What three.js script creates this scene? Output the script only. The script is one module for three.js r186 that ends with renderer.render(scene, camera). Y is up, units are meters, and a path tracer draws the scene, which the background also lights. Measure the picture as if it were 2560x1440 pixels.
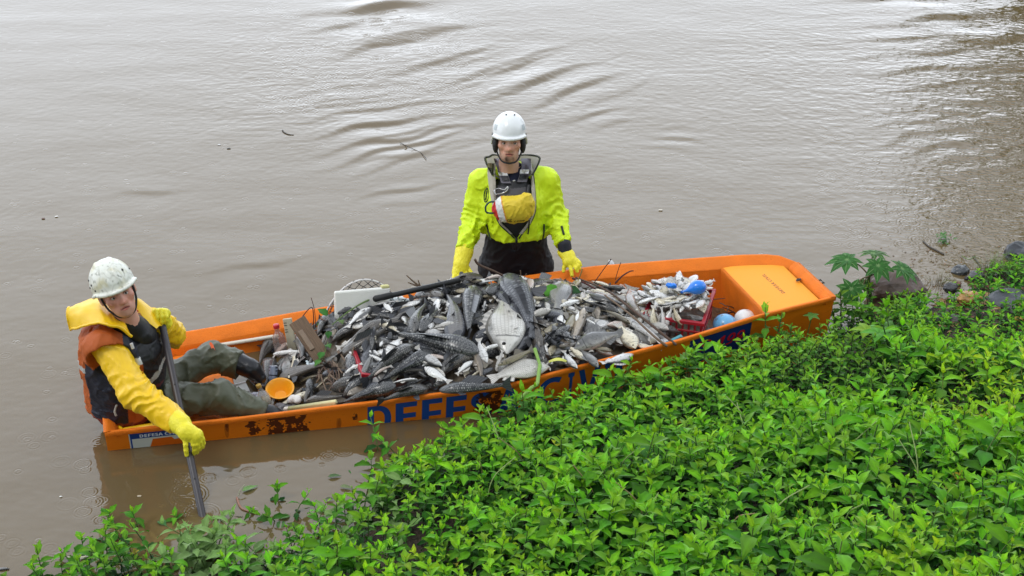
import * as THREE from 'three';
import { mergeGeometries, toCreasedNormals } from 'three/addons/utils/BufferGeometryUtils.js';
import { ImprovedNoise } from 'three/addons/math/ImprovedNoise.js';
import { RoundedBoxGeometry } from 'three/addons/geometries/RoundedBoxGeometry.js';

// ---------------------------------------------------------------- camera, sky, sun
const V = (x, y, z) => new THREE.Vector3(x, y, z);
const scene = new THREE.Scene();
const H = 4.1, FPX = 3413, PITCH = THREE.MathUtils.degToRad(28);
const camera = new THREE.PerspectiveCamera(2 * Math.atan(720 / FPX) * 180 / Math.PI, 16 / 9, 0.1, 600);
camera.position.set(0, H, 0);
camera.lookAt(0, H - Math.sin(PITCH), -Math.cos(PITCH));
const renderer = new THREE.WebGLRenderer({ antialias: true });
renderer.toneMapping = THREE.LinearToneMapping;
renderer.toneMappingExposure = 1.15;
renderer.shadowMap.enabled = true;
renderer.shadowMap.type = THREE.PCFSoftShadowMap;
{
  const w = 64, h = 64, d = new Float32Array(w * h * 4);
  for (let y = 0; y < h; y++) for (let x = 0; x < w; x++) {
    const e = ((y + 0.5) / h - 0.5) * 180, i = (y * w + x) * 4;          // rows run from below to above
    const L = e > 0 ? 0.85 + 1.5 * Math.exp(-((e / 32) ** 2)) : 0.25;
    d[i] = L * 0.925; d[i + 1] = L; d[i + 2] = L * 1.1; d[i + 3] = 1;
  }
  const sky = new THREE.DataTexture(d, w, h, THREE.RGBAFormat, THREE.FloatType);
  sky.mapping = THREE.EquirectangularReflectionMapping; sky.magFilter = THREE.LinearFilter; sky.needsUpdate = true;
  scene.background = sky; scene.environment = sky;
}
const sun = new THREE.DirectionalLight(new THREE.Color().setRGB(1, 0.97, 0.93), 0.9);
sun.position.set(-5, 12, -3); sun.target.position.set(0, 0, -7); sun.castShadow = true; sun.shadow.radius = 30;
sun.shadow.mapSize.set(2048, 2048);
Object.assign(sun.shadow.camera, { left: -9, right: 9, top: 9, bottom: -9, near: 0.5, far: 40 });
scene.add(sun, sun.target);

// ---------------------------------------------------------------- helpers
let seed = 7;
const rnd = () => { seed = (seed + 0x6d2b79f5) | 0; let t = Math.imul(seed ^ (seed >>> 15), 1 | seed); t = (t + Math.imul(t ^ (t >>> 7), 61 | t)) ^ t; return ((t ^ (t >>> 14)) >>> 0) / 4294967296; };
const rr = (a, b) => a + (b - a) * rnd();
const pick = (a) => a[Math.floor(rnd() * a.length)];
const clamp = (x, a = 0, b = 1) => Math.min(b, Math.max(a, x));
const lerp = (a, b, t) => a + (b - a) * t;
const smooth = (a, b, x) => { const t = clamp((x - a) / (b - a)); return t * t * (3 - 2 * t); };
const N3 = new ImprovedNoise();
const noise = (x, y, z = 0.37) => N3.noise(x, y, z);
const fbm = (x, y, z, o = 3) => { let s = 0, a = 0.5; for (let i = 0; i < o; i++) { s += a * N3.noise(x, y, z); x *= 2.03; y *= 2.03; z *= 2.03; a *= 0.5; } return s; };
const table = (T) => (x) => { if (x <= T[0][0]) return T[0][1]; for (let i = 1; i < T.length; i++) if (x <= T[i][0]) return lerp(T[i - 1][1], T[i][1], (x - T[i - 1][0]) / (T[i][0] - T[i - 1][0])); return T[T.length - 1][1]; };
const rgb = (r, g, b) => new THREE.Color().setRGB(r, g, b);
// where a place in the photograph (2560 x 1440) lies in the world: at a height, or at a depth
const ray = (x, y) => { const u = (x - 1280) / FPX, v = -(y - 720) / FPX, c = Math.cos(PITCH), s = Math.sin(PITCH); return V(u, v * c - s, -c - v * s); };
const at = (x, y, h = 0) => { const r = ray(x, y); return r.multiplyScalar((h - H) / r.y).add(V(0, H, 0)); };
const atz = (x, y, z) => { const r = ray(x, y); return r.multiplyScalar(z / r.z).add(V(0, H, 0)); };

const used = new Map();
const numbered = (n) => { const k = used.get(n) ?? 0; used.set(n, k + 1); return k ? n + '_' + String(k).padStart(3, '0') : n; };
const shade = (o) => { o.traverse((c) => { if (c.isMesh) { c.castShadow = true; c.receiveShadow = true; } }); return o; };
function tag(o, label, category, group, kind) {
  if (label) o.userData.label = label;
  if (category) o.userData.category = category;
  if (group) o.userData.group = group;
  if (kind) o.userData.kind = kind;
  return o;
}
function thing(name, label, category, pos, group) { const o = new THREE.Group(); o.name = numbered(name); if (pos) o.position.copy(pos); scene.add(o); return tag(o, label, category, group); }
function part(name, geo, mat, parent, label) { const m = new THREE.Mesh(geo, mat); m.name = name; m.castShadow = m.receiveShadow = true; if (label) m.userData.label = label; (parent ?? scene).add(m); return m; }
function solo(name, geo, mat, label, category, group, kind) { const m = part(numbered(name), geo, mat); return tag(m, label, category, group, kind); }
const rel = (geo, g) => geo.translate(-g.position.x, -g.position.y, -g.position.z);     // world shape to a thing's own axes
const std = (c, rough = 0.6, extra = {}) => new THREE.MeshPhysicalMaterial({ color: c, roughness: rough, side: THREE.DoubleSide, ...extra });

function canvasTex(w, h, draw, srgb = true) {
  const c = document.createElement('canvas'); c.width = w; c.height = h; draw(c.getContext('2d'), w, h);
  const t = new THREE.CanvasTexture(c); if (srgb) t.colorSpace = THREE.SRGBColorSpace; t.wrapS = t.wrapT = THREE.RepeatWrapping; t.magFilter = THREE.LinearFilter; return t;
}
function dataTex(w, h, f, ch = 4) {          // f(x, y) -> [r, g, b] linear 0..1, stored as floats
  const d = new Float32Array(w * h * 4);
  for (let y = 0; y < h; y++) for (let x = 0; x < w; x++) { const c = f(x, y), i = (y * w + x) * 4; if (c.length) { d[i] = c[0]; d[i + 1] = c[1]; d[i + 2] = c[2]; } else d[i] = d[i + 1] = d[i + 2] = c; d[i + 3] = 1; }
  const t = new THREE.DataTexture(d, w, h, THREE.RGBAFormat, THREE.FloatType); t.wrapS = t.wrapT = THREE.RepeatWrapping; t.magFilter = THREE.LinearFilter; t.needsUpdate = true; return t;
}
// grid of points -> smooth surface with uv
function sheet(nu, nv, f, uvf) {
  const p = [], uv = [], ix = [];
  for (let j = 0; j <= nv; j++) for (let i = 0; i <= nu; i++) { const q = f(i / nu, j / nv); p.push(q.x, q.y, q.z); const w = uvf ? uvf(i / nu, j / nv) : [i / nu, j / nv]; uv.push(w[0], w[1]); }
  for (let j = 0; j < nv; j++) for (let i = 0; i < nu; i++) { const a = j * (nu + 1) + i, b = a + 1, c = a + nu + 1, d = c + 1; ix.push(a, b, d, a, d, c); }
  const g = new THREE.BufferGeometry(); g.setAttribute('position', new THREE.Float32BufferAttribute(p, 3)); g.setAttribute('uv', new THREE.Float32BufferAttribute(uv, 2)); g.setIndex(ix); g.computeVertexNormals(); return g;
}
// round bar through points, radius may change along it
function bar(pts, r, n = 6, seg, curved = true) {
  const curve = curved ? new THREE.CatmullRomCurve3(pts, false, 'centripetal') : null;
  const S = seg ?? (curved ? pts.length * 4 : pts.length - 1), P = [];
  for (let i = 0; i <= S; i++) P.push(curve ? curve.getPoint(i / S) : pts[i]);
  const R = (t) => (typeof r === 'function' ? r(t) : Array.isArray(r) ? lerp(r[0], r[1], t) : r);
  const pos = [], uv = [], ix = []; let side = null;
  for (let i = 0; i <= S; i++) {
    const d = P[Math.min(S, i + 1)].clone().sub(P[Math.max(0, i - 1)]).normalize();
    if (!side) side = Math.abs(d.y) < 0.9 ? V(0, 1, 0).cross(d).normalize() : V(1, 0, 0).cross(d).normalize();
    else side = side.sub(d.clone().multiplyScalar(side.dot(d))).normalize();
    const up = d.clone().cross(side);
    for (let k = 0; k <= n; k++) { const a = k / n * Math.PI * 2, rad = R(i / S); const q = P[i].clone().addScaledVector(side, Math.cos(a) * rad).addScaledVector(up, Math.sin(a) * rad); pos.push(q.x, q.y, q.z); uv.push(k / n, i / S); }
  }
  for (let i = 0; i < S; i++) for (let k = 0; k < n; k++) { const a = i * (n + 1) + k, b = a + n + 1; ix.push(a, a + 1, b, b, a + 1, b + 1); }
  for (const [row, flip] of [[0, 1], [S, 0]]) { const c = pos.length / 3; pos.push(P[row].x, P[row].y, P[row].z); uv.push(0.5, row / S); for (let k = 0; k < n; k++) { const a = row * (n + 1) + k; flip ? ix.push(c, a + 1, a) : ix.push(c, a, a + 1); } }
  const g = new THREE.BufferGeometry(); g.setAttribute('position', new THREE.Float32BufferAttribute(pos, 3)); g.setAttribute('uv', new THREE.Float32BufferAttribute(uv, 2)); g.setIndex(ix); g.computeVertexNormals(); return g;
}
const box = (w, h, d, r = 0.004) => new RoundedBoxGeometry(w, h, d, 2, Math.min(r, w / 2.1, h / 2.1, d / 2.1));
// turn so that local +x runs along a, and local +y is as near as can be to b
function frame(o, x, y) { const X = x.clone().normalize(), Z = X.clone().cross(y).normalize(), Y = Z.clone().cross(X); o.quaternion.setFromRotationMatrix(new THREE.Matrix4().makeBasis(X, Y, Z)); return o; }
function tint(geo, f) { const p = geo.attributes.position, c = new Float32Array(p.count * 3), n = geo.attributes.normal; for (let i = 0; i < p.count; i++) { const q = f(p.getX(i), p.getY(i), p.getZ(i), n ? n.getY(i) : 0); c[i * 3] = q[0]; c[i * 3 + 1] = q[1]; c[i * 3 + 2] = q[2]; } geo.setAttribute('color', new THREE.BufferAttribute(c, 3)); return geo; }

// ---------------------------------------------------------------- shapes from distance fields
const smin = (a, b, k) => { const h = Math.max(k - Math.abs(a - b), 0) / k; return Math.min(a, b) - h * h * k * 0.25; };
const smax = (a, b, k) => -smin(-a, -b, k);
function cone(a, b, ra, rb) {                 // tapered capsule between two joints
  const dx = b.x - a.x, dy = b.y - a.y, dz = b.z - a.z, L = dx * dx + dy * dy + dz * dz || 1e-9;
  return (x, y, z) => { const t = clamp(((x - a.x) * dx + (y - a.y) * dy + (z - a.z) * dz) / L), ex = x - a.x - dx * t, ey = y - a.y - dy * t, ez = z - a.z - dz * t; return Math.sqrt(ex * ex + ey * ey + ez * ez) - (ra + (rb - ra) * t); };
}
function egg(c, rx, ry, rz) { return (x, y, z) => { const a = (x - c.x) / rx, b = (y - c.y) / ry, d = (z - c.z) / rz, k = Math.sqrt(a * a + b * b + d * d); return k < 1e-6 ? -Math.min(rx, ry, rz) : (k - 1) * Math.min(rx, ry, rz) * lerp(1, 1.15, clamp(k - 1)); }; }
const join = (fs, k) => (x, y, z) => { let d = fs[0](x, y, z); for (let i = 1; i < fs.length; i++) d = smin(d, fs[i](x, y, z), k); return d; };
const creases = (amp, fr, s = 0) => (x, y, z) => {   // sharp outward folds with wide hollows between
  const w = noise(x * fr * 0.45 + s, y * fr * 0.45, z * fr * 0.45), a = noise(x * fr + 2 * w, y * fr * 0.6 + s + 1.6 * w, z * fr), b = noise(x * fr * 1.9 + s, y * fr * 1.5, z * fr * 1.9 + 2.5 * w);
  const r = 1 - Math.min(1, Math.abs(a) * 3), q = 1 - Math.min(1, Math.abs(b) * 3); return -amp * (0.85 * r * r + 0.4 * q * q - 0.4);
};
function nets(f, lo, hi, c) {                 // surface nets on a grid
  const nx = Math.ceil((hi.x - lo.x) / c) + 1, ny = Math.ceil((hi.y - lo.y) / c) + 1, nz = Math.ceil((hi.z - lo.z) / c) + 1;
  const v = new Float32Array(nx * ny * nz), id = (i, j, k) => (k * ny + j) * nx + i, B = 4;
  for (let k0 = 0; k0 < nz; k0 += B) for (let j0 = 0; j0 < ny; j0 += B) for (let i0 = 0; i0 < nx; i0 += B) {
    const m = f(lo.x + (i0 + 1.5) * c, lo.y + (j0 + 1.5) * c, lo.z + (k0 + 1.5) * c), far = Math.abs(m) > c * 7 + 0.02;
    for (let k = k0; k < Math.min(nz, k0 + B); k++) for (let j = j0; j < Math.min(ny, j0 + B); j++) for (let i = i0; i < Math.min(nx, i0 + B); i++) v[id(i, j, k)] = far ? m : f(lo.x + i * c, lo.y + j * c, lo.z + k * c);
  }
  const cell = new Int32Array(nx * ny * nz).fill(-1), P = [], ix = [];
  const E = [[0, 1], [2, 3], [4, 5], [6, 7], [0, 2], [1, 3], [4, 6], [5, 7], [0, 4], [1, 5], [2, 6], [3, 7]];
  for (let k = 0; k < nz - 1; k++) for (let j = 0; j < ny - 1; j++) for (let i = 0; i < nx - 1; i++) {
    const q = []; let m = 0; for (let e = 0; e < 8; e++) { q[e] = v[id(i + (e & 1), j + ((e >> 1) & 1), k + (e >> 2))]; if (q[e] < 0) m++; }
    if (m === 0 || m === 8) continue;
    let x = 0, y = 0, z = 0, n = 0;
    for (const [a, b] of E) if ((q[a] < 0) !== (q[b] < 0)) { const t = q[a] / (q[a] - q[b]); x += (a & 1) + ((b & 1) - (a & 1)) * t; y += ((a >> 1) & 1) + (((b >> 1) & 1) - ((a >> 1) & 1)) * t; z += (a >> 2) + ((b >> 2) - (a >> 2)) * t; n++; }
    cell[id(i, j, k)] = P.length / 3; P.push(lo.x + (i + x / n) * c, lo.y + (j + y / n) * c, lo.z + (k + z / n) * c);
  }
  const quad = (a, b, d, e, flip) => { if (a < 0 || b < 0 || d < 0 || e < 0) return; flip ? ix.push(a, e, d, a, d, b) : ix.push(a, b, d, a, d, e); };
  for (let k = 1; k < nz - 1; k++) for (let j = 1; j < ny - 1; j++) for (let i = 1; i < nx - 1; i++) {
    const s = v[id(i, j, k)] < 0;
    if (s !== v[id(i + 1, j, k)] < 0) quad(cell[id(i, j - 1, k - 1)], cell[id(i, j, k - 1)], cell[id(i, j, k)], cell[id(i, j - 1, k)], !s);
    if (s !== v[id(i, j + 1, k)] < 0) quad(cell[id(i - 1, j, k - 1)], cell[id(i - 1, j, k)], cell[id(i, j, k)], cell[id(i, j, k - 1)], !s);
    if (s !== v[id(i, j, k + 1)] < 0) quad(cell[id(i - 1, j - 1, k)], cell[id(i, j - 1, k)], cell[id(i, j, k)], cell[id(i - 1, j, k)], !s);
  }
  const g = new THREE.BufferGeometry(); g.setAttribute('position', new THREE.Float32BufferAttribute(P, 3)); g.setIndex(ix); g.computeVertexNormals(); return g;
}
function bounds(pts, m) { const b = new THREE.Box3().setFromPoints(pts); return [b.min.subScalar(m), b.max.addScalar(m)]; }
// pieces of one surface by what each face belongs to
function pieces(geo, which) {
  const p = geo.attributes.position, nrm = geo.attributes.normal, src = geo.index.array, out = {};
  for (let i = 0; i < src.length; i += 3) { const [a, b, c] = [src[i], src[i + 1], src[i + 2]]; const k = which((p.getX(a) + p.getX(b) + p.getX(c)) / 3, (p.getY(a) + p.getY(b) + p.getY(c)) / 3, (p.getZ(a) + p.getZ(b) + p.getZ(c)) / 3); if (k) (out[k] ??= []).push(a, b, c); }
  const made = {};
  for (const k in out) { const map = new Map(), P = [], Q = [], ix = out[k].map((v) => { if (!map.has(v)) { map.set(v, P.length / 3); P.push(p.getX(v), p.getY(v), p.getZ(v)); Q.push(nrm.getX(v), nrm.getY(v), nrm.getZ(v)); } return map.get(v); }); const g = new THREE.BufferGeometry(); g.setAttribute('position', new THREE.Float32BufferAttribute(P, 3)); g.setAttribute('normal', new THREE.Float32BufferAttribute(Q, 3)); g.setIndex(ix); made[k] = g; }
  return made;
}

// ---------------------------------------------------------------- river bed and bank
const SHORE = [[-9, -1.5], [-3.2, -4.35], [-2.3, -4.68], [-1.6, -4.95], [-1.1, -4.98], [-0.75, -5.2], [-0.6, -5.62], [-0.15, -5.98], [0.5, -6.31], [0.95, -6.53], [1.45, -6.82], [1.95, -7.12], [2.35, -7.3], [2.9, -7.66], [3.4, -8.12], [5.2, -9.4], [12, -13]];
function shoreDist(x, z) {                     // metres inland (+) or out on the water (-)
  let best = 1e9, sgn = 1;
  for (let i = 1; i < SHORE.length; i++) {
    const [ax, az] = SHORE[i - 1], [bx, bz] = SHORE[i], dx = bx - ax, dz = bz - az, t = clamp(((x - ax) * dx + (z - az) * dz) / (dx * dx + dz * dz));
    const ex = x - ax - dx * t, ez = z - az - dz * t, d = Math.hypot(ex, ez);
    if (d < best) { best = d; sgn = dx * (z - az) - dz * (x - ax) > 0 ? 1 : -1; }
  }
  return best * sgn;
}
function groundY(x, z) {
  const d = shoreDist(x, z), n = fbm(x * 1.3, 5, z * 1.3, 3) * 0.12;
  return d < 0 ? Math.max(-0.75, -0.03 + d * 0.42) + n * 0.6 : Math.min(1.9, 0.005 + d * 0.2 + d * d * 0.045) + Math.min(5, Math.max(0, d - 6) * 0.5) + n * clamp(d * 3 + 0.15) ;
}
const spread = (lo, hi, step, far) => { const a = []; let s = step, x = lo; const left = []; while (x > -far) { s *= 1.5; x -= s; left.unshift(Math.max(x, -far)); } a.push(...left); for (x = lo; x < hi; x += step) a.push(x); a.push(hi); s = step; x = hi; while (x < far) { s *= 1.5; x += s; a.push(Math.min(x, far)); } return a; };
function land(xs, zs, f, uvs = 1) {
  const p = [], uv = [], ix = [], w = xs.length;
  for (const z of zs) for (const x of xs) { p.push(x, f(x, z), z); uv.push(x * uvs, z * uvs); }
  for (let j = 0; j < zs.length - 1; j++) for (let i = 0; i < w - 1; i++) { const a = j * w + i; ix.push(a, a + w, a + 1, a + 1, a + w, a + w + 1); }
  const g = new THREE.BufferGeometry(); g.setAttribute('position', new THREE.Float32BufferAttribute(p, 3)); g.setAttribute('uv', new THREE.Float32BufferAttribute(uv, 2)); g.setIndex(ix); g.computeVertexNormals(); return g;
}
{
  const soil = dataTex(512, 512, (x, y) => { const a = fbm(x / 40, y / 40, 3.1, 4) + 0.5, b = noise(x / 5, y / 5, 8.2), c = clamp(a + b * 0.25); return [lerp(0.012, 0.075, c), lerp(0.009, 0.045, c), lerp(0.006, 0.025, c)]; });
  soil.repeat.set(0.9, 0.9);
  const bump = dataTex(512, 512, (x, y) => 0.5 + 0.5 * fbm(x / 14, y / 14, 1.7, 4)); bump.repeat.set(1.3, 1.3);
  const g = land(spread(-4, 5, 0.09, 320), spread(-10, 0.5, 0.09, 320), groundY);
  solo('ground', g, new THREE.MeshStandardMaterial({ map: soil, bumpMap: bump, bumpScale: 0.03, roughness: 0.75 }), null, null, null, 'structure');
}
// ---------------------------------------------------------------- river
const waterAt = (px, py) => at(px, py, 0);
const PACKS = [];                              // trains of waves: centre, crest direction (pixels in the photograph), half length, half depth, length of wave, height
const pack = (x0, y0, x1, y1, depth, wave, amp, ph = 0) => { const a = waterAt(x0, y0), b = waterAt(x1, y1), c = a.clone().add(b).multiplyScalar(0.5), d = b.clone().sub(a); PACKS.push({ x: c.x, z: c.z, ux: d.x / d.length(), uz: d.z / d.length(), L: d.length() / 2, D: depth, k: 2 * Math.PI / wave, amp, ph }); };
pack(800, 345, 1130, 285, 0.62, 0.34, 0.0125);
pack(880, 400, 1160, 325, 0.34, 0.28, 0.0105, 1.2);
pack(1230, 245, 1450, 165, 0.75, 0.4, 0.014, 0.5);
pack(1080, 205, 1350, 120, 0.6, 0.5, 0.012, 2.2);
pack(930, 500, 1110, 460, 0.2, 0.22, 0.0045);
pack(780, 265, 1000, 235, 0.4, 0.4, 0.009, 2);
pack(880, 130, 1070, 80, 0.8, 0.75, 0.022, 1);
pack(820, 40, 1080, 5, 1.2, 1.0, 0.032, 0.3);
pack(1640, 340, 1760, 360, 0.25, 0.25, 0.004, 0.3);
pack(1420, 300, 1560, 275, 0.25, 0.3, 0.006, 0.3);
pack(2250, 400, 2560, 330, 0.7, 0.26, 0.006, 0);
pack(2300, 300, 2560, 345, 0.9, 0.31, 0.007, 2);
pack(2200, 180, 2560, 160, 1.5, 0.45, 0.009, 1);
pack(2250, 60, 2560, 40, 2.2, 0.8, 0.016, 0);
pack(560, 690, 760, 650, 0.2, 0.3, 0.0035);
pack(300, 500, 470, 480, 0.3, 0.4, 0.004);
function waterY(x, z) {
  let h = 0.004 * noise(x * 0.9, 2.2, z * 1.5) + 0.002 * noise(x * 2.3, 7.2, z * 3.1);
  for (const p of PACKS) {
    const dx = x - p.x, dz = z - p.z, u = dx * p.ux + dz * p.uz, v = -dx * p.uz + dz * p.ux; if (Math.abs(u) > p.L * 2.6 || Math.abs(v) > p.D * 2.6) continue;
    const w = Math.exp(-(u * u) / (p.L * p.L * 0.9) - (v * v) / (p.D * p.D * 0.9)); 
    const th = (p.k * (-v + 0.13 * noise(u * 2.1, p.ph * 9, v * 1.1) + 0.03 * u * u) + p.ph) / (2 * Math.PI), f = th - Math.floor(th), s = f < 0.2 ? smooth(0, 0.2, f) * 2 - 1 : 1 - 2 * smooth(0.2, 1, f);   // short steep side toward the bank, long back
    h += p.amp * w * s * (0.7 + 0.9 * noise(u * 1.7, 3.3 + p.ph, v * 2.3));
  }
  return h;
}
{
  const S = 2048, X0 = -5.6, Z0 = -14.6, SZ = 11.2, hf = new Float32Array(S * S), m = SZ / S;
  const rough = (x, z) => { const q = (c, r) => Math.exp(-((x - c.x) ** 2 + (z - c.z) ** 2) / (r * r)); return 0.3 + 1.0 * q(waterAt(950, 150), 1.7) + 1.7 * q(waterAt(2400, 220), 2.3) + 0.8 * q(waterAt(2450, 500), 0.9) + 0.5 * q(waterAt(780, 250), 0.9) + 0.5 * q(waterAt(1330, 200), 0.8); };
  const RA = dataFree(64, (u, v) => rough(X0 + u * SZ, Z0 + v * SZ));
  function dataFree(n, f) { const d = new Float32Array((n + 1) * (n + 1)); for (let j = 0; j <= n; j++) for (let i = 0; i <= n; i++) d[j * (n + 1) + i] = f(i / n, j / n); return (u, v) => { const x = clamp(u) * n, y = clamp(v) * n, i = Math.min(n - 1, Math.floor(x)), j = Math.min(n - 1, Math.floor(y)), a = x - i, b = y - j, g = (p, q) => d[q * (n + 1) + p]; return lerp(lerp(g(i, j), g(i + 1, j), a), lerp(g(i, j + 1), g(i + 1, j + 1), a), b); }; }
  for (let y = 0; y < S; y++) for (let x = 0; x < S; x++) {
    const wx = X0 + x * m, wz = Z0 + y * m, r = RA(x / S, y / S);
    hf[y * S + x] = r * (0.0016 * noise(wx * 9 + 3 * noise(wx * 2, 1, wz * 2), 1.5, wz * 14) + 0.0011 * noise(wx * 21, 4.5, wz * 27)) + 0.00022 * noise(wx * 5, 9.5, wz * 7);
  }
  const ring = (cx, cz, rad, amp, lam, turns) => {
    const R = rad + lam, i0 = Math.floor((cx - R - X0) / m), i1 = Math.ceil((cx + R - X0) / m), j0 = Math.floor((cz - R - Z0) / m), j1 = Math.ceil((cz + R - Z0) / m);
    for (let j = Math.max(0, j0); j <= Math.min(S - 1, j1); j++) for (let i = Math.max(0, i0); i <= Math.min(S - 1, i1); i++) {
      const d = Math.hypot(X0 + i * m - cx, Z0 + j * m - cz); if (d > R) continue;
      const e = (rad - d) / lam; if (e > turns) continue;
      hf[j * S + i] += amp * Math.cos(e * 2 * Math.PI) * Math.exp(-Math.max(0, e) * 0.7) * smooth(0, 0.3, R - d > 0 ? (R - d) / lam : 0);
    }
  };
  for (let i = 0; i < 1500; i++) { const z = -14.3 + 9.9 * Math.pow(rnd(), 0.85), x = rr(-5.5, 5.5), s = rnd(); ring(x, z, lerp(0.01, 0.05, s * s), lerp(0.0008, 0.00022, s), 0.02, 1.7); }
  for (let i = 0; i < 500; i++) { const c = waterAt(rr(2050, 2560), rr(20, 620)); ring(c.x, c.z, rr(0.012, 0.07), rr(0.0002, 0.0007), 0.024, 2.2); }
  for (let i = 0; i < 260; i++) { const c = waterAt(rr(640, 1200), rr(5, 280)); ring(c.x, c.z, rr(0.02, 0.09), rr(0.0005, 0.0012), 0.03, 2.6); }
  for (const [px, py, r] of [[205, 1160, 0.045], [212, 1175, 0.03], [222, 1230, 0.05], [232, 1255, 0.055], [206, 1279, 0.05], [250, 1300, 0.04], [458, 1200, 0.06], [462, 1222, 0.075], [470, 1238, 0.09], [462, 1260, 0.06], [505, 1285, 0.1], [450, 1190, 0.05], [480, 1275, 0.05], [350, 1180, 0.02], [700, 1172, 0.03], [620, 1180, 0.05], [820, 1140, 0.04], [860, 1128, 0.04], [1040, 1240, 0.03], [520, 1195, 0.04]]) { const c = waterAt(px, py); ring(c.x, c.z, r * rr(0.7, 1), 0.0008, 0.015, 2.5); }
  let lo = 1e9, hi = -1e9; for (const h of hf) { lo = Math.min(lo, h); hi = Math.max(hi, h); }
  const d = new Float32Array(S * S); for (let i = 0; i < d.length; i++) d[i] = (hf[i] - lo) / (hi - lo);
  const t = new THREE.DataTexture(d, S, S, THREE.RedFormat, THREE.FloatType); t.wrapS = t.wrapT = THREE.RepeatWrapping; t.magFilter = THREE.LinearFilter; t.needsUpdate = true;
  t.repeat.set(1 / SZ, 1 / SZ); t.offset.set(-X0 / SZ, -Z0 / SZ);
  const water = new THREE.MeshPhysicalMaterial({ color: rgb(0.138, 0.096, 0.044), roughness: 0.05, ior: 1.74, bumpMap: t, bumpScale: hi - lo, transparent: true, opacity: 0.93 });
  solo('river_water', land(spread(-5.5, 5.5, 0.03, 300), spread(-14.5, -4, 0.03, 300), (x, z) => (Math.abs(x) < 8 && z > -18 && z < -2 ? waterY(x, z) : 0)), water, null, null, null, 'structure');
}

// ---------------------------------------------------------------- boat: s runs from stern to bow, n from the near to the far side
const BA = THREE.MathUtils.degToRad(17), BO = V(-2.1, 0, -5.86);
const L = (s, n, y) => V(BO.x + Math.cos(BA) * s - Math.sin(BA) * n, y, BO.z - Math.sin(BA) * s - Math.cos(BA) * n);
const toL = (p) => { const x = p.x - BO.x, z = p.z - BO.z; return [x * Math.cos(BA) - z * Math.sin(BA), -x * Math.sin(BA) - z * Math.cos(BA)]; };
const DS = L(1, 0, 0).sub(L(0, 0, 0)), DN = L(0, 1, 0).sub(L(0, 0, 0)), UP = V(0, 1, 0);
const nNear = table([[0, 0], [0.68, -0.08], [1.39, -0.16], [2.09, -0.26], [2.63, -0.225], [3.12, -0.19], [3.64, -0.12], [4.13, -0.1]]);
const nFar = table([[0, 0.92], [0.44, 0.94], [1.34, 0.97], [2.02, 0.94], [2.99, 0.83], [3.5, 0.7], [3.86, 0.6], [4.03, 0.53], [4.09, 0.47], [4.13, 0.36]]);
const rim = table([[0, 0.14], [0.7, 0.147], [1.4, 0.165], [2.09, 0.2], [2.63, 0.235], [3.12, 0.265], [3.64, 0.3], [4.13, 0.335]]);
const sOfPx = table([[262, 0], [600, 0.68], [940, 1.39], [1270, 2.09], [1500, 2.63], [1700, 3.12], [1900, 3.64], [2080, 4.1]]);
const FLOOR = -0.03;
const nMid = (s, t) => lerp(nNear(s) + 0.08, nFar(s) - 0.1, t);
const orange = rgb(0.8, 0.19, 0.012);
const gritBump = dataTex(256, 256, (x, y) => 0.5 + 0.35 * noise(x / 3.1, y / 3.1, 2) + 0.25 * noise(x / 9, y / 9, 5)); gritBump.repeat.set(2.2, 2.2);
const gritMap = dataTex(512, 512, (x, y) => { const a = clamp(0.5 + fbm(x / 70, y / 70, 1.2, 4)), b = clamp((noise(x / 4, y / 4, 6) - 0.42) * 3) * clamp(0.5 + noise(x / 60, y / 60, 2.5) * 1.4), k = lerp(0.86, 1.06, a); return [0.8 * k * (1 - b * 0.55), 0.19 * k * (1 - b * 0.6), 0.012 * k]; }); gritMap.repeat.set(1.1, 1.1);
const hullMat = new THREE.MeshPhysicalMaterial({ map: gritMap, bumpMap: gritBump, bumpScale: 0.0025, roughness: 0.6, specularIntensity: 0.45, side: THREE.DoubleSide });
const boat = thing('boat', 'long orange flat-bottomed boat loaded with dead fish and rubbish by the green bank', 'boat', L(2.05, 0.38, 0));
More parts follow.
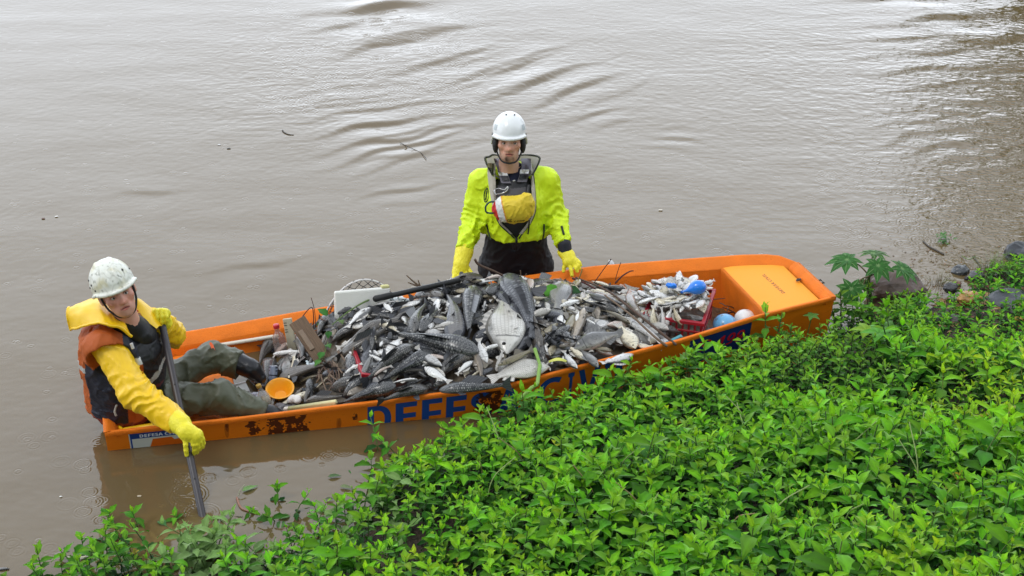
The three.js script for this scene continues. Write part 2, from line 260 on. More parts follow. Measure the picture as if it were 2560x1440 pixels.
{
  const R = (g) => rel(g, boat), NS = 64, SMAX = 4.13, sv = (u) => u * SMAX;
  const prof = (list) => sheet(NS, list.length - 1, (u, v) => { const s = sv(u), [n, y] = list[Math.round(v * (list.length - 1))](s); return L(s, n, y); }, (u, v) => { const s = sv(u), q = list[Math.round(v * (list.length - 1))](s); return [s, q[0] + q[1]]; });
  // near outer side carries the painted lettering
  const art = canvasTex(2048, 256, (g, w, h) => {
    const X = (px) => sOfPx(px) / SMAX * w, M = h / 0.36;
    g.fillStyle = '#e77a0f'; g.fillRect(0, 0, w, h);
    for (let i = 0; i < 2600; i++) { const a = rnd() * 0.1; g.fillStyle = rnd() < 0.5 ? `rgba(80,25,0,${a})` : `rgba(255,170,60,${a})`; g.fillRect(rnd() * w, rnd() * h, rr(1, 9), rr(1, 4)); }
    g.textBaseline = 'top'; g.textAlign = 'left';
    const letter = (ch, x0, x1, col) => { g.save(); g.fillStyle = col; g.font = 'bold 200px sans-serif'; const m = g.measureText(ch), W = X(x1) - X(x0), asc = m.actualBoundingBoxAscent, dsc = m.actualBoundingBoxDescent, bw = m.actualBoundingBoxRight + m.actualBoundingBoxLeft; g.translate(X(x0), 0.036 * M); g.scale(W / bw, 0.2 * M / (asc + dsc)); g.fillText(ch, m.actualBoundingBoxLeft, asc); g.restore(); };
    for (const [c, a, b] of [['D', 920, 980], ['E', 991, 1045], ['F', 1057, 1108], ['E', 1118, 1170], ['S', 1180, 1236], ['A', 1246, 1308], ['C', 1348, 1408], ['I', 1424, 1440], ['V', 1450, 1506], ['I', 1516, 1532], ['L', 1544, 1590]]) letter(c, a, b, '#12479a');
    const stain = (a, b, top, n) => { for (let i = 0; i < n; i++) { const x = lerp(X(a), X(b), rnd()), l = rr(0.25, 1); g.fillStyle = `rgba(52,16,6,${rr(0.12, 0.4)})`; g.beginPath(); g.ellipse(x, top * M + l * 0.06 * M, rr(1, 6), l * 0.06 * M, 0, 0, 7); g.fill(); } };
    const wet = (a, b, top, bot, thr, sd) => { for (let x = Math.floor(X(a)); x < X(b); x += 2) for (let y = Math.floor(top * M); y < bot * M; y += 2) { const e = Math.min(1, (x - X(a)) / 22, (X(b) - x) / 22, (y - top * M) / 10 + 0.4), n = noise(x / 17, y / 30, sd) + 0.6 * noise(x / 6, y / 9, sd + 3) + e * 0.75; if (n > thr) { g.fillStyle = `rgba(${58 + 26 * noise(x / 5, y / 5, 8)},20,6,0.82)`; g.fillRect(x, y, 2, 2); } } };  // ragged dark brown patch with noisy edges, laid over the orange
    wet(655, 775, 0.006, 0.2, 0.5, 1); wet(605, 655, 0.02, 0.17, 0.62, 5); wet(1185, 1270, 0.02, 0.22, 0.55, 9); wet(860, 905, 0.06, 0.12, 0.95, 7); stain(565, 569, 0.03, 4); stain(780, 900, 0.09, 4);  // wet stains toward the stern; the patch amid the letters is plain dark brown
    // plate at the stern
    const p0 = X(322), p1 = X(475), y0 = 0.034 * M;
    g.fillStyle = '#c9cdc9'; g.fillRect(p0 - 3, y0 - 3, p1 - p0 + 6, 0.13 * M); g.fillStyle = '#123a86'; g.fillRect(p0, y0, p1 - p0, 0.04 * M); g.fillRect(p0, y0, 4, 0.13 * M);
    g.fillStyle = '#e4e8ee'; g.font = 'bold 22px sans-serif'; g.save(); g.translate(X(345), y0 + 4); g.scale((X(452) - X(345)) / g.measureText('DEFESA CIVIL').width, 1); g.fillText('DEFESA CIVIL', 0, 0); g.restore();
    g.fillStyle = '#d8640e'; g.beginPath(); g.moveTo(X(372), y0 + 0.09 * M); g.lineTo(X(378), y0 + 0.052 * M); g.lineTo(X(425), y0 + 0.05 * M); g.lineTo(X(432), y0 + 0.07 * M); g.lineTo(X(475), y0 + 0.058 * M); g.lineTo(X(475), y0 + 0.13 * M); g.lineTo(X(365), y0 + 0.13 * M); g.fill();
    // number panel near the bow
    const q0 = X(1728), q1 = X(1884); g.fillStyle = '#14306e'; g.fillRect(q0, 0.012 * M, q1 - q0, 0.2 * M);
    g.save(); g.fillStyle = '#c8192b'; g.translate(X(1795), 0.05 * M); g.transform((X(1866) - X(1795)) / 100, 0, 0, 0.9, 0, 0); g.font = 'bold italic 84px sans-serif'; g.scale(100 / g.measureText('199').width, 1); g.fillText('199', 0, 0); g.restore();
    g.strokeStyle = '#c8192b'; g.lineWidth = 7; g.beginPath(); g.arc(X(1766), 0.1 * M, 24, 0, 6.3); g.stroke(); g.fillStyle = '#c8192b'; g.beginPath(); g.arc(X(1766), 0.1 * M, 8, 0, 6.3); g.fill();
  });
  art.wrapS = art.wrapT = THREE.ClampToEdgeWrapping;
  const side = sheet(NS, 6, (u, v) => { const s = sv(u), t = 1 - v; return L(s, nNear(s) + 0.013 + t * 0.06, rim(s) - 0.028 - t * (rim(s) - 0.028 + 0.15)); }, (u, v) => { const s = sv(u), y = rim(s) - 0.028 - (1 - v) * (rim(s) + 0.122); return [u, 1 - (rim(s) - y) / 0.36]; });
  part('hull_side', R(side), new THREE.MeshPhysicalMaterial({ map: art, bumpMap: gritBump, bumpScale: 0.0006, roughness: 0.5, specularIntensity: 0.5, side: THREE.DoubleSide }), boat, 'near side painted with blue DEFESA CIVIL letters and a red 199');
  const farOut = prof([(s) => [nFar(s) - 0.004, rim(s) - 0.02], (s) => [nFar(s) - 0.07, -0.15], (s) => [nNear(s) + 0.073, -0.15]]);
  const cap = (s) => sheet(8, 2, (u, v) => { const n = lerp(nNear(s) + 0.01, nFar(s) - 0.005, u); return L(s + (s ? 0.001 : -0.001) - (s ? 1 : -1) * (1 - v) * 0.05, lerp(n, lerp(nNear(s) + 0.07, nFar(s) - 0.07, u), 1 - v), lerp(-0.15, rim(s) - 0.01, v)); }, (u, v) => [u, v * 0.3]);
  part('hull', R(mergeGeometries([farOut, cap(0), cap(SMAX)])), hullMat, boat);
  const bevel = (n0, sg, wide) => prof([(s) => [n0(s) + sg * 0.012, rim(s) - 0.03], (s) => [n0(s), rim(s) - 0.026], (s) => [n0(s), rim(s) - 0.004], (s) => [n0(s) + sg * 0.006, rim(s)], (s) => [n0(s) + sg * wide * 0.35, rim(s) + 0.001], (s) => [n0(s) + sg * wide, rim(s) - wide * 0.42], (s) => [n0(s) + sg * (wide + 0.01), rim(s) - wide * 0.42 - 0.012]]);
  part('gunwale', R(bevel(nNear, 1, 0.045)), hullMat, boat); part('gunwale', R(bevel(nFar, -1, 0.085)), hullMat, boat);
  const lipAcross = (s, sg) => sheet(16, 4, (u, v) => { const n = lerp(nNear(s), nFar(s), u), q = [[0, -0.03], [0, 0], [0.03, 0.003], [0.06, -0.02], [0.065, -0.05]][Math.round(v * 4)]; return L(s + sg * (q[0] - 0.004), n, rim(s) + q[1] + 0.002); }, (u, v) => [u, v * 0.1]);
  part('transom', R(lipAcross(0, 1)), hullMat, boat); part('transom', R(lipAcross(SMAX, -1)), hullMat, boat);
  const inner = (n0, sg, w) => prof([(s) => [n0(s) + sg * (w + 0.008), rim(s) - w * 0.42 - 0.008], (s) => [n0(s) + sg * (w + 0.016), rim(s) * 0.6], (s) => [n0(s) + sg * (w + 0.04), FLOOR]]);
  part('inner_wall', R(inner(nNear, 1, 0.045)), hullMat, boat); part('inner_wall', R(inner(nFar, -1, 0.085)), hullMat, boat);
  part('inner_wall', R(sheet(12, 3, (u, v) => L(0.06 + 0.05 * (1 - v), lerp(nNear(0) + 0.04, nFar(0) - 0.08, u), lerp(FLOOR, rim(0) - 0.03, v)))), hullMat, boat);
  part('floor', R(prof([(s) => [nNear(s) + 0.05, FLOOR + 0.004], (s) => [nFar(s) - 0.06, FLOOR + 0.004]])), hullMat, boat);
  // stern bench and bow deck
  const bench = sheet(8, 6, (u, v) => { const q = [[0.02, -0.02], [0.03, 0.045], [0.05, 0.055], [0.66, 0.05], [0.7, 0.035], [0.71, 0.0], [0.715, FLOOR]][Math.round(v * 6)]; return L(q[0], lerp(nNear(q[0]) + 0.06, nFar(q[0]) - 0.11, u), q[1]); }, (u, v) => [u, v]);
  part('stern_bench', R(toCreasedNormals(bench, 0.6)), hullMat, boat);
  const D0 = 3.71, deckTex = canvasTex(1024, 1024, (g, w, h) => {
    g.fillStyle = '#fba02c'; g.fillRect(0, 0, w, h);
    for (let i = 0; i < 5000; i++) { g.fillStyle = rnd() < 0.6 ? `rgba(215,110,20,${rnd() * 0.16})` : `rgba(255,190,90,${rnd() * 0.16})`; g.fillRect(rnd() * w, rnd() * h, rr(2, 14), rr(1, 5)); }
    for (let i = 0; i < 26; i++) { g.fillStyle = `rgba(70,40,15,${rr(0.3, 0.7)})`; g.beginPath(); g.arc(rnd() * w, rnd() * h, rr(1, 4), 0, 7); g.fill(); }
    g.save(); g.translate(0.33 * w, 0.40 * h); g.rotate(0.06); g.fillStyle = '#5a2420'; g.font = 'bold 84px sans-serif'; g.scale(0.46 * w / g.measureText('DEFESA CIVIL').width, -1.0); g.fillText('DEFESA CIVIL', 0, 0); g.restore();
  });
  deckTex.wrapS = deckTex.wrapT = THREE.ClampToEdgeWrapping;
  const deckY = (s) => rim(s) - 0.034;
  const deck = sheet(8, 6, (u, v) => { const s = lerp(D0, SMAX - 0.07, v); return L(s, lerp(nNear(s) + 0.03, nFar(s) - 0.088, u), deckY(s) - (v === 0 ? 0.008 : 0)); }, (u, v) => [u, v]);
  part('bow_deck', R(deck), new THREE.MeshPhysicalMaterial({ map: deckTex, bumpMap: gritBump, bumpScale: 0.0006, roughness: 0.5, specularIntensity: 0.5, side: THREE.DoubleSide }), boat, 'flat bow deck printed with small DEFESA CIVIL letters');
  part('bulkhead', R(sheet(8, 4, (u, v) => { const q = [[D0 + 0.02, FLOOR], [D0 - 0.006, deckY(D0) - 0.03], [D0 - 0.006, deckY(D0) - 0.014], [D0, deckY(D0) - 0.006], [D0 + 0.012, deckY(D0) - 0.004]][Math.round(v * 4)]; return L(q[0], lerp(nNear(D0) + 0.05, nFar(D0) - 0.095, u), q[1]); })), hullMat, boat);
  const dark = std(rgb(0.03, 0.025, 0.02), 0.5);
  const eye = L(4.05, 0.2, rim(4.05) - 0.02); part('bow_eye', R(new THREE.TorusGeometry(0.012, 0.005, 8, 18).rotateX(1.2).rotateY(0.9).translate(eye.x, eye.y, eye.z)), dark, boat);
  part('towing_ring', R(bar([L(4.13, 0.12, 0.31), L(4.17, 0.11, 0.315), L(4.17, 0.15, 0.315), L(4.13, 0.15, 0.31)], 0.005, 6, 3, false)), dark, boat);
  const pvc = std(rgb(0.72, 0.68, 0.58), 0.4);
  const pipe = thing('pipe', 'cream plastic pipe lying along the far inner wall of the boat', 'pipe', atz(615, 852, -6.78)); part('tube', rel(bar([at(528, 866, 0.075), at(692, 840, 0.085)], 0.0115, 10, 1, false), pipe), pvc, pipe); part('end_rim', rel(bar([at(690, 840.4, 0.085), at(696, 839.5, 0.085)], 0.0125, 10, 1, false), pipe), pvc, pipe);
}

// ---------------------------------------------------------------- the heap in the boat
const hNear = table([[0.9, 0.0], [1.1, 0.05], [1.24, 0.1], [1.36, 0.17], [1.6, 0.185], [2.0, 0.2], [2.6, 0.215], [3.0, 0.2], [3.25, 0.14], [3.5, 0.1], [3.7, 0.04]]);
const hFar = table([[0.9, 0.0], [1.15, 0.05], [1.35, 0.185], [1.75, 0.21], [2.08, 0.275], [2.25, 0.285], [2.4, 0.28], [2.7, 0.205], [3.0, 0.155], [3.26, 0.14], [3.55, 0.1], [3.7, 0.04]]);
const hMid = table([[0.9, 0.0], [1.2, 0.03], [1.5, 0.09], [2.0, 0.078], [2.4, 0.078], [2.8, 0.048], [3.1, 0.05], [3.3, 0.09], [3.5, 0.05], [3.58, 0.0]]);
const heapY = (s, n) => { const a = nNear(s) + 0.05, b = nFar(s) - 0.1, t = clamp((n - a) / (b - a)); return lerp(hNear(s), hFar(s), t) + hMid(s) * 4 * t * (1 - t) + FLOOR * 0.3; };
const debrisY = (s, n) => Math.max(heapY(s, n), FLOOR + 0.03);
const onHeap = (px, py, lift = 0) => {          // the place on the heap that the photograph shows at a pixel
  const r = ray(px, py); let a = 3, b = 12;
  const f = (t) => { const p = r.clone().multiplyScalar(t).add(V(0, H, 0)), [s, n] = toL(p); return p.y - debrisY(s, n) - lift; };
  let t = a; while (t < b && f(t) > 0) t += 0.02; a = t - 0.02; b = t;
  for (let i = 0; i < 20; i++) { const m = (a + b) / 2; f(m) > 0 ? a = m : b = m; }
  return r.multiplyScalar(b).add(V(0, H, 0));
};
const heapUp = (p) => { const [s, n] = toL(p), e = 0.06, ds = (debrisY(s + e, n) - debrisY(s - e, n)) / (2 * e), dn = (debrisY(s, n + e) - debrisY(s, n - e)) / (2 * e); return DS.clone().multiplyScalar(-clamp(ds, -1, 1)).addScaledVector(DN, -clamp(dn, -1, 1)).add(UP).normalize(); };
{
  const g = sheet(150, 40, (u, v) => { const s = lerp(0.72, 3.705, u), n = lerp(nNear(s) + 0.06, nFar(s) - 0.1, v); return L(s, n, Math.max(FLOOR + 0.006, debrisY(s, n) - 0.035 + 0.03 * noise(s * 14, n * 14, 2) + 0.012 * noise(s * 40, n * 40, 5))); }, (u, v) => [u * 3, v]);
  const m = dataTex(512, 256, (x, y) => { const c = clamp(0.4 + fbm(x / 16, y / 16, 4, 4)); return [lerp(0.07, 0.19, c), lerp(0.053, 0.15, c), lerp(0.036, 0.105, c)]; }); m.repeat.set(1.4, 1.4);
  solo('wet_sludge', g, new THREE.MeshPhysicalMaterial({ map: m, roughness: 0.45, side: THREE.DoubleSide }), 'wet brown sludge and scraps under the fish in the boat', 'sludge', null, 'stuff');
}
// ---------------------------------------------------------------- fish
const skin = (w, h, f, rough = 0.36, bump) => new THREE.MeshPhysicalMaterial({ map: dataTex(w, h, f), roughness: rough, clearcoat: 0.6, clearcoatRoughness: 0.18, side: THREE.DoubleSide, ...(bump ? { bumpMap: dataTex(w, h, bump), bumpScale: 0.003 } : {}) });
const mix3 = (a, b, t) => [lerp(a[0], b[0], t), lerp(a[1], b[1], t), lerp(a[2], b[2], t)];
// u runs nose to tail, v round the body: 0.25 and 0.75 flanks, 0.5 back, 0 belly
function scaleRows(u, v, nu, nv, wob) { const row = v * nv, r = Math.floor(row), a = u * nu + (r & 1) * 0.5 + wob * noise(u * 9, v * 9, 3), fx = a - Math.floor(a), fy = row - r; return [fx, fy, Math.floor(a), r]; }
const plecoSkin = (dark, pale, s) => skin(512, 256, (x, y) => {
  const u = x / 512, v = y / 256, blot = 0.5 + fbm(u * 7, v * 5, s, 3), head = smooth(0.26, 0.2, u), belly = smooth(0.13, 0.07, Math.min(v, 1 - v));
  const [fx, fy, a, b] = scaleRows(u, v, 30, 18, 0.5), k = noise(a * 1.37 + s, b * 2.11, 0.5);
  let dash = smooth(0.42, 0.2, Math.abs(fx - 0.5)) * smooth(0.5, 0.2, Math.abs(fy - 0.45)) * clamp(0.55 + k * 1.5);
  dash = lerp(dash, clamp(0.25 + 0.7 * noise(u * 60, v * 40, s)), head * 0.75);
  const c = mix3(dark, pale, clamp(dash * 0.85 * lerp(0.45, 1.1, blot)));
  return mix3(c, [0.19, 0.175, 0.16], belly * 0.75 * clamp(0.5 + blot * 0.5));
}, 0.38, (x, y) => { const [fx, fy] = scaleRows(x / 512, y / 256, 30, 18, 0.5); return x < 110 ? 0.5 + 0.2 * noise(x / 6, y / 6, 2) : 0.3 + 0.6 * smooth(0.5, 0.1, Math.abs(fx - 0.5)) * smooth(0.5, 0.15, Math.abs(fy - 0.5)); });
const finFish = (back, flank, belly, scale, s, spot = 0) => skin(256, 256, (x, y) => {
  const u = x / 256, v = y / 256, side = Math.abs(v - 0.5) * 2, n = fbm(u * 8, v * 6, s, 3), head = smooth(0.24, 0.18, u);
  let c = mix3(back, flank, smooth(0.12, 0.36, side + n * 0.25)); c = mix3(c, belly, smooth(0.45, 0.8, side + n * 0.2));
  const [fx, fy] = scaleRows(u, v, 30, 34, 0.2), edge = Math.max(smooth(0.28, 0.5, Math.abs(fx - 0.5)), smooth(0.3, 0.5, Math.abs(fy - 0.5)));
  c = mix3(c, [c[0] * 0.4, c[1] * 0.39, c[2] * 0.37], edge * scale * (1 - head));
  c = mix3(c, [c[0] * 0.35, c[1] * 0.34, c[2] * 0.32], clamp((noise(u * 17, v * 17, s + 4) - 0.22) * 3) * (0.45 + spot));
  if (Math.abs(u - 0.225 - 0.02 * Math.cos(v * 12)) < 0.012 && side > 0.25 && side < 0.85) c = c.map((q) => q * 0.4);      // gill slit
  return c;
}, 0.33, (x, y) => { const [fx, fy] = scaleRows(x / 256, y / 256, 30, 34, 0.2); return 0.5 + 0.3 * scale * smooth(0.5, 0.1, Math.hypot(fx - 0.5, fy - 0.5)) + 0.1 * noise(x / 8, y / 8, s); });
const SKIN = {
  pleco: [plecoSkin([0.013, 0.014, 0.018], [0.36, 0.355, 0.34], 1), plecoSkin([0.018, 0.017, 0.017], [0.28, 0.265, 0.24], 2), plecoSkin([0.034, 0.036, 0.045], [0.19, 0.195, 0.215], 3), plecoSkin([0.05, 0.042, 0.035], [0.2, 0.175, 0.145], 4)],
  silver: [finFish([0.16, 0.15, 0.13], [0.52, 0.5, 0.46], [0.7, 0.68, 0.63], 0.55, 5), finFish([0.2, 0.185, 0.165], [0.46, 0.44, 0.4], [0.7, 0.67, 0.62], 0.75, 6), finFish([0.16, 0.11, 0.09], [0.5, 0.4, 0.35], [0.68, 0.58, 0.52], 0.3, 14)],
  white: [finFish([0.12, 0.118, 0.115], [0.72, 0.71, 0.69], [0.84, 0.83, 0.81], 0.2, 7, 0.15), finFish([0.05, 0.05, 0.05], [0.5, 0.49, 0.48], [0.83, 0.82, 0.8], 0.25, 8, 0.35), finFish([0.16, 0.135, 0.09], [0.6, 0.53, 0.38], [0.8, 0.75, 0.6], 0.15, 9, 0.25)],
  grey: [finFish([0.06, 0.06, 0.06], [0.16, 0.155, 0.15], [0.34, 0.33, 0.31], 0.45, 10), finFish([0.045, 0.043, 0.042], [0.1, 0.097, 0.095], [0.3, 0.29, 0.27], 0.4, 11, 0.3)],
  olive: [finFish([0.07, 0.058, 0.035], [0.19, 0.16, 0.095], [0.42, 0.36, 0.25], 0.2, 12, 0.25), finFish([0.06, 0.048, 0.036], [0.15, 0.12, 0.09], [0.36, 0.3, 0.23], 0.3, 13, 0.2)],
};
const FX = { vertexColors: true, clearcoat: 0.4, clearcoatRoughness: 0.25 }, FIN = { pleco: std(rgb(0.03, 0.031, 0.036), 0.4, FX), grey: std(rgb(0.085, 0.083, 0.08), 0.4, FX), white: std(rgb(0.36, 0.34, 0.31), 0.35, FX), olive: std(rgb(0.1, 0.085, 0.06), 0.4, FX) };
const EYE = std(rgb(0.015, 0.014, 0.013), 0.15), EYEW = std(rgb(0.55, 0.52, 0.46), 0.2);
const SHAPES = {  // outline along the length (length 1): above, below, half width
  pleco: { up: table([[0, 0.01], [0.03, 0.035], [0.1, 0.065], [0.2, 0.092], [0.3, 0.1], [0.45, 0.085], [0.62, 0.06], [0.76, 0.036], [0.84, 0.03], [0.88, 0.03]]), dn: table([[0, 0.01], [0.03, 0.028], [0.2, 0.038], [0.45, 0.036], [0.62, 0.03], [0.8, 0.022], [0.88, 0.022]]), w: table([[0, 0.015], [0.03, 0.05], [0.08, 0.078], [0.17, 0.103], [0.27, 0.104], [0.42, 0.08], [0.6, 0.052], [0.75, 0.03], [0.84, 0.018], [0.88, 0.014]]), end: 0.88 },
  deep: { up: table([[0, 0.006], [0.05, 0.05], [0.15, 0.115], [0.3, 0.165], [0.42, 0.17], [0.55, 0.145], [0.7, 0.08], [0.79, 0.048], [0.84, 0.05]]), dn: table([[0, 0.006], [0.05, 0.042], [0.15, 0.1], [0.3, 0.15], [0.42, 0.155], [0.55, 0.125], [0.7, 0.065], [0.79, 0.042], [0.84, 0.046]]), w: table([[0, 0.006], [0.05, 0.035], [0.15, 0.066], [0.3, 0.082], [0.5, 0.066], [0.7, 0.032], [0.8, 0.016], [0.84, 0.01]]), end: 0.84 },
  slim: { up: table([[0, 0.008], [0.05, 0.045], [0.15, 0.09], [0.3, 0.12], [0.45, 0.118], [0.6, 0.09], [0.75, 0.048], [0.83, 0.036], [0.86, 0.04]]), dn: table([[0, 0.008], [0.05, 0.04], [0.15, 0.085], [0.3, 0.125], [0.45, 0.12], [0.6, 0.085], [0.75, 0.042], [0.83, 0.032], [0.86, 0.036]]), w: table([[0, 0.008], [0.05, 0.036], [0.15, 0.062], [0.3, 0.078], [0.5, 0.066], [0.7, 0.03], [0.82, 0.014], [0.86, 0.009]]), end: 0.86 },
  long: { up: table([[0, 0.006], [0.06, 0.035], [0.16, 0.058], [0.35, 0.068], [0.6, 0.06], [0.78, 0.036], [0.87, 0.03]]), dn: table([[0, 0.006], [0.06, 0.03], [0.16, 0.05], [0.35, 0.062], [0.6, 0.05], [0.78, 0.03], [0.87, 0.028]]), w: table([[0, 0.006], [0.06, 0.036], [0.16, 0.056], [0.35, 0.06], [0.6, 0.048], [0.78, 0.024], [0.87, 0.012]]), end: 0.87 },
};
function fishGeo(kind, by, bz, nu = 18, nv = 12) {      // nose at +0.5, tail at -0.5 on x; by, bz bend it up and sideways
  const S = SHAPES[kind], bend = (x, y, z) => V(x, y + by * (x * x - 0.08), z + bz * (x * x * (x < 0 ? 1 : 0.5) - 0.08));
  const body = sheet(nv, nu, (v, u) => { const t = Math.pow(u, 1.15) * S.end, a = (v * 2 - 0.5) * Math.PI + 0, c = Math.cos(a), s = Math.sin(a), up = s > 0 ? S.up(t) : S.dn(t), w = S.w(t); const e = kind === 'pleco' ? 0.8 : 0.92; return bend(0.5 - t, Math.sign(s) * Math.pow(Math.abs(s), e) * up, Math.sign(c) * Math.pow(Math.abs(c), e) * w); }, (v, u) => [Math.pow(u, 1.15), v]);
  const fin = (pts, nray, thick = 0.004) => {           // pts(i) -> [root, tip] points; rays stand proud as ridges
    const P = [], ix = []; for (let i = 0; i <= nray * 2; i++) { const [a, b] = pts(i / (nray * 2)), o = (i & 1 ? 1 : 0.15) * thick, d = (Math.sin(i * 12.9) * 0.06); const tip = a.clone().lerp(b, 1 + d); P.push(a, a.clone().lerp(tip, 0.55).add(V(0, 0, o)), tip); }
    const q = [], col = []; for (const p of P) { const w = bend(p.x, p.y, p.z); q.push(w.x, w.y, w.z); col.push(...[0, 0, 0].map(() => (P.indexOf(p) / 3 | 0) & 1 ? 1.7 : 0.75)); }
    for (let i = 0; i < nray * 2; i++) for (let j = 0; j < 2; j++) { const a = i * 3 + j, b = a + 3; ix.push(a, b, a + 1, a + 1, b, b + 1); }
    const g = new THREE.BufferGeometry(); g.setAttribute('position', new THREE.Float32BufferAttribute(q, 3)); g.setAttribute('color', new THREE.Float32BufferAttribute(col, 3)); g.setIndex(ix); g.computeVertexNormals(); return g;
  };
  const x0 = 0.5 - S.end, big = kind === 'pleco', up = S.up, dn = S.dn, e = S.end;
  const tail = fin((t) => { const a = lerp(0.9, -0.9, t), k = big ? (t < 0.5 ? 0.125 : 0.145) : 0.135; return [V(x0 + 0.012, lerp(up(e), -dn(e), t), 0), V(x0 - k * (big ? 0.75 + 0.3 * Math.abs(t - 0.5) * 2 : 0.72 + 0.28 * Math.abs(t - 0.5) * 2), Math.sin(a) * k * (big ? 1.05 : 0.9), 0)]; }, 6);
  const d0 = big ? 0.3 : kind === 'long' ? 0.45 : 0.3, d1 = big ? 0.58 : kind === 'long' ? 0.62 : 0.68, dh = big ? 0.12 : kind === 'long' ? 0.08 : 0.06;
  const dorsal = fin((t) => { const s = lerp(d0, d1, t), f = big ? lerp(1, 0.72, t) : Math.sin(lerp(0.5, 2.9, t)); return [V(0.5 - s, up(s) * 0.93, 0), V(0.5 - s - (big ? 0.12 : 0.05), up(s) + dh * f * (big ? 0.55 : 1), big ? 0.05 * f : 0.01)]; }, 6);
  const pec = (sg) => fin((t) => { const a = lerp(big ? 1.0 : 1.9, big ? 2.5 : 2.7, t), k = big ? 0.15 : 0.085, w = S.w(0.24) * 0.85; return [V(0.26 - 0.025 * t, -dn(0.24) * (big ? 0.4 : 0.2), sg * w), V(0.26 - Math.sin(a) * 0.3 * k - k * 0.65 * t, -dn(0.24) * (big ? 0.6 : 0.45) - (big ? 0 : 0.03), sg * (w + k * Math.abs(Math.cos(a - 1.1)) * (big ? 0.75 : 0.3)))]; }, 4);
  const anal = fin((t) => { const s = lerp(0.58, 0.74, t); return [V(0.5 - s, -dn(s) * 0.9, 0), V(0.5 - s - 0.05, -dn(s) - lerp(0.055, 0.03, t), 0)]; }, 3);
  const eyes = [-1, 1].map((sg) => { const t = big ? 0.15 : 0.09, w = bend(0.5 - t, big ? up(t) * 0.72 : up(t) * 0.3, sg * S.w(t) * (big ? 0.75 : 0.9)); return new THREE.SphereGeometry(big ? 0.011 : 0.017, 8, 6).translate(w.x, w.y, w.z); });
  return { body, tail, dorsal, pecs: [pec(1), pec(-1)], anal, eyes };
}
const FISHES = {};
function fishProto(kind, look, variant) {
  const shape = look === 'pleco' ? 'pleco' : kind, key = shape + look + variant;
  if (FISHES[key]) return FISHES[key].clone();
  const bends = [[0.05, 0.12], [-0.2, -0.1], [0.18, -0.3], [-0.08, 0.32]][variant % 4], g = (FISHES['g' + shape + variant % 4] ??= fishGeo(shape, bends[0], bends[1]));
  const m = SKIN[look][variant % SKIN[look].length], fm = FIN[look === 'silver' ? 'white' : look], o = new THREE.Group();
  part('body', g.body, m, o); part('tail_fin', g.tail, fm, o); part('dorsal_fin', g.dorsal, fm, o);
  for (const p of g.pecs) part('pectoral_fin', p, fm, o);
  if (shape !== 'pleco') part('anal_fin', g.anal, fm, o);
  for (const e of g.eyes) part('eye', e, look === 'pleco' ? EYE : variant & 1 ? EYEW : EYE, o);
  FISHES[key] = o; return o.clone();
}
const ALLFISH = [];
function fish(kind, look, variant, nose, tail, up, roll, label, cat, group) {
  const o = fishProto(kind, look, variant), x = nose.clone().sub(tail), len = x.length();
  o.name = numbered(look === 'pleco' ? 'armoured_catfish' : 'dead_fish'); o.position.copy(nose).lerp(tail, 0.5); frame(o, x, up); o.rotateX(roll); o.scale.set(len, len * (look === 'pleco' ? 1.12 : 1.22), len * (look === 'pleco' ? 1.15 : 1.2));
  scene.add(o); ALLFISH.push(o); return tag(o, label, cat ?? (look === 'pleco' ? 'catfish' : 'fish'), group);
}
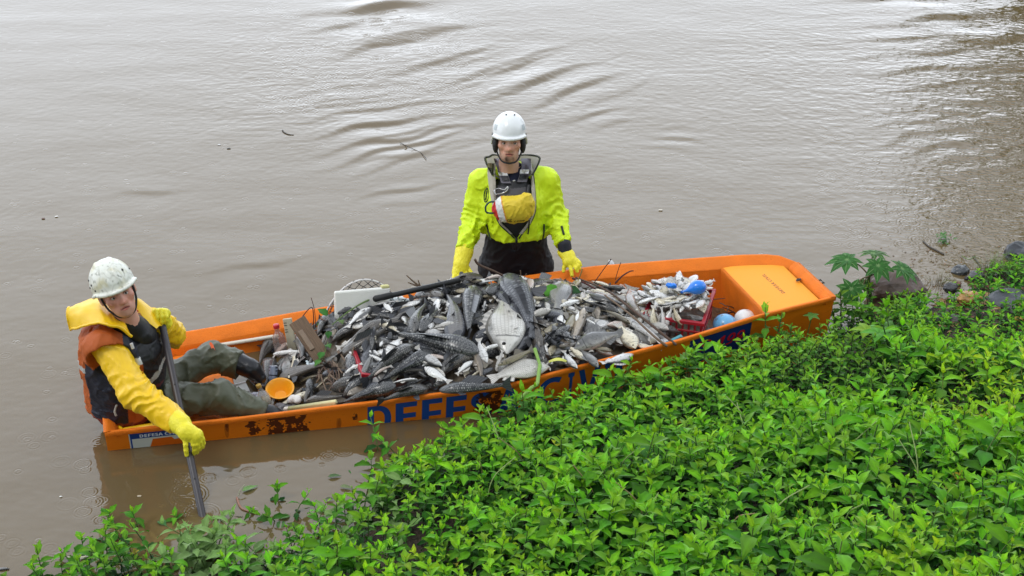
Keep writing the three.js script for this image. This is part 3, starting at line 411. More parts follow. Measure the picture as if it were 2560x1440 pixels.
// fish that the photograph shows one by one: kind, look, variant, nose, tail, roll in degrees, lift, label
const D2R = Math.PI / 180;
function lay(kind, look, variant, hx, hy, tx, ty, roll, lift, label) {
  const a = onHeap(hx, hy, lift), b = onHeap(tx, ty, lift), up = heapUp(a.clone().lerp(b, 0.5));
  return fish(kind, look, variant, a, b, up, roll * D2R, label);
}
let shownFish = 0;
function layAll() {
lay('', 'pleco', 0, 1197, 880, 972, 830, 12, 0.06, 'large dark scaly catfish lying nose right across the middle of the heap');
lay('', 'pleco', 2, 1138, 848, 1122, 724, 170, 0.055, 'broad slate grey catfish lying belly up left of the striped scaly catfish');
lay('', 'pleco', 0, 1186, 718, 1168, 842, 20, 0.06, 'dark striped scaly catfish lying nose up beside the broad slate grey one');
lay('', 'pleco', 2, 1268, 694, 1346, 874, -25, 0.06, 'long smooth dark grey catfish at the top of the heap pointing at the standing man');
lay('deep', 'silver', 0, 1270, 884, 1258, 728, 92, 0.05, 'big silver scaled fish lying head down in the middle of the heap');
lay('', 'pleco', 3, 1206, 690, 1075, 728, 30, 0.035, 'brown grey catfish lying along the black tool handle at the back');
lay('', 'pleco', 0, 840, 786, 960, 738, 10, 0.05, 'dark catfish lying in front of the white foam board');
lay('', 'pleco', 1, 1028, 832, 1066, 752, 40, 0.05, 'dark catfish with raised fan of fin, nose down below the black handle');
lay('', 'pleco', 0, 1050, 830, 1108, 752, -20, 0.045, 'small patterned catfish right beside the one with the raised fin');
lay('', 'pleco', 3, 972, 800, 836, 890, 25, 0.06, 'grey ribbed catfish whose long tail hangs toward the red crate edge');
lay('', 'pleco', 0, 1082, 880, 940, 958, 25, 0.05, 'stout dark scaly catfish lying below the large one, tail to the left');
lay('', 'pleco', 1, 1040, 856, 905, 958, -15, 0.055, 'slim dusty catfish stretched above the stout scaly one');
lay('', 'pleco', 0, 990, 962, 842, 1010, 30, 0.05, 'dark catfish at the near edge with its tail over the yellow foam strip');
lay('', 'pleco', 1, 1072, 966, 944, 1004, 10, 0.03, 'spotted dark catfish tucked along the near rim left of the fan tailed one');
lay('', 'pleco', 0, 1098, 978, 1278, 962, 20, 0.05, 'scaly catfish on the near rim with its fan tail over the edge');
lay('deep', 'silver', 1, 1372, 912, 1216, 946, -88, 0.045, 'big silver scaled fish lying on the near rim behind the green stalk');
lay('long', 'olive', 0, 1246, 914, 1336, 872, 60, 0.075, 'yellowish olive fish lying above the silver fish on the near rim');
lay('', 'pleco', 1, 1104, 932, 1146, 868, 30, 0.045, 'short scaly catfish pointing down below the large one’s head');
lay('slim', 'white', 1, 1102, 918, 1036, 866, 80, 0.06, 'white curved fish arched under the large catfish');
lay('slim', 'white', 0, 1060, 918, 1126, 956, 85, 0.055, 'bright white fish pointing left, lowest on the left half of heap');
lay('slim', 'white', 0, 930, 768, 864, 818, 85, 0.05, 'white speckled fish pointing up to the black handle');
lay('deep', 'white', 2, 946, 808, 1000, 830, -80, 0.055, 'small pale cream fish beside the ribbed catfish');
lay('deep', 'white', 0, 966, 886, 1006, 840, 90, 0.055, 'oval white fish left under the large scaly catfish');
lay('long', 'white', 0, 1044, 948, 978, 956, 70, 0.06, 'white fish lying on the scaly catfish by the near rim');
lay('long', 'white', 2, 866, 948, 902, 934, 80, 0.05, 'small pale fish at the top edge of the red crate');
lay('long', 'grey', 0, 902, 946, 932, 880, 70, 0.055, 'grey fish with white back standing nose down beside the red crate');
lay('slim', 'white', 1, 1214, 908, 1194, 846, 90, 0.05, 'white fish hanging nose down left of the big silver fish');
lay('long', 'olive', 1, 1186, 872, 1208, 950, 80, 0.045, 'thin brown fish hanging tail down above the rim catfish');
lay('slim', 'white', 0, 1182, 902, 1140, 936, 90, 0.05, 'white fish with a curled barbel below the large catfish’s head');
lay('long', 'white', 2, 1198, 928, 1164, 950, 60, 0.05, 'short pinkish fish just above the fan tailed catfish');
lay('', 'pleco', 2, 1402, 790, 1312, 776, 15, 0.035, 'dark slate catfish right of the big silver fish, nose right');
lay('slim', 'grey', 0, 1408, 706, 1390, 782, 85, 0.05, 'grey fish hanging tail down right of the green leaf');
lay('long', 'white', 0, 1400, 766, 1458, 748, 85, 0.045, 'clean white fish lying flat right of the hanging grey fish');
lay('long', 'olive', 0, 1404, 842, 1452, 766, 70, 0.04, 'olive brown fish with a rusty snout pointing down');
lay('long', 'olive', 1, 1462, 776, 1424, 872, 150, 0.055, 'thick brown wrinkled fish lying belly up beside the rusty nosed one');
lay('slim', 'grey', 1, 1432, 868, 1560, 828, 75, 0.065, 'dark grey fish with its square tail fin raised to the right');
lay('', 'pleco', 2, 1424, 876, 1352, 830, 0, 0.05, 'blunt headed grey catfish pointing at the near rim');
lay('long', 'olive', 0, 1342, 846, 1408, 800, 80, 0.045, 'pale bellied olive fish leaning up beside the long smooth catfish');
lay('slim', 'grey', 0, 1418, 876, 1348, 892, 80, 0.04, 'mottled grey fish lying right of the green stalk');
lay('slim', 'white', 2, 1462, 900, 1414, 858, 85, 0.055, 'cream white fish between the blunt headed catfish and the rim');
lay('slim', 'white', 1, 1440, 922, 1406, 876, 80, 0.055, 'greyish white fish nearest the rim right of the yellow peel');
lay('slim', 'grey', 0, 1496, 918, 1446, 868, 75, 0.05, 'speckled grey fish left of the fish draped over the rim');
lay('deep', 'white', 1, 1586, 888, 1500, 910, 85, 0.05, 'large white fish lying at the near rim above the leaves');
lay('deep', 'white', 2, 1592, 872, 1544, 808, 100, 0.06, 'cream coloured fish lying belly up below the two rods');
lay('deep', 'white', 2, 1588, 862, 1634, 866, 90, 0.04, 'small cream fish at the near rim left of the turquoise box');
lay('long', 'white', 1, 1566, 796, 1668, 866, 60, 0.05, 'long white and grey fish lying along the two rods');
lay('long', 'olive', 0, 1576, 808, 1506, 772, 80, 0.055, 'pale olive fish with blunt snout under the two rods');
lay('', 'pleco', 1, 1546, 778, 1454, 752, 20, 0.055, 'black blotched catfish left of the two rods');
lay('', 'pleco', 1, 1318, 716, 1412, 706, 10, 0.035, 'dark humped catfish behind the green leaf by the far rim');
lay('slim', 'grey', 1, 1545, 760, 1440, 722, 90, 0.04, 'charcoal fish below the red twig at the far side');
lay('long', 'grey', 0, 1522, 650, 1548, 704, 80, 0.02, 'grey tail end of a fish sticking up against the far orange wall');
lay('long', 'olive', 1, 1590, 790, 1572, 716, 80, 0.06, 'thin olive fish curving beside the crate in the right half');
lay('slim', 'grey', 0, 1655, 748, 1700, 730, 80, 0.1, 'grey fish lying on top of the white fish in the right crate');
lay('deep', 'grey', 1, 1762, 800, 1716, 786, 90, 0.1, 'round dark grey fish at the near corner of the right crate');
lay('long', 'white', 0, 682, 886, 752, 876, 80, 0.06, 'white headed fish lying across the rubbish behind the can');
lay('slim', 'grey', 0, 714, 938, 716, 886, 90, 0.04, 'mottled grey fish hanging below the white headed one');
lay('long', 'white', 2, 726, 946, 738, 884, 90, 0.045, 'thin greenish white fish between the can and the plank');
lay('long', 'grey', 1, 742, 836, 758, 902, 70, 0.05, 'dark grey fish leaning beside the brown plank');
lay('', 'pleco', 1, 676, 892, 662, 978, 10, 0.03, 'dark scaly catfish standing nose up left of the can');
lay('', 'pleco', 3, 700, 942, 826, 908, 160, 0.045, 'pale bellied brown catfish lying above the orange bowl');
lay('', 'pleco', 3, 762, 1004, 868, 990, 20, 0.02, 'brown catfish lying in the rubbish behind the foam strip');
lay('', 'pleco', 3, 690, 842, 640, 918, 10, 0.03, 'grey tail of a catfish leaning on the boot by the orange wall');
}
layAll(); shownFish = ALLFISH.length;
// the rest of the heap; each is told apart by its look and by what it lies nearest to
const MARKS = [['the red crate’s left side', 860, 930], ['the ribbed catfish', 900, 850], ['the net hoop', 880, 760], ['the foam strip', 790, 1000], ['the black tool handle', 1040, 735], ['the large scaly catfish', 1090, 850], ['the stout scaly catfish', 1010, 920], ['the fan tailed catfish on the rim', 1180, 970], ['the slate grey catfish', 1135, 790], ['the big silver fish', 1260, 800], ['the long smooth catfish', 1310, 780], ['the green stalk', 1340, 900], ['the yellow peel', 1395, 905], ['the bright green leaf', 1380, 720], ['the black blotched catfish', 1500, 765], ['the thick wrinkled fish', 1440, 830], ['the raised square tail', 1540, 840], ['the two rods', 1620, 810], ['the cream belly up fish', 1570, 860], ['the turquoise box', 1670, 845], ['the raised tail at the far wall', 1550, 715], ['the standing man’s gloved finger', 1440, 710], ['the can and bowl', 690, 960], ['the brown plank', 780, 860]];
const LOOK = { pleco: 'dark armoured catfish', white: 'whitish fish', silver: 'silver fish', grey: 'grey fish', olive: 'olive brown fish' };
const beside = (p) => { const [x, y] = seenAt(p); let b = null, m = 1e9; for (const k of MARKS) { const d = Math.hypot(k[1] - x, (k[2] - y) * 1.6); if (d < m) { m = d; b = k[0]; } } return b; };
const seenAt = (p) => { const c = p.clone().sub(V(0, H, 0)), d = -c.z * Math.cos(PITCH) - c.y * Math.sin(PITCH), v = c.y * Math.cos(PITCH) - c.z * Math.sin(PITCH); return [1280 + FPX * c.x / d, 720 - FPX * v / d, d]; };
function strew(n, look, kinds, s0, s1, t0, t1, len, lift, how, cat) {
  for (let i = 0; i < n; i++) {
    const s = rr(s0, s1), nn = nMid(s, rr(t0, t1)), a = rnd() * 6.283, ln = rr(len[0], len[1]), k = pick(look), vr = Math.floor(rnd() * 8);
    const p = L(s, nn, debrisY(s, nn) + rr(lift[0], lift[1])), up = heapUp(p), d = V(Math.cos(a), rr(-0.35, 0.35), Math.sin(a)); d.addScaledVector(up, -d.dot(up)).normalize().addScaledVector(up, rr(-0.25, 0.25));
    const roll = k === 'pleco' ? rr(-0.9, 0.9) + (rnd() < 0.12 ? 3 : 0) : (rnd() < 0.5 ? 1 : -1) * rr(1.3, 2.2);
    const e = 0.5 * ln, q = p.clone(); for (const sg of [1, -1]) { const w = toL(p.clone().addScaledVector(d, sg * e)); const lim = clamp(w[1], nNear(w[0]) + 0.07, nFar(w[0]) - 0.12) - w[1]; q.addScaledVector(DN, lim); }
    const where = beside(q), name = how.includes('fish') ? how : (ln > 0.17 ? 'longer ' : 'small ') + how + ' ' + LOOK[k]; fish(pick(kinds), k, vr, q.clone().addScaledVector(d, e), q.clone().addScaledVector(d, -e), up, roll, name + ' near ' + where, k === 'pleco' ? 'catfish' : 'fish', name + ' by ' + where);
  }
}
strew(104, ['pleco'], [''], 1.22, 2.5, 0.0, 1.0, [0.22, 0.36], [-0.02, 0.03], 'half buried dark armoured catfish', 'catfish');
strew(84, ['white', 'white', 'silver', 'olive'], ['slim', 'deep', 'long'], 1.27, 2.5, 0.0, 1.0, [0.1, 0.18], [0.0, 0.03], 'small pale fish wedged between catfish', 'fish');
strew(26, ['pleco', 'grey'], ['slim'], 2.45, 3.1, 0.0, 1.0, [0.18, 0.28], [-0.03, 0.01], 'deep lying', 'fish');
strew(100, ['white', 'silver', 'grey', 'white', 'olive', 'grey'], ['slim', 'deep', 'long', 'slim'], 2.4, 3.15, 0.0, 1.0, [0.12, 0.22], [-0.005, 0.035], 'loose', 'fish');
strew(30, ['grey', 'pleco', 'olive'], ['slim', 'long'], 2.35, 3.1, 0.0, 1.0, [0.16, 0.27], [-0.01, 0.03], 'half hidden', 'fish');
strew(26, ['grey', 'olive', 'white', 'pleco'], ['long', 'slim'], 0.98, 1.26, 0.1, 0.95, [0.12, 0.24], [-0.005, 0.02], 'drab', 'fish');
strew(46, ['white', 'silver', 'white', 'olive'], ['slim', 'deep', 'long'], 1.3, 2.45, 0.0, 1.0, [0.09, 0.16], [0.03, 0.055], 'small pale fish lying on top', 'fish');
strew(56, ['white', 'silver', 'white', 'olive', 'olive'], ['slim', 'deep', 'slim'], 2.4, 3.1, 0.0, 1.0, [0.1, 0.17], [0.03, 0.05], 'topmost', 'fish');
// ---------------------------------------------------------------- crates
function crate(w, h, d, mat) {                 // open plastic crate: every slat is a piece of its own
  const o = new THREE.Group(), B = (name, sx, sy, sz, x, y, z) => part(name, box(sx, sy, sz, 0.004), mat, o).position.set(x, y, z);
  part('crate_floor', box(w, 0.008, d), mat, o).position.set(0, 0.004, 0);
  for (const sg of [-1, 1]) {
    B('crate_rim', w + 0.02, 0.022, 0.022, 0, h - 0.011, sg * d / 2); B('crate_rim', 0.022, 0.022, d - 0.02, sg * w / 2, h - 0.011, 0);
    for (let k = 0; k < 3; k++) { B('rail', w - 0.02, 0.014, 0.008, 0, h * (0.12 + 0.26 * k), sg * (d / 2 - 0.005)); B('rail', 0.008, 0.014, d - 0.02, sg * (w / 2 - 0.005), h * (0.12 + 0.26 * k), 0); }
    const nx = Math.round(w / 0.036), nz = Math.round(d / 0.036);
    for (let i = 0; i <= nx; i++) B('slat', 0.013, h - 0.03, 0.007, -w / 2 + 0.01 + (w - 0.02) * i / nx, h / 2 - 0.008, sg * (d / 2 - 0.012));
    for (let i = 1; i < nz; i++) B('slat', 0.007, h - 0.03, 0.013, sg * (w / 2 - 0.012), h / 2 - 0.008, -d / 2 + 0.01 + (d - 0.02) * i / nz);
  }
  return o;
}
const put = (o, name, label, cat, pos, x, up, group) => { o.name = numbered(name); o.position.copy(pos); if (x) frame(o, x, up ?? UP); scene.add(o); return tag(o, label, cat, group); };
const crateRed = new THREE.MeshPhysicalMaterial({ color: rgb(0.36, 0.012, 0.022), roughness: 0.38, side: THREE.DoubleSide }), crateDark = new THREE.MeshPhysicalMaterial({ color: rgb(0.33, 0.012, 0.025), roughness: 0.4, side: THREE.DoubleSide });
{ const c1 = V(0, 0, 0), a = at(838, 880, 0.2), b = at(874, 985, 0.19), zz = a.clone().sub(b); zz.y = 0; zz.normalize(); const xx = V(-zz.z, 0, zz.x).negate(); if (xx.x < 0) xx.negate();
  c1.copy(a).lerp(b, 0.5).addScaledVector(xx, 0.3).setY(-0.028); c1.addScaledVector(xx, -0.1).setY(0.012); put(crate(0.36, 0.19, 0.26, crateRed), 'plastic_crate', 'bright red plastic crate under the dark catfish, its left side showing', 'crate', c1, xx.clone().setY(-0.36));
  const p = at(1786, 722, 0.27), q = at(1757, 812, 0.25), z2 = p.clone().sub(q); z2.y = 0; z2.normalize(); const x2 = V(-z2.z, 0, z2.x); if (x2.x < 0) x2.negate();
  const cr = put(crate(0.34, 0.2, p.distanceTo(q), crateDark), 'plastic_crate', 'dark red plastic crate full of small white fish near the bow', 'crate', p.clone().lerp(q, 0.5).addScaledVector(x2, -0.17).setY(0.065), x2);
  // its load
  const spotIn = (u, w) => (w < -0.09 ? (u > -0.03 ? 'round the round blue balloon' : 'round the crumpled blue balloon') : w > 0.08 ? (u > -0.03 ? 'at its near right corner' : 'along its near edge') : u > 0.02 ? 'along its right rim' : u < -0.12 ? 'at its left end by the rods' : 'in its middle');
  const top = (u, w) => cr.localToWorld(V(u, 0.2 + 0.07 * (1 - 8 * u * u) * 0.8 + 0.03 * noise(u * 9, w * 9, 3), w));
  cr.updateMatrixWorld();
  for (let i = 0; i < 118; i++) {
    const u = rr(-0.21, 0.14), w = rr(-0.2, 0.13), a = rnd() * 6.283, ln = rr(0.09, 0.155), c = top(u, w).add(V(0, rr(-0.035, 0.02), 0)), k = rnd() < 0.78 ? 'white' : rnd() < 0.6 ? 'silver' : 'grey';
    const d = V(Math.cos(a), rr(-0.5, 0.3), Math.sin(a)).normalize().multiplyScalar(ln / 2);
    fish(pick(['slim', 'slim', 'deep']), k, Math.floor(rnd() * 8), c.clone().add(d), c.clone().sub(d), V(rr(-0.3, 0.3), 1, rr(-0.3, 0.3)), (rnd() < 0.5 ? 1 : -1) * rr(1, 2), 'small ' + LOOK[k] + ' in the dark red crate, heaped ' + spotIn(u, w), 'fish', 'small ' + LOOK[k] + ' in the crate ' + spotIn(u, w));
  }
  for (let i = 0; i < 6; i++) {                // hanging over the near edge of the crate
    const t = (i + rr(-0.3, 0.3)) / 5.5, c = cr.localToWorld(V(lerp(-0.2, 0.05, t), 0.2 + rr(-0.02, 0.02), p.distanceTo(q) / 2 - 0.01 + rr(0, 0.03))), ln = rr(0.1, 0.16), d = V(rr(-0.6, 0.5), -0.75, rr(0.2, 0.6)).normalize().multiplyScalar(ln / 2);
    fish('slim', 'white', i, c.clone().add(d), c.clone().sub(d), V(0, 0.4, 1), (i & 1 ? 1 : -1) * rr(0.9, 1.6), 'small white fish hanging over the near edge of the dark red crate', 'fish', 'fish hanging over the crate edge');
  }
}
{ // of the fish that only fill the heap, those that show largest stay single; the smallest become one mass
  const filler = ALLFISH.slice(shownFish).filter((o) => o.name.startsWith('dead_fish')).map((o) => [o, o.scale.x / seenAt(o.position)[2]]).sort((a, b) => b[1] - a[1]).slice(222).map((e) => e[0]), by = new Map();
  for (const o of filler) { o.updateMatrixWorld(true); o.traverse((m) => { if (m.isMesh) { if (!by.has(m.material)) by.set(m.material, []); by.get(m.material).push(m.geometry.clone().applyMatrix4(m.matrixWorld)); } }); scene.remove(o); }
  const mass = thing('small_fish', 'smallest pale and grey fish filling the heap and the dark red crate', 'fish', null, null); mass.userData.kind = 'stuff';
  for (const [m, g] of by) { const q = part('fish_pieces', mergeGeometries(g), m, mass); q.userData.kind = 'stuff'; }
}
// ---------------------------------------------------------------- rubbish in the boat
const glass = (c, r = 0.08) => new THREE.MeshPhysicalMaterial({ color: c, roughness: r, transmission: 0.85, thickness: 0, ior: 1.45, side: THREE.DoubleSide });
const lathe = (pts, n = 20) => new THREE.LatheGeometry(pts.map(([r, y]) => new THREE.Vector2(r, y)), n);
const stand = (name, label, cat, base, up) => { const o = thing(name, label, cat, base); o.quaternion.setFromUnitVectors(UP, up.clone().normalize()); return o; };
{
  let a = onHeap(705, 888, 0.02), b = atz(690, 812, a.z - 0.02); 
  let o = stand('glass_bottle', 'clear bottle with a red cap leaning beside the tall pale board', 'bottle', a, b.clone().sub(a)); let ln = b.distanceTo(a);
  part('bottle_body', lathe([[0, 0], [0.034, 0.002], [0.037, 0.01], [0.037, ln * 0.55], [0.03, ln * 0.68], [0.015, ln * 0.78], [0.014, ln * 0.9]]), glass(rgb(0.75, 0.66, 0.62)), o); part('cap', lathe([[0, ln * 1.02], [0.016, ln * 1.015], [0.018, ln * 0.99], [0.018, ln * 0.9], [0.0145, ln * 0.89]]), std(rgb(0.5, 0.02, 0.03), 0.4), o);
  a = onHeap(668, 1012, 0.03); b = atz(648, 968, a.z + 0.0);
  o = stand('glass_bottle', 'clear bottle with a gold cap standing by the near leg of the seated man', 'bottle', a, b.clone().sub(a)); ln = b.distanceTo(a) * 1.15;
  part('bottle_body', lathe([[0, 0], [0.03, 0.002], [0.033, 0.01], [0.033, ln * 0.45], [0.026, ln * 0.58], [0.013, ln * 0.7], [0.012, ln * 0.88]]), glass(rgb(0.85, 0.84, 0.8)), o); part('cap', lathe([[0, ln], [0.013, ln * 0.995], [0.0145, ln * 0.98], [0.0145, ln * 0.87], [0.012, ln * 0.865]]), std(rgb(0.4, 0.25, 0.05), 0.35), o); part('liquid', lathe([[0, 0.006], [0.029, 0.008], [0.029, ln * 0.36], [0, ln * 0.36]]), std(rgb(0.42, 0.38, 0.3), 0.2), o);
  a = onHeap(622, 928, 0.035); b = onHeap(655, 966, 0.035);
  o = stand('plastic_bottle', 'dark brown ribbed plastic bottle lying beside the black boot', 'bottle', a, b.clone().sub(a)); ln = b.distanceTo(a) * 1.15; { const P = [[0, 0], [0.03, 0.004]]; for (let i = 0; i <= 14; i++) P.push([0.034 - (i & 1 ? 0.003 : 0), 0.012 + ln * 0.66 * i / 14]); P.push([0.028, ln * 0.76], [0.014, ln * 0.88], [0.013, ln * 0.92]); part('bottle_body', lathe(P), std(rgb(0.035, 0.02, 0.012), 0.15), o); part('cap', lathe([[0, ln], [0.015, ln * 0.995], [0.016, ln * 0.93], [0.013, ln * 0.92]]), std(rgb(0.05, 0.03, 0.02), 0.3), o); }
  // can
  const canTex = canvasTex(256, 256, (g, w, h) => { g.fillStyle = '#8d98ad'; g.fillRect(0, 0, w, h); g.fillStyle = '#3a4252'; for (let i = 0; i < 9; i++) g.fillRect(20 + i * 3, 40 + i * 20, 216 - i * 6, 6 + (i % 3) * 3); g.fillStyle = '#20252f'; g.fillRect(0, 0, w, 20); g.fillRect(0, 120, w, 5); g.fillStyle = '#e8e8ea'; g.beginPath(); g.arc(60, 50, 12, 0, 7); g.fill(); });
  a = onHeap(681, 966, 0.01); b = atz(684, 913, a.z - 0.05); ln = b.distanceTo(a); o = stand('spray_can', 'blue grey metal can standing upright in front of the boot', 'can', a, b.clone().sub(a));
  part('can_body', lathe([[0.021, 0], [0.024, 0.004], [0.024, ln * 0.94], [0.021, ln * 0.97]], 24), new THREE.MeshPhysicalMaterial({ map: canTex, roughness: 0.35, metalness: 0.3, side: THREE.DoubleSide }), o); part('can_lid', lathe([[0, ln * 0.955], [0.018, ln * 0.955], [0.0215, ln * 0.985], [0.022, ln * 0.965]], 24), std(rgb(0.3, 0.31, 0.33), 0.3, { metalness: 0.6 }), o);
  // bowl
  a = onHeap(702, 992, 0.0); o = stand('plastic_bowl', 'orange yellow plastic bowl tilted toward the near side', 'bowl', a, V(0.05, 1, 0.28)); part('bowl_wall', lathe([[0, 0.012], [0.03, 0.012], [0.034, 0.016], [0.052, 0.045], [0.068, 0.07], [0.078, 0.073], [0.08, 0.07], [0.07, 0.066], [0.055, 0.04], [0.037, 0.008], [0.033, 0]], 32), std(rgb(0.85, 0.36, 0.012), 0.35), o); part('bowl_foot', lathe([[0, 0.001], [0.034, 0.001], [0.036, 0.006], [0.034, 0.008]], 24), std(rgb(0.8, 0.3, 0.01), 0.4), o);
  // boards and planks
  const plank = (name, label, p, q, w, th, mat, faceUp) => { const m = thing(name, label, name.includes('foam') ? 'foam' : 'board', p.clone().lerp(q, 0.5)); frame(m, q.clone().sub(p), faceUp); return [m, p.distanceTo(q), w, th, mat]; };
  const woodTex = (c0, c1, s) => dataTex(256, 128, (x, y) => { const r = 0.5 + 0.5 * noise(x / 70, y / 5 + 2 * noise(x / 60, y / 30, s), s), k = clamp(r * 0.9 + 0.2 * noise(x / 8, y / 2, s + 2)); return mix3(c0, c1, k); });
  const wood = (c0, c1, s) => new THREE.MeshPhysicalMaterial({ map: woodTex(c0, c1, s), roughness: 0.65 });
  let [m, l, w, th] = plank('wooden_board', 'short brown weathered plank leaning toward the red crate', onHeap(812, 905, 0.02), atz(742, 800, onHeap(812, 905, 0.02).z - 0.16), 0.1, 0.014, null, V(0.3, 0.5, 0.8));
  part('plank', box(l, th, w), wood([0.05, 0.028, 0.015], [0.24, 0.15, 0.085], 3), m); part('strip', box(l * 0.45, 0.01, w * 0.3), wood([0.1, 0.07, 0.05], [0.35, 0.25, 0.17], 5), m).position.set(l * 0.05, 0.012, -w * 0.2);
  const rulerTex = canvasTex(128, 512, (g, W, Hh) => { g.fillStyle = '#b9b39c'; g.fillRect(0, 0, W, Hh); for (let i = 0; i < 300; i++) { g.fillStyle = `rgba(90,90,60,${rnd() * 0.12})`; g.fillRect(rnd() * W, rnd() * Hh, 3, rr(10, 80)); } g.fillStyle = '#4a463a'; for (const y of [60, 100, 165, 205]) g.fillRect(14, y, 38, 8); });
  a = onHeap(732, 876, 0); b = atz(718, 796, a.z - 0.05); o = stand('notched_board', 'tall pale weathered board with dark notches standing by the red capped bottle', 'board', a.clone().lerp(b, 0.5), b.clone().sub(a)); part('board_face', box(0.052, a.distanceTo(b), 0.018), new THREE.MeshPhysicalMaterial({ map: rulerTex, roughness: 0.6 }), o);
  for (const y of [0.38, 0.3, 0.17, 0.1]) part('notch', box(0.016, 0.004, 0.003, 0.001), std(rgb(0.05, 0.045, 0.035), 0.8), o).position.set(-0.016, y * a.distanceTo(b), 0.0095);
  const foamBump = dataTex(128, 128, (x, y) => 0.5 + 0.5 * noise(x / 3, y / 3, 1) * noise(x / 11, y / 11, 4));
  const foam = (c) => new THREE.MeshPhysicalMaterial({ color: c, roughness: 0.75, bumpMap: foamBump, bumpScale: 0.004 });
  a = atz(836, 764, -6.93); b = atz(974, 752, -7.05); { const f = thing('foam_board', 'big white foam board standing against the far rim inside the net hoop', 'foam', a.clone().lerp(b, 0.5)); frame(f, b.clone().sub(a), V(0, 1, -0.25)); const g = box(a.distanceTo(b), 0.17, 0.03, 0.012); g.translate(0, 0.0, 0); part('foam_sheet', g, foam(rgb(0.78, 0.77, 0.72)), f); part('yellow_edge', box(0.05, 0.02, 0.034, 0.008), foam(rgb(0.6, 0.56, 0.25)), f).position.set(a.distanceTo(b) * 0.42, 0.088, -0.002); }
  a = onHeap(720, 1024, 0.055); b = onHeap(842, 1006, 0.06); { const f = thing('foam_strip', 'dirty yellow white foam strip lying along the near rim', 'foam', a.clone().lerp(b, 0.5)); frame(f, b.clone().sub(a), UP); const g = box(a.distanceTo(b), 0.03, 0.028, 0.008); part('foam_sheet', tint(g, (x, y) => { const k = noise(x * 60, y * 90, 4) + 0.25; return k > 0.3 ? [0.32, 0.3, 0.14] : [0.72, 0.66, 0.36]; }), new THREE.MeshPhysicalMaterial({ vertexColors: true, roughness: 0.8, bumpMap: foamBump, bumpScale: 0.006 }), f); part('white_end', box(0.03, 0.028, 0.026, 0.008), foam(rgb(0.68, 0.62, 0.55)), f).position.set(-a.distanceTo(b) / 2 - 0.008, 0.002, 0); }
  a = onHeap(592, 975, 0.015); { const f = thing('foam_tray', 'white foam tray lying between the legs of the seated man', 'foam', a); frame(f, DS.clone().addScaledVector(DN, 0.2), V(-0.1, 1, 0.35)); part('tray_base', box(0.13, 0.008, 0.07, 0.003), foam(rgb(0.76, 0.75, 0.72)), f); part('tray_lip', box(0.13, 0.012, 0.008, 0.003), foam(rgb(0.74, 0.73, 0.7)), f).position.set(0, 0.006, -0.036); }
  solo('foam_lump', nets((x, y, z) => egg(V(0, 0, 0), 0.042, 0.022, 0.03)(x, y, z) + 0.012 * noise(x * 30, y * 30, z * 30), V(-0.06, -0.04, -0.05), V(0.06, 0.04, 0.05), 0.005), foam(rgb(0.76, 0.72, 0.69)), 'white foam lump right beside the orange bowl', 'foam').position.copy(onHeap(736, 998, 0.02));
  const bagGeo = (s, sx, sy, sz) => nets((x, y, z) => egg(V(0, 0, 0), sx, sy, sz)(x, y, z) + 0.016 * noise(x * 26 + s, y * 26, z * 26) + 0.008 * (1 - 2 * Math.abs(noise(x * 50, y * 50 + s, z * 50))), V(-sx - 0.03, -sy - 0.03, -sz - 0.03), V(sx + 0.03, sy + 0.03, sz + 0.03), 0.006);
  const plastic = (c, t = 0.3) => new THREE.MeshPhysicalMaterial({ color: c, roughness: 0.9, transmission: t, thickness: 0, clearcoat: 0.6, clearcoatRoughness: 0.2, side: THREE.DoubleSide });
  solo('plastic_bag', bagGeo(1, 0.06, 0.025, 0.05), plastic(rgb(0.55, 0.56, 0.66)), 'crumpled bluish clear bag behind the gold capped bottle', 'bag').position.copy(onHeap(655, 990, 0.012));
  solo('plastic_bag', bagGeo(5, 0.07, 0.024, 0.035), plastic(rgb(0.17, 0.16, 0.17), 0.1), 'grey plastic bag lying at the near rim right of the trouser end', 'bag').position.copy(onHeap(708, 1016, 0.01));
  solo('plastic_bag', bagGeo(9, 0.05, 0.03, 0.04), plastic(rgb(0.04, 0.045, 0.06), 0.05), 'dark bag under the red capped bottle', 'bag').position.copy(onHeap(692, 872, 0.01));
  solo('torn_packet', bagGeo(3, 0.05, 0.016, 0.035), plastic(rgb(0.62, 0.72, 0.76), 0.1), 'torn white and teal packet at the foot of the brown plank', 'packet').position.copy(onHeap(782, 912, 0.03));
  { const g = bagGeo(12, 0.075, 0.04, 0.045), f = thing('printed_bag', 'white bag printed with black leaf shapes under the black handle', 'bag', onHeap(992, 758, 0.02)); part('bag_skin', g, plastic(rgb(0.72, 0.76, 0.76), 0.1), f);
    for (let i = 0; i < 12; i++) { const t = rr(-1.2, 1.2), u = rr(0.1, 1.2), d = V(Math.sin(t) * 0.075, Math.sin(u) * 0.042, Math.cos(t) * 0.046 * Math.cos(u * 0.6)); const q = new THREE.SphereGeometry(1, 6, 4).scale(0.012, 0.003, 0.003).rotateZ(rnd() * 6).translate(d.x, d.y + 0.004, d.z + 0.004); part('print_mark', q, std(rgb(0.03, 0.05, 0.05), 0.5), f); } }
  // balls and blue plastic
  a = atz(1812, 812, at(1808, 850, 0.09).z - 0.05); solo('plastic_ball', tint(new THREE.SphereGeometry(0.07, 32, 20).scale(1, 0.92, 1), (x, y, z) => (noise(x * 40, y * 40, z * 40) > 0.42 ? [0.1, 0.16, 0.22] : [0.14, 0.42, 0.72])), new THREE.MeshPhysicalMaterial({ vertexColors: true, roughness: 0.35, clearcoat: 0.3 }), 'scuffed light blue ball between the crate and the bow deck', 'ball').position.copy(a);
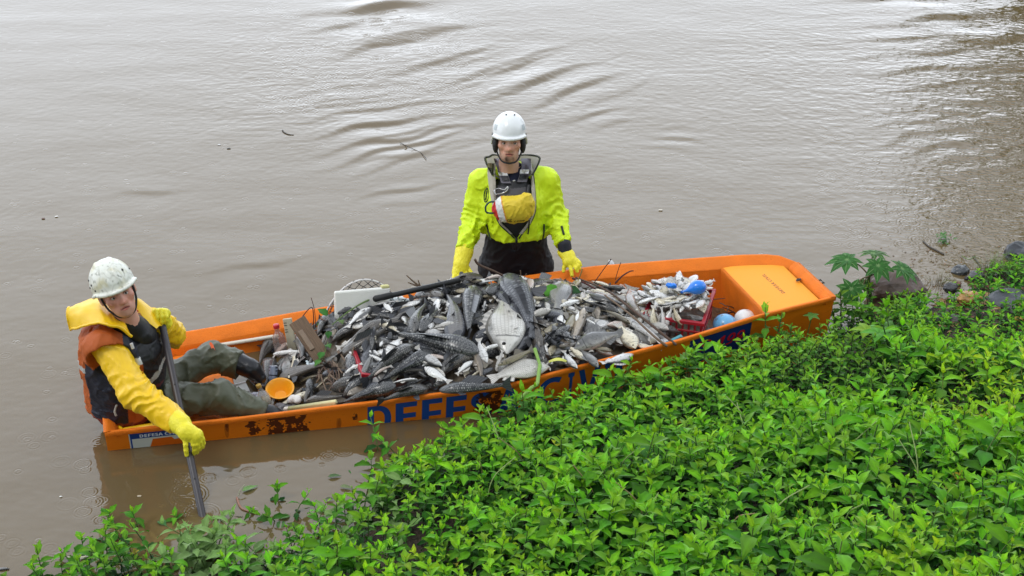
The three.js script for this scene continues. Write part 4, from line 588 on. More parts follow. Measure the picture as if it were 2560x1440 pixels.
  a = atz(1863, 797, at(1862, 822, 0.11).z - 0.04); solo('plastic_ball', tint(new THREE.SphereGeometry(0.064, 32, 20).scale(1, 0.85, 1), (x, y, z) => (noise(x * 45, y * 45, z * 45 + 3) > 0.45 ? [0.4, 0.38, 0.36] : [0.78, 0.78, 0.77])), new THREE.MeshPhysicalMaterial({ vertexColors: true, roughness: 0.4 }), 'white ball touching the light blue ball below the bow deck', 'ball').position.copy(a);
  { const f = thing('balloon', 'bright blue half filled balloon lying on the fish in the dark red crate', 'balloon', onHeap(1738, 721, 0.2)), q = (x, y, z) => smin(egg(V(0.015, 0.008, 0), 0.05, 0.042, 0.042)(x, y, z), cone(V(-0.01, 0, 0.005), V(-0.075, -0.012, 0.02), 0.014, 0.006)(x, y, z), 0.03); part('balloon_skin', nets(q, V(-0.1, -0.05, -0.05), V(0.08, 0.07, 0.06), 0.005), std(rgb(0.01, 0.2, 0.78), 0.3, { clearcoat: 0.5 }), f); part('balloon_knot', new THREE.TorusGeometry(0.007, 0.003, 6, 12).translate(-0.077, -0.012, 0.02), std(rgb(0.01, 0.16, 0.66), 0.35), f); }
  solo('burst_balloon', bagGeo(21, 0.036, 0.02, 0.026), std(rgb(0.01, 0.19, 0.75), 0.35), 'crumpled blue balloon left of the round blue one', 'balloon').position.copy(onHeap(1678, 716, 0.19));
  solo('cloth_rag', bagGeo(31, 0.05, 0.02, 0.03), std(rgb(0.1, 0.15, 0.25), 0.9), 'crumpled blue grey rag at the near rim beside the blue ball', 'rag').position.copy(at(1775, 832, 0.2));
  { a = at(1662, 862, 0.22); b = at(1702, 842, 0.22); const f = thing('plastic_box', 'turquoise translucent plastic box on the near rim by the two rods', 'box', a.clone().lerp(b, 0.5)); frame(f, b.clone().sub(a), V(0, 1, 0.5)); part('box_body', box(a.distanceTo(b), 0.03, 0.018, 0.005), new THREE.MeshPhysicalMaterial({ color: rgb(0.1, 0.42, 0.5), roughness: 0.3, transmission: 0.3, thickness: 0 }), f); part('box_lid', box(0.018, 0.026, 0.02, 0.004), std(rgb(0.16, 0.5, 0.56), 0.3), f).position.set(a.distanceTo(b) / 2 - 0.006, 0, 0.001); }
  solo('yellow_peel', sheet(10, 4, (u, v) => V((u - 0.5) * 0.1, 0.02 * Math.sin(u * 3.1) - Math.abs(v - 0.5) * 0.02, (v - 0.5) * 0.032 * Math.sin(0.25 + u * 2.7))), std(rgb(0.62, 0.62, 0.12), 0.5), 'curved yellow peel lying among the fish near the rim', 'peel').position.copy(onHeap(1395, 902, 0.075));
  // landing net
  const net = thing('landing_net', 'white hooped net with black mesh standing round the foam board', 'net', atz(890, 760, -7.1));
  const hoop = [[812, 800], [820, 772], [840, 742], [868, 714], [905, 700], [940, 704], [968, 722], [976, 730]].map(([x, y], i) => atz(x, y, -6.98 - 0.025 * i)), hc = new THREE.CatmullRomCurve3(hoop);
  part('hoop', rel(bar(hoop, 0.0065, 8, 40), net), std(rgb(0.62, 0.59, 0.57), 0.4), net);
  { const cords = [], low = [[806, 800], [822, 800], [836, 790], [866, 760], [908, 746], [946, 742], [972, 742], [985, 738]].map(([x, y], i) => atz(x, y, -6.93 - 0.025 * i)), lc = new THREE.CatmullRomCurve3(low), P = (u, v) => hc.getPoint(clamp(u)).lerp(lc.getPoint(clamp(u)), v).add(V(0.004 * Math.sin(u * 60 + v * 9), v < 0.02 ? 0.007 : 0, 0.012 * Math.sin(v * 3.1)));
    for (let i = -3; i < 13; i++) for (const sg of [1, -1]) { const pts = []; for (let k = 0; k <= 8; k++) { const u = (i + (sg > 0 ? k / 8 : 1 - k / 8) * 3) / 12; if (u < -0.02 || u > 1.02) continue; pts.push(P(u, k / 8)); } if (pts.length > 2) cords.push(bar(pts, 0.0022, 5, pts.length * 2)); }
    for (const c of cords) part('mesh_cord', rel(c, net), std(rgb(0.012, 0.012, 0.012), 0.7), net); }
  { a = atz(944, 746, -6.98); b = atz(1150, 700, -7.12); const f = thing('tool_handle', 'thick black tool handle with rounded end lying across the back of the heap', 'handle', a.clone().lerp(b, 0.5)), d = b.clone().sub(a).normalize(); part('shaft', rel(bar([a, b], 0.0165, 12, 1, false), f), std(rgb(0.014, 0.014, 0.014), 0.3), f); part('grip_end', rel(mergeGeometries([bar([a.clone().addScaledVector(d, -0.01), a.clone().addScaledVector(d, 0.09)], 0.019, 12, 1, false), new THREE.SphereGeometry(0.0192, 12, 8).translate(a.x - d.x * 0.01, a.y - d.y * 0.01, a.z - d.z * 0.01)]), f), std(rgb(0.009, 0.009, 0.009), 0.55), f); }
  // sticks, twigs, stalk and leaves
  const bark = std(rgb(0.085, 0.05, 0.034), 0.75), bark2 = std(rgb(0.15, 0.1, 0.065), 0.75), redbark = std(rgb(0.07, 0.016, 0.014), 0.7);
  const Z = (px, l) => px.map(([x, y, dl]) => onHeap(x, y, l + (dl ?? 0)));
  const up3 = (px, z) => px.map(([x, y, dz]) => atz(x, y, z + (dz ?? 0)));
  const stick = (label, pts, r, mat, name = 'stick') => solo(name, bar(pts, r, 7), mat, label, 'stick');
  stick('dark crooked stick sticking up in front of the standing man’s trousers', up3([[1187, 648], [1195, 660, 0], [1235, 678], [1285, 702], [1340, 722]], -7.12), [0.008, 0.006], bark);
  stick('long thin rod, upper of the pair lying across the right half', Z([[1440, 694, 0.05], [1520, 728, 0.09], [1600, 790, 0.1], [1690, 862, 0.06]], 0.02), [0.0055, 0.008], bark);
  stick('long thin rod, lower of the pair lying across the right half', Z([[1512, 738, 0.08], [1580, 790, 0.1], [1640, 845, 0.08], [1668, 866, 0.05]], 0.02), [0.005, 0.008], bark2);
  stick('red brown stick running from the gloved finger to the white fish', Z([[1432, 696, 0.04], [1462, 708, 0.05], [1488, 722, 0.05]], 0.02), [0.007, 0.005], redbark);
  stick('bent dark twig in front of the far orange wall', up3([[1584, 677], [1576, 678], [1556, 690], [1538, 708]], -7.36), [0.003, 0.006], redbark);
  stick('thin twig leaning up to the left of the raised fish tail', up3([[1528, 648], [1510, 672], [1486, 706]], -7.34), [0.0022, 0.003], redbark);
  stick('hair thin twig right of the raised fish tail', up3([[1552, 656], [1545, 676], [1538, 700]], -7.36), 0.0022, redbark);
  stick('pale cut stem standing at the gloved hand', up3([[1456, 672], [1450, 690], [1445, 700]], -7.3), 0.004, std(rgb(0.32, 0.22, 0.06), 0.6));
  stick('short pale twig standing at the far rim below the trousers', up3([[1301, 676], [1302, 690], [1300, 708]], -7.2), 0.003, bark2);
  stick('slanted pale twig at the far rim below the trousers', up3([[1316, 684], [1309, 697], [1303, 710]], -7.2), 0.0026, bark2);
  const tw = thing('twig', 'broken branched twig behind the black handle', 'twig', atz(1045, 706, -7.15)); for (const p of [[[1016, 688], [1034, 704], [1050, 716]], [[1020, 706], [1036, 712], [1050, 716]], [[1045, 700], [1050, 714], [1052, 722]]]) part('branch', rel(bar(up3(p, -7.15), [0.003, 0.007], 6), tw), bark2, tw);
  stick('thin bent twig above the far rim left of the net', up3([[752, 796], [779, 768], [784, 790], [782, 825]], -6.92), 0.0028, redbark); stick('hair thin upright twig left of the net', up3([[778, 744], [786, 775], [790, 822]], -6.93), 0.002, redbark);
  for (let i = 0; i < 12; i++) { const x = rr(790, 850), y = rr(880, 970); solo('root_piece', bar([0, 1, 2, 3].map((k) => onHeap(x + k * rr(-6, 14), y + k * rr(-22, 14), 0.03 + 0.02 * rnd())), [0.007, 0.004], 6), pick([bark, bark2]), 'brown root piece tangled at the left side of the red crate', 'root', 'tangled roots'); }
  for (let i = 0; i < 16; i++) { const p = L(rr(3.6, 3.7), nMid(3.66, rr(0.3, 0.95)), 0.05 + rnd() * 0.06), d = V(rr(-1, 1), rr(-0.1, 0.9), rr(-1, 1)).multiplyScalar(rr(0.04, 0.09)); solo('stick', bar([p.clone().sub(d), p, p.clone().add(d).add(V(0, -0.01, 0))], [0.004, 0.0025], 5), pick([bark, bark2, redbark]), 'broken stick among the litter against the bow bulkhead', 'stick', 'litter sticks at the bulkhead'); }
  { const f = thing('plant_stalk', 'thick pale green bent stalk hanging over the near rim', 'stalk', at(1345, 925, 0.23)), P = [onHeap(1337, 872, 0.09), onHeap(1350, 912, 0.08), at(1343, 962, 0.24), at(1330, 968, 0.235), at(1298, 1000, 0.2)]; for (let i = 0; i < 4; i++) part('stalk_length', rel(bar([P[i], P[i].clone().lerp(P[i + 1], 0.5), P[i + 1]], [0.0105, 0.0085 + 0.002 * (i & 1)], 9), f), std(rgb(0.2, 0.36, 0.06), 0.45), f); }
}
// ---------------------------------------------------------------- people
const cloth = (c, rough = 0.6, ex = {}) => new THREE.MeshPhysicalMaterial({ color: c, roughness: rough, side: THREE.DoubleSide, ...ex });
const skinMat = new THREE.MeshPhysicalMaterial({ vertexColors: true, roughness: 0.45, side: THREE.DoubleSide });
// head in its own axes: x to the viewer's right when it faces us, y up, z forward; the middle of the eyes is at y 0.01
function headShape(o) {
  const W = o.wide ?? 1, f = [egg(V(0, 0.045, -0.012), 0.076 * W, 0.098, 0.096), egg(V(0, -0.03, 0.022), 0.062 * W, 0.082, 0.07), egg(V(0, -0.078, 0.05), 0.036 * W, 0.03, 0.038)];
  const soft = [cone(V(-0.04, 0.034, 0.076), V(0.04, 0.034, 0.076), 0.016, 0.016), cone(V(0, 0.022, 0.084), V(0, -0.022, 0.106), 0.0085, 0.0125), cone(V(-0.013, -0.026, 0.09), V(0.013, -0.026, 0.09), 0.0085, 0.0085), egg(V(-0.046 * W, -0.012, 0.06), 0.022, 0.02, 0.022), egg(V(0.046 * W, -0.012, 0.06), 0.022, 0.02, 0.022), cone(V(-0.02, -0.05, 0.083), V(0.02, -0.05, 0.083), 0.0075, 0.0075), cone(V(-0.015, -0.062, 0.081), V(0.015, -0.062, 0.081), 0.0085, 0.0085), egg(V(0, -0.092, 0.07), 0.02, 0.016, 0.018)];
  const base = join(f, 0.04), feat = join(soft, 0.012), ears = [-1, 1].map((s) => join([egg(V(s * 0.08 * W, -0.002, -0.006), 0.012, 0.032, 0.02), cone(V(s * 0.084 * W, 0.02, -0.012), V(s * 0.082 * W, -0.02, 0), 0.008, 0.007)], 0.01)), neck = cone(V(0, -0.06, -0.02), V(o.nx ?? 0, -0.19, o.nz ?? -0.045), 0.056, 0.062);
  return (x, y, z) => {
    let d = smin(base(x, y, z), feat(x, y, z), 0.022); d = smin(d, neck(x, y, z), 0.025); d = smin(d, Math.min(ears[0](x, y, z), ears[1](x, y, z)), 0.008);
    for (const s of [-1, 1]) { const e = Math.hypot((x - s * 0.032) / 1.5, y - 0.011, (z - 0.096) / 1.1) - 0.0095; d = smax(d, -e, 0.014); }
    d = smax(d, -(Math.hypot(x / 2.6, (y + 0.0565) / 0.55, z - 0.094) - 0.006), 0.004);
    return d;
  };
}
function headColour(o) {
  const S = o.skin;
  return (x, y, z) => {
    let c = S; const n = noise(x * 30, y * 30, z * 30);
    c = mix3(c, [c[0] * 1.05, c[1] * 0.8, c[2] * 0.72], clamp(smooth(0.05, 0.02, Math.hypot(Math.abs(x) - 0.042, y + 0.018)) * 0.6 + smooth(0.022, 0.008, Math.hypot(x, y + 0.018)) * (z > 0.06 ? 0.55 : 0)) * (z > 0 ? 1 : 0));
    c = mix3(c, [c[0] * 0.9, c[1] * 0.85, c[2] * 0.82], clamp(0.4 + n));
    const mouth = Math.abs(y + 0.056 + 0.0012 * Math.cos(x * 90)) < lerp(0.0125, 0.004, clamp(Math.abs(x) / 0.026)) && Math.abs(x) < 0.026 && z > 0.06; if (mouth) c = [S[0] * 0.8, S[1] * 0.5, S[2] * 0.5];
    if (Math.abs(y + 0.0565) < 0.0018 && Math.abs(x) < 0.024 && z > 0.06) c = [0.06, 0.02, 0.018];
    const brow = Math.abs(y - 0.0335 + 0.14 * Math.abs(Math.abs(x) - 0.034) - o.browTilt * (Math.abs(x) - 0.034)) < 0.0036 && Math.abs(x) > 0.016 && Math.abs(x) < 0.053 && z > 0.04; if (brow) c = mix3(c, o.hair, 0.62);
    if (z > 0.02 && o.beard) { const g = smooth(0.034, 0.022, Math.hypot(x, (y + 0.088) * 1.1)) * o.beard, mo = Math.abs(y + 0.04) < 0.006 && Math.abs(x) < 0.03 ? 0.55 * o.beard : 0; if (!mouth) c = mix3(c, o.hair, clamp(Math.max(g, mo) * (0.75 + n))); }
    if (o.stubble && y < -0.035 && z > -0.03 && !mouth) c = mix3(c, [0.12, 0.09, 0.08], o.stubble);
    return c;
  };
}
// eyes with lids
function eyes(add, M) {
  for (const s of [-1, 1]) {
    const T = (g) => g.applyMatrix4(M);
    add('eye', T(new THREE.SphereGeometry(0.0125, 16, 12).scale(1.12, 1, 1).translate(s * 0.032, 0.009, 0.0755)), cloth(rgb(0.6, 0.55, 0.52), 0.25), [['iris', T(new THREE.SphereGeometry(0.0056, 12, 8).scale(1, 1, 0.5).translate(s * 0.032 + 0.001, 0.0092, 0.0862)), cloth(rgb(0.035, 0.018, 0.01), 0.15)]]);
    add('eyelid', T(bar([V(s * 0.0165, 0.0075, 0.0805), V(s * 0.025, 0.0165, 0.0868), V(s * 0.034, 0.0182, 0.0868), V(s * 0.043, 0.0135, 0.0815), V(s * 0.0485, 0.006, 0.0745)], (t) => 0.0028 + 0.0012 * Math.sin(t * 3.1), 6, 12)), cloth(rgb(0.36, 0.19, 0.14), 0.5));
  }
}
const basis = (F, U, pos) => { const Zx = F.clone().normalize(), X = U.clone().cross(Zx).normalize(), Y = Zx.clone().cross(X); return new THREE.Matrix4().makeBasis(X, Y, Zx).setPosition(pos); };
// a gloved hand from its joints: palm points, then chains of fingers; all in world places
function gloveShape(palm, fingers, cuff) {
  const fs = palm.map(([a, b, ra, rb]) => cone(a, b, ra, rb)); const P = join(fs, 0.02), c = cuff ? join(cuff.map(([a, b, ra, rb]) => cone(a, b, ra, rb)), 0.02) : null;
  const fg = fingers.map((ch) => { const r = ch[ch.length - 1], q = []; for (let i = 0; i < ch.length - 2; i++) q.push(cone(ch[i], ch[i + 1], r * (1 - 0.06 * i), r * (0.97 - 0.06 * i))); return join(q, 0.006); });
  const cr = creases(0.0022, 55, 3);
  return (x, y, z) => { let d = P(x, y, z); if (c) d = smin(d, c(x, y, z), 0.012); let f = 1e9; for (const g of fg) f = Math.min(f, g(x, y, z)); return smin(d, f, 0.009) + cr(x, y, z); };
}
const allPts = (a) => a.flat(3).filter((p) => p?.isVector3);
function gloveMesh(palm, fingers, cuff, cell = 0.0035) { const [lo, hi] = bounds(allPts([palm, fingers, cuff ?? []]), 0.065); return nets(gloveShape(palm, fingers, cuff), lo, hi, cell); }
const elbowFold = (e, dir, amp) => (x, y, z) => { const a = x - e.x, b = y - e.y, c = z - e.z, r = Math.sqrt(a * a + b * b + c * c); if (r > 0.2) return 0; const t = a * dir.x + b * dir.y + c * dir.z, q = Math.abs(Math.sin(t * 62 + 3.5 * noise(x * 9, y * 9, z * 9))); return -amp * smooth(0.2, 0.05, r) * (1 - q * 1.3); };
const gloveMat = new THREE.MeshPhysicalMaterial({ color: rgb(0.84, 0.74, 0.03), roughness: 0.5, side: THREE.DoubleSide });
// helmet in the head's axes
function helmetShape(o) {
  const dome = egg(V(0, 0.062, -0.01), o.rx, o.ry, o.rz), brim = (x, y, z) => Math.hypot(Math.hypot(x / (o.rx + 0.004), (z + 0.01) / (o.rz + (z > 0 ? 0.014 : 0.004))) * 0.12 - 0.12, (y - o.rim(x, z)) * 0.9) - 0.0085;
  return (x, y, z) => { let d = Math.max(dome(x, y, z), o.rim(x, z) - y); d = smin(d, brim(x, y, z), 0.012); const r = Math.abs(Math.abs(x) - 0.042 * (1 - 0.35 * Math.abs(z + 0.01) / 0.12)); if (o.ridge) d -= 0.004 * smooth(0.014, 0.004, r) * smooth(0.07, 0.1, y); const inner = Math.max(egg(V(0, 0.055, -0.01), o.rx - 0.014, o.ry - 0.014, o.rz - 0.014)(x, y, z), -1); return Math.max(d, -inner); };
}

// ---- the man standing behind the boat
{
  const root = thing('person', 'man in fluorescent yellow jacket and white helmet standing in the river behind the boat', 'person', atz(1288, 690, -7.62).setY(-0.02)), R = (g) => rel(g, root);
  const add = (n, g, m, sub) => { const q = part(n, R(g), m, root); for (const [a, b, c] of sub ?? []) part(a, R(b), c, q); return q; };
  const J = { pel: atz(1290, 652, -7.66), wa: atz(1290, 590, -7.64), ch: atz(1284, 500, -7.63), nb: atz(1281, 420, -7.65), sr: atz(1201, 455, -7.68), sl: atz(1368, 452, -7.68), er: atz(1184, 545, -7.66), el: atz(1386, 535, -7.66), wr: atz(1160, 628, -7.47), wl: atz(1410, 612, -7.49), hc: atz(1273, 352, -7.6) };
  const F = V(0.02, 0.1, 1), U = V(0.01, 1, -0.1), M = basis(F, U, J.hc.clone().addScaledVector(V(0, 0, 0), 1));
  const ho = { wide: 0.94, skin: [0.66, 0.4, 0.29], hair: [0.05, 0.028, 0.02], browTilt: -0.12, beard: 0.7, stubble: 0.06 };
  const headG = nets(headShape(ho), V(-0.11, -0.2, -0.13), V(0.11, 0.16, 0.14), 0.0032); tint(headG, headColour(ho)); headG.applyMatrix4(M);
  const legs = [-1, 1].map((s) => [J.pel.clone().add(V(s * 0.09, -0.05, 0)), J.pel.clone().add(V(s * 0.12, -0.75, 0.05))]);
  const bodyF = join([cone(J.nb.clone().add(V(0, 0.03, 0)), J.ch.clone().add(V(0, 0, -0.03)), 0.055, 0.085), cone(J.ch.clone().add(V(0, 0, -0.03)), J.pel.clone().add(V(0, 0, -0.02)), 0.085, 0.085), cone(J.sr, J.er, 0.045, 0.036), cone(J.er, J.wr, 0.036, 0.026), cone(J.sl, J.el, 0.045, 0.036), cone(J.el, J.wl, 0.036, 0.026), ...legs.map(([a, b]) => cone(a, b, 0.07, 0.05))], 0.03);
  const [blo, bhi] = bounds([...Object.values(J).slice(0, 10), ...legs.flat()], 0.16); blo.y = Math.max(blo.y, -0.5);
  const bodyG = tint(nets(bodyF, blo, bhi.setY(J.nb.y + 0.02), 0.014), () => ho.skin);
  for (const g of [headG, bodyG]) g.deleteAttribute('uv');
  add('body', mergeGeometries([headG, bodyG]), skinMat); eyes(add, M);
  // dry suit and shirt
  const crt = creases(0.006, 16, 1), legF = join([cone(J.wa.clone().add(V(-0.05, 0, 0)), J.pel.clone().add(V(-0.075, -0.03, 0)), 0.135, 0.15), cone(J.wa.clone().add(V(0.05, 0, 0)), J.pel.clone().add(V(0.075, -0.03, 0)), 0.135, 0.15), ...legs.map(([a, b]) => cone(a, b, 0.135, 0.1))], 0.06);
  const flat = (f, c, k) => (x, y, z) => f(x, y, c + (z - c) * k);
  const lp = [J.wa.clone(), ...legs.flat()]; const [llo, lhi] = bounds(lp, 0.21); llo.y = Math.max(llo.y, -0.4);
  add('trousers', nets((x, y, z) => flat(legF, J.pel.z, 1.15)(x, y, z) + crt(x, y, z) * 1.4, llo, lhi, 0.009), cloth(rgb(0.006, 0.006, 0.009), 0.55, { specularIntensity: 0.6 }));
  const chestF = join([cone(J.nb.clone().add(V(0, -0.02, 0)), J.ch, 0.07, 0.15), cone(J.ch, J.wa, 0.15, 0.145), cone(J.sr.clone().add(V(0.1, -0.03, 0)), J.sl.clone().add(V(-0.1, -0.03, 0)), 0.06, 0.06)], 0.06), chest = flat(chestF, J.ch.z, 1.2);
  const [clo, chi] = bounds([J.nb, J.ch, J.wa, J.sr, J.sl], 0.2), Yp = (py) => atz(1285, py, J.ch.z + 0.13).y, Xp = (px, py) => atz(px, py, J.ch.z + 0.13).x;
  const chestG = nets((x, y, z) => Math.max(chest(x, y, z) + 0.5 * crt(x, y, z), y - Yp(404)), clo, chi, 0.008);
  const chestBits = pieces(chestG, (x, y) => { const py = 420 + (Yp(420) - y) / (Yp(420) - Yp(600)) * 180; return py < 462 ? 'shirt' : py < 476 ? 'chest_belt' : py < 500 ? 'vest_panel' : 'dry_suit'; });
  const chestMats = { shirt: cloth(rgb(0.01, 0.014, 0.045), 0.8), chest_belt: cloth(rgb(0.012, 0.012, 0.014), 0.5), vest_panel: cloth(rgb(0.085, 0.08, 0.09), 0.7), dry_suit: cloth(rgb(0.016, 0.015, 0.02), 0.6) };
  for (const k in chestBits) add(k, chestBits[k], chestMats[k]);
  // jacket, open in front
  const open = table([[400, 1236], [430, 1234], [480, 1236], [530, 1240], [560, 1252], [585, 1278], [597, 1290]]), open2 = table([[400, 1322], [440, 1329], [500, 1334], [530, 1333], [560, 1320], [585, 1300], [597, 1292]]);
  const torso = join([cone(J.nb, J.ch, 0.1, 0.175), cone(J.ch, J.wa.clone().add(V(0, 0.03, 0)), 0.175, 0.17), cone(J.nb.clone().add(V(-0.05, -0.035, 0)), J.sr.clone().add(V(0.02, 0.015, 0)), 0.06, 0.072), cone(J.nb.clone().add(V(0.05, -0.035, 0)), J.sl.clone().add(V(-0.02, 0.015, 0)), 0.06, 0.072), cone(J.sr.clone().add(V(0.07, -0.12, 0)), J.wa.clone().add(V(-0.04, 0.04, 0)), 0.12, 0.145), cone(J.sl.clone().add(V(-0.07, -0.12, 0)), J.wa.clone().add(V(0.04, 0.04, 0)), 0.12, 0.145)], 0.05), tf = flat(torso, J.ch.z, 1.12);
  const sleeves = [[J.sr, J.er, J.wr], [J.sl, J.el, J.wl]].map(([a, b, c]) => join([cone(a, b, 0.078, 0.07), cone(b, c, 0.073, 0.054)], 0.03));
  const cj = creases(0.012, 9, 4), cj2 = creases(0.0035, 24, 8), hem = Yp(606), elbows = [J.er, J.el], folds = [[J.er, J.wr, J.sr], [J.el, J.wl, J.sl]].map(([e, w2, s2]) => elbowFold(e, w2.clone().sub(s2).normalize(), 0.009));
  const jf = (x, y, z) => {
    let d = smin(tf(x, y, z), Math.min(sleeves[0](x, y, z), sleeves[1](x, y, z)), 0.035);
    if (d > 0.06) return d;
    let w = 0.7; for (const e of elbows) w += 1.1 * smooth(0.16, 0.02, Math.abs(y - e.y + 0.03)) * smooth(0.14, 0.08, Math.abs(x - e.x)); w += 0.8 * smooth(0.1, 0.0, y - hem - 0.02) * 0.6;
    d += cj(x, y, z) * w + cj2(x, y, z) * w; for (const q of folds) d += q(x, y, z);
    const inArm = Math.min(sleeves[0](x, y, z), sleeves[1](x, y, z)) < 0.012;
    if (!inArm) d = Math.max(d, hem + 0.012 * Math.sin(x * 25) * 0.4 - y);
    const py = 420 + (Yp(420) - y) / (Yp(420) - Yp(600)) * 180, xl = Xp(open(py), py), xr = Xp(open2(py), py);
    if (z > J.ch.z + 0.02) d = smax(d, Math.min(x - xl, xr - x), 0.006);
    for (const [w2, e2] of [[J.wr, J.er], [J.wl, J.el]]) { const ax = w2.clone().sub(e2).normalize(); const t = (x - w2.x) * ax.x + (y - w2.y) * ax.y + (z - w2.z) * ax.z; if (t > -0.2 && (x - w2.x) ** 2 + (y - w2.y) ** 2 + (z - w2.z) ** 2 < 0.04) d = smax(d, t + 0.004, 0.006); }
    d = Math.max(d, y - J.nb.y - 0.012 - 0.25 * Math.max(0, Math.abs(x - J.nb.x) - 0.09));
    return Math.max(d, -Math.max(chest(x, y, z) - 0.004, -1));
  };
  const [jlo, jhi] = bounds([J.nb, J.ch, J.wa, J.sr, J.sl, J.er, J.el, J.wr, J.wl], 0.13);
  const fluo = cloth(rgb(0.64, 0.84, 0.008), 0.55), fluoG = nets(jf, jlo, jhi, 0.0075);
  add('jacket', fluoG, fluo);
  // collar and hood standing round the neck: yellow outside, beige lining inside, dark edge
  const ringPt = (a, t, out) => { const rx = lerp(0.095, 0.17, t * t * 0.6 + t * 0.4) + out, rz = lerp(0.085, 0.13, t) + out, s = Math.sin(a), c = Math.cos(a), wob = 0.012 * noise(a * 2.3, t * 3, 5); const low = smooth(1.3, 2.1, Math.abs(a)); return V(J.nb.x + s * (rx + wob) * (1 - 0.3 * low), J.nb.y + lerp(-0.05, 0.02 + 0.035 * Math.abs(s) + wob * 1.5, t) * (1 - 0.6 * low) - 0.05 * low, J.nb.z + 0.0 - c * rz + low * 0.03); };
  const A = (u) => lerp(-1.9, 1.9, u);
  add('hood', sheet(48, 6, (u, v) => ringPt(A(u), v, 0.006)), fluo);
  add('hood_lining', sheet(48, 6, (u, v) => ringPt(A(u), v * 0.97, -0.004)), cloth(rgb(0.42, 0.4, 0.32), 0.7));
  add('hood_edge', bar(Array.from({ length: 34 }, (_, i) => ringPt(A(i / 33), 1, 0.001)), 0.006, 6, 80), cloth(rgb(0.03, 0.032, 0.018), 0.7));
  const onChest = (px, py, lift = 0.012) => { const r = ray(px, py); let t = 7; for (let i = 0; i < 400; i++, t += 0.005) { const p = r.clone().multiplyScalar(t).add(V(0, H, 0)); if (Math.min(jf(p.x, p.y, p.z), chest(p.x, p.y, p.z)) < lift) return p; } return atz(px, py, J.ch.z + 0.15); };
  const lapel = (a, b, w0) => sheet(14, 3, (u, v) => { const py = lerp(408, 585, u), px = lerp(a(py), b(py), v); return onChest(px, py, 0.008 + 0.006 * Math.sin(v * 3.1)); });
  add('lapel_lining', lapel((p) => open(p) - 14 * smooth(590, 420, p) - 2, (p) => open(p) + 4, 0), cloth(rgb(0.42, 0.39, 0.32), 0.7));
  add('lapel_lining', lapel((p) => open2(p) - 3, (p) => open2(p) + 6, 0), cloth(rgb(0.42, 0.39, 0.32), 0.7));
  const zipMat = cloth(rgb(0.012, 0.02, 0.012), 0.6), line = (n, list, r, m, lift = 0.004) => add(n, bar(list.map(([x, y]) => onChest(x, y, lift)), r, 6), m);
  line('zip', [410, 440, 470, 500, 530, 560, 585, 596].map((y) => [open(y) - 3, y]), 0.0045, zipMat); line('zip', [410, 440, 470, 500, 530, 560, 585, 596].map((y) => [open2(y) + 5, y]), 0.0045, zipMat);
  line('pocket_zip', [[1218, 470], [1212, 478], [1210, 495], [1213, 505], [1219, 500], [1221, 480], [1218, 470]], 0.0032, zipMat); line('pocket_zip', [[1217, 478], [1214, 500]], 0.0045, zipMat);
  line('pocket_zip', [[1216, 560], [1221, 580], [1227, 600]], 0.0055, zipMat); line('pocket_zip', [[1360, 560], [1360, 580], [1356, 600]], 0.0055, zipMat); line('zip_pull', [[1323, 550], [1322, 570], [1320, 585]], 0.005, zipMat, 0.012); line('waist_buckle', [[1291, 594], [1291, 606], [1289, 622]], 0.008, cloth(rgb(0.01, 0.01, 0.012), 0.4), 0.012);
  line('cuff_tab', [[1404, 565], [1407, 577], [1410, 587]], 0.007, zipMat);
  // straps of the buoyancy vest
  const strap = (n, p, w, m, lift) => add(n, sheet(10, 4, (u, v) => { const k = u * (p.length - 1), i = Math.min(p.length - 2, Math.floor(k)), x = lerp(p[i][0], p[i + 1][0], k - i), y = lerp(p[i][1], p[i + 1][1], k - i); return onChest(x + (v - 0.5) * w, y, lift + 0.004 * Math.sin(v * Math.PI)); }), m);
  const gS = cloth(rgb(0.15, 0.14, 0.165), 0.75), wS = cloth(rgb(0.78, 0.78, 0.8), 0.4), kS = cloth(rgb(0.02, 0.02, 0.022), 0.45);
  for (const [sh, rf, bk] of [[[[1246, 396], [1254, 420], [1263, 452], [1266, 458]], [[1256, 431], [1259, 439]], [[1261, 441], [1265, 452]]], [[[1315, 396], [1316, 420], [1307, 448], [1305, 455]], [[1312, 424], [1310, 434]], [[1309, 437], [1306, 448]]]]) { strap('vest_strap', sh, 24, gS, 0.022); strap('reflective_band', rf, 22, wS, 0.036); strap('strap_buckle', bk, 18, kS, 0.032); }
  line('chin_cord', [[1264, 408], [1262, 420], [1263, 436]], 0.004, kS, 0.03); line('shirt_label', [[1282, 452], [1288, 451]], 0.004, wS, 0.004); line('vest_strap', [[1322, 462], [1320, 484], [1326, 500]], 0.012, kS, 0.014);
  line('carabiner', [[1238, 486], [1236, 476], [1246, 471], [1262, 474], [1270, 466], [1268, 476], [1256, 483], [1238, 486]], 0.0045, cloth(rgb(0.5, 0.5, 0.5), 0.25, { metalness: 0.8 }), 0.024);
  // helmet
  const hm = { rx: 0.1, ry: 0.112, rz: 0.122, rim: (x, z) => 0.044 - 0.062 * smooth(0.055, -0.02, z), ridge: 0 };
  const hg = nets(helmetShape(hm), V(-0.135, -0.05, -0.16), V(0.135, 0.2, 0.16), 0.004);
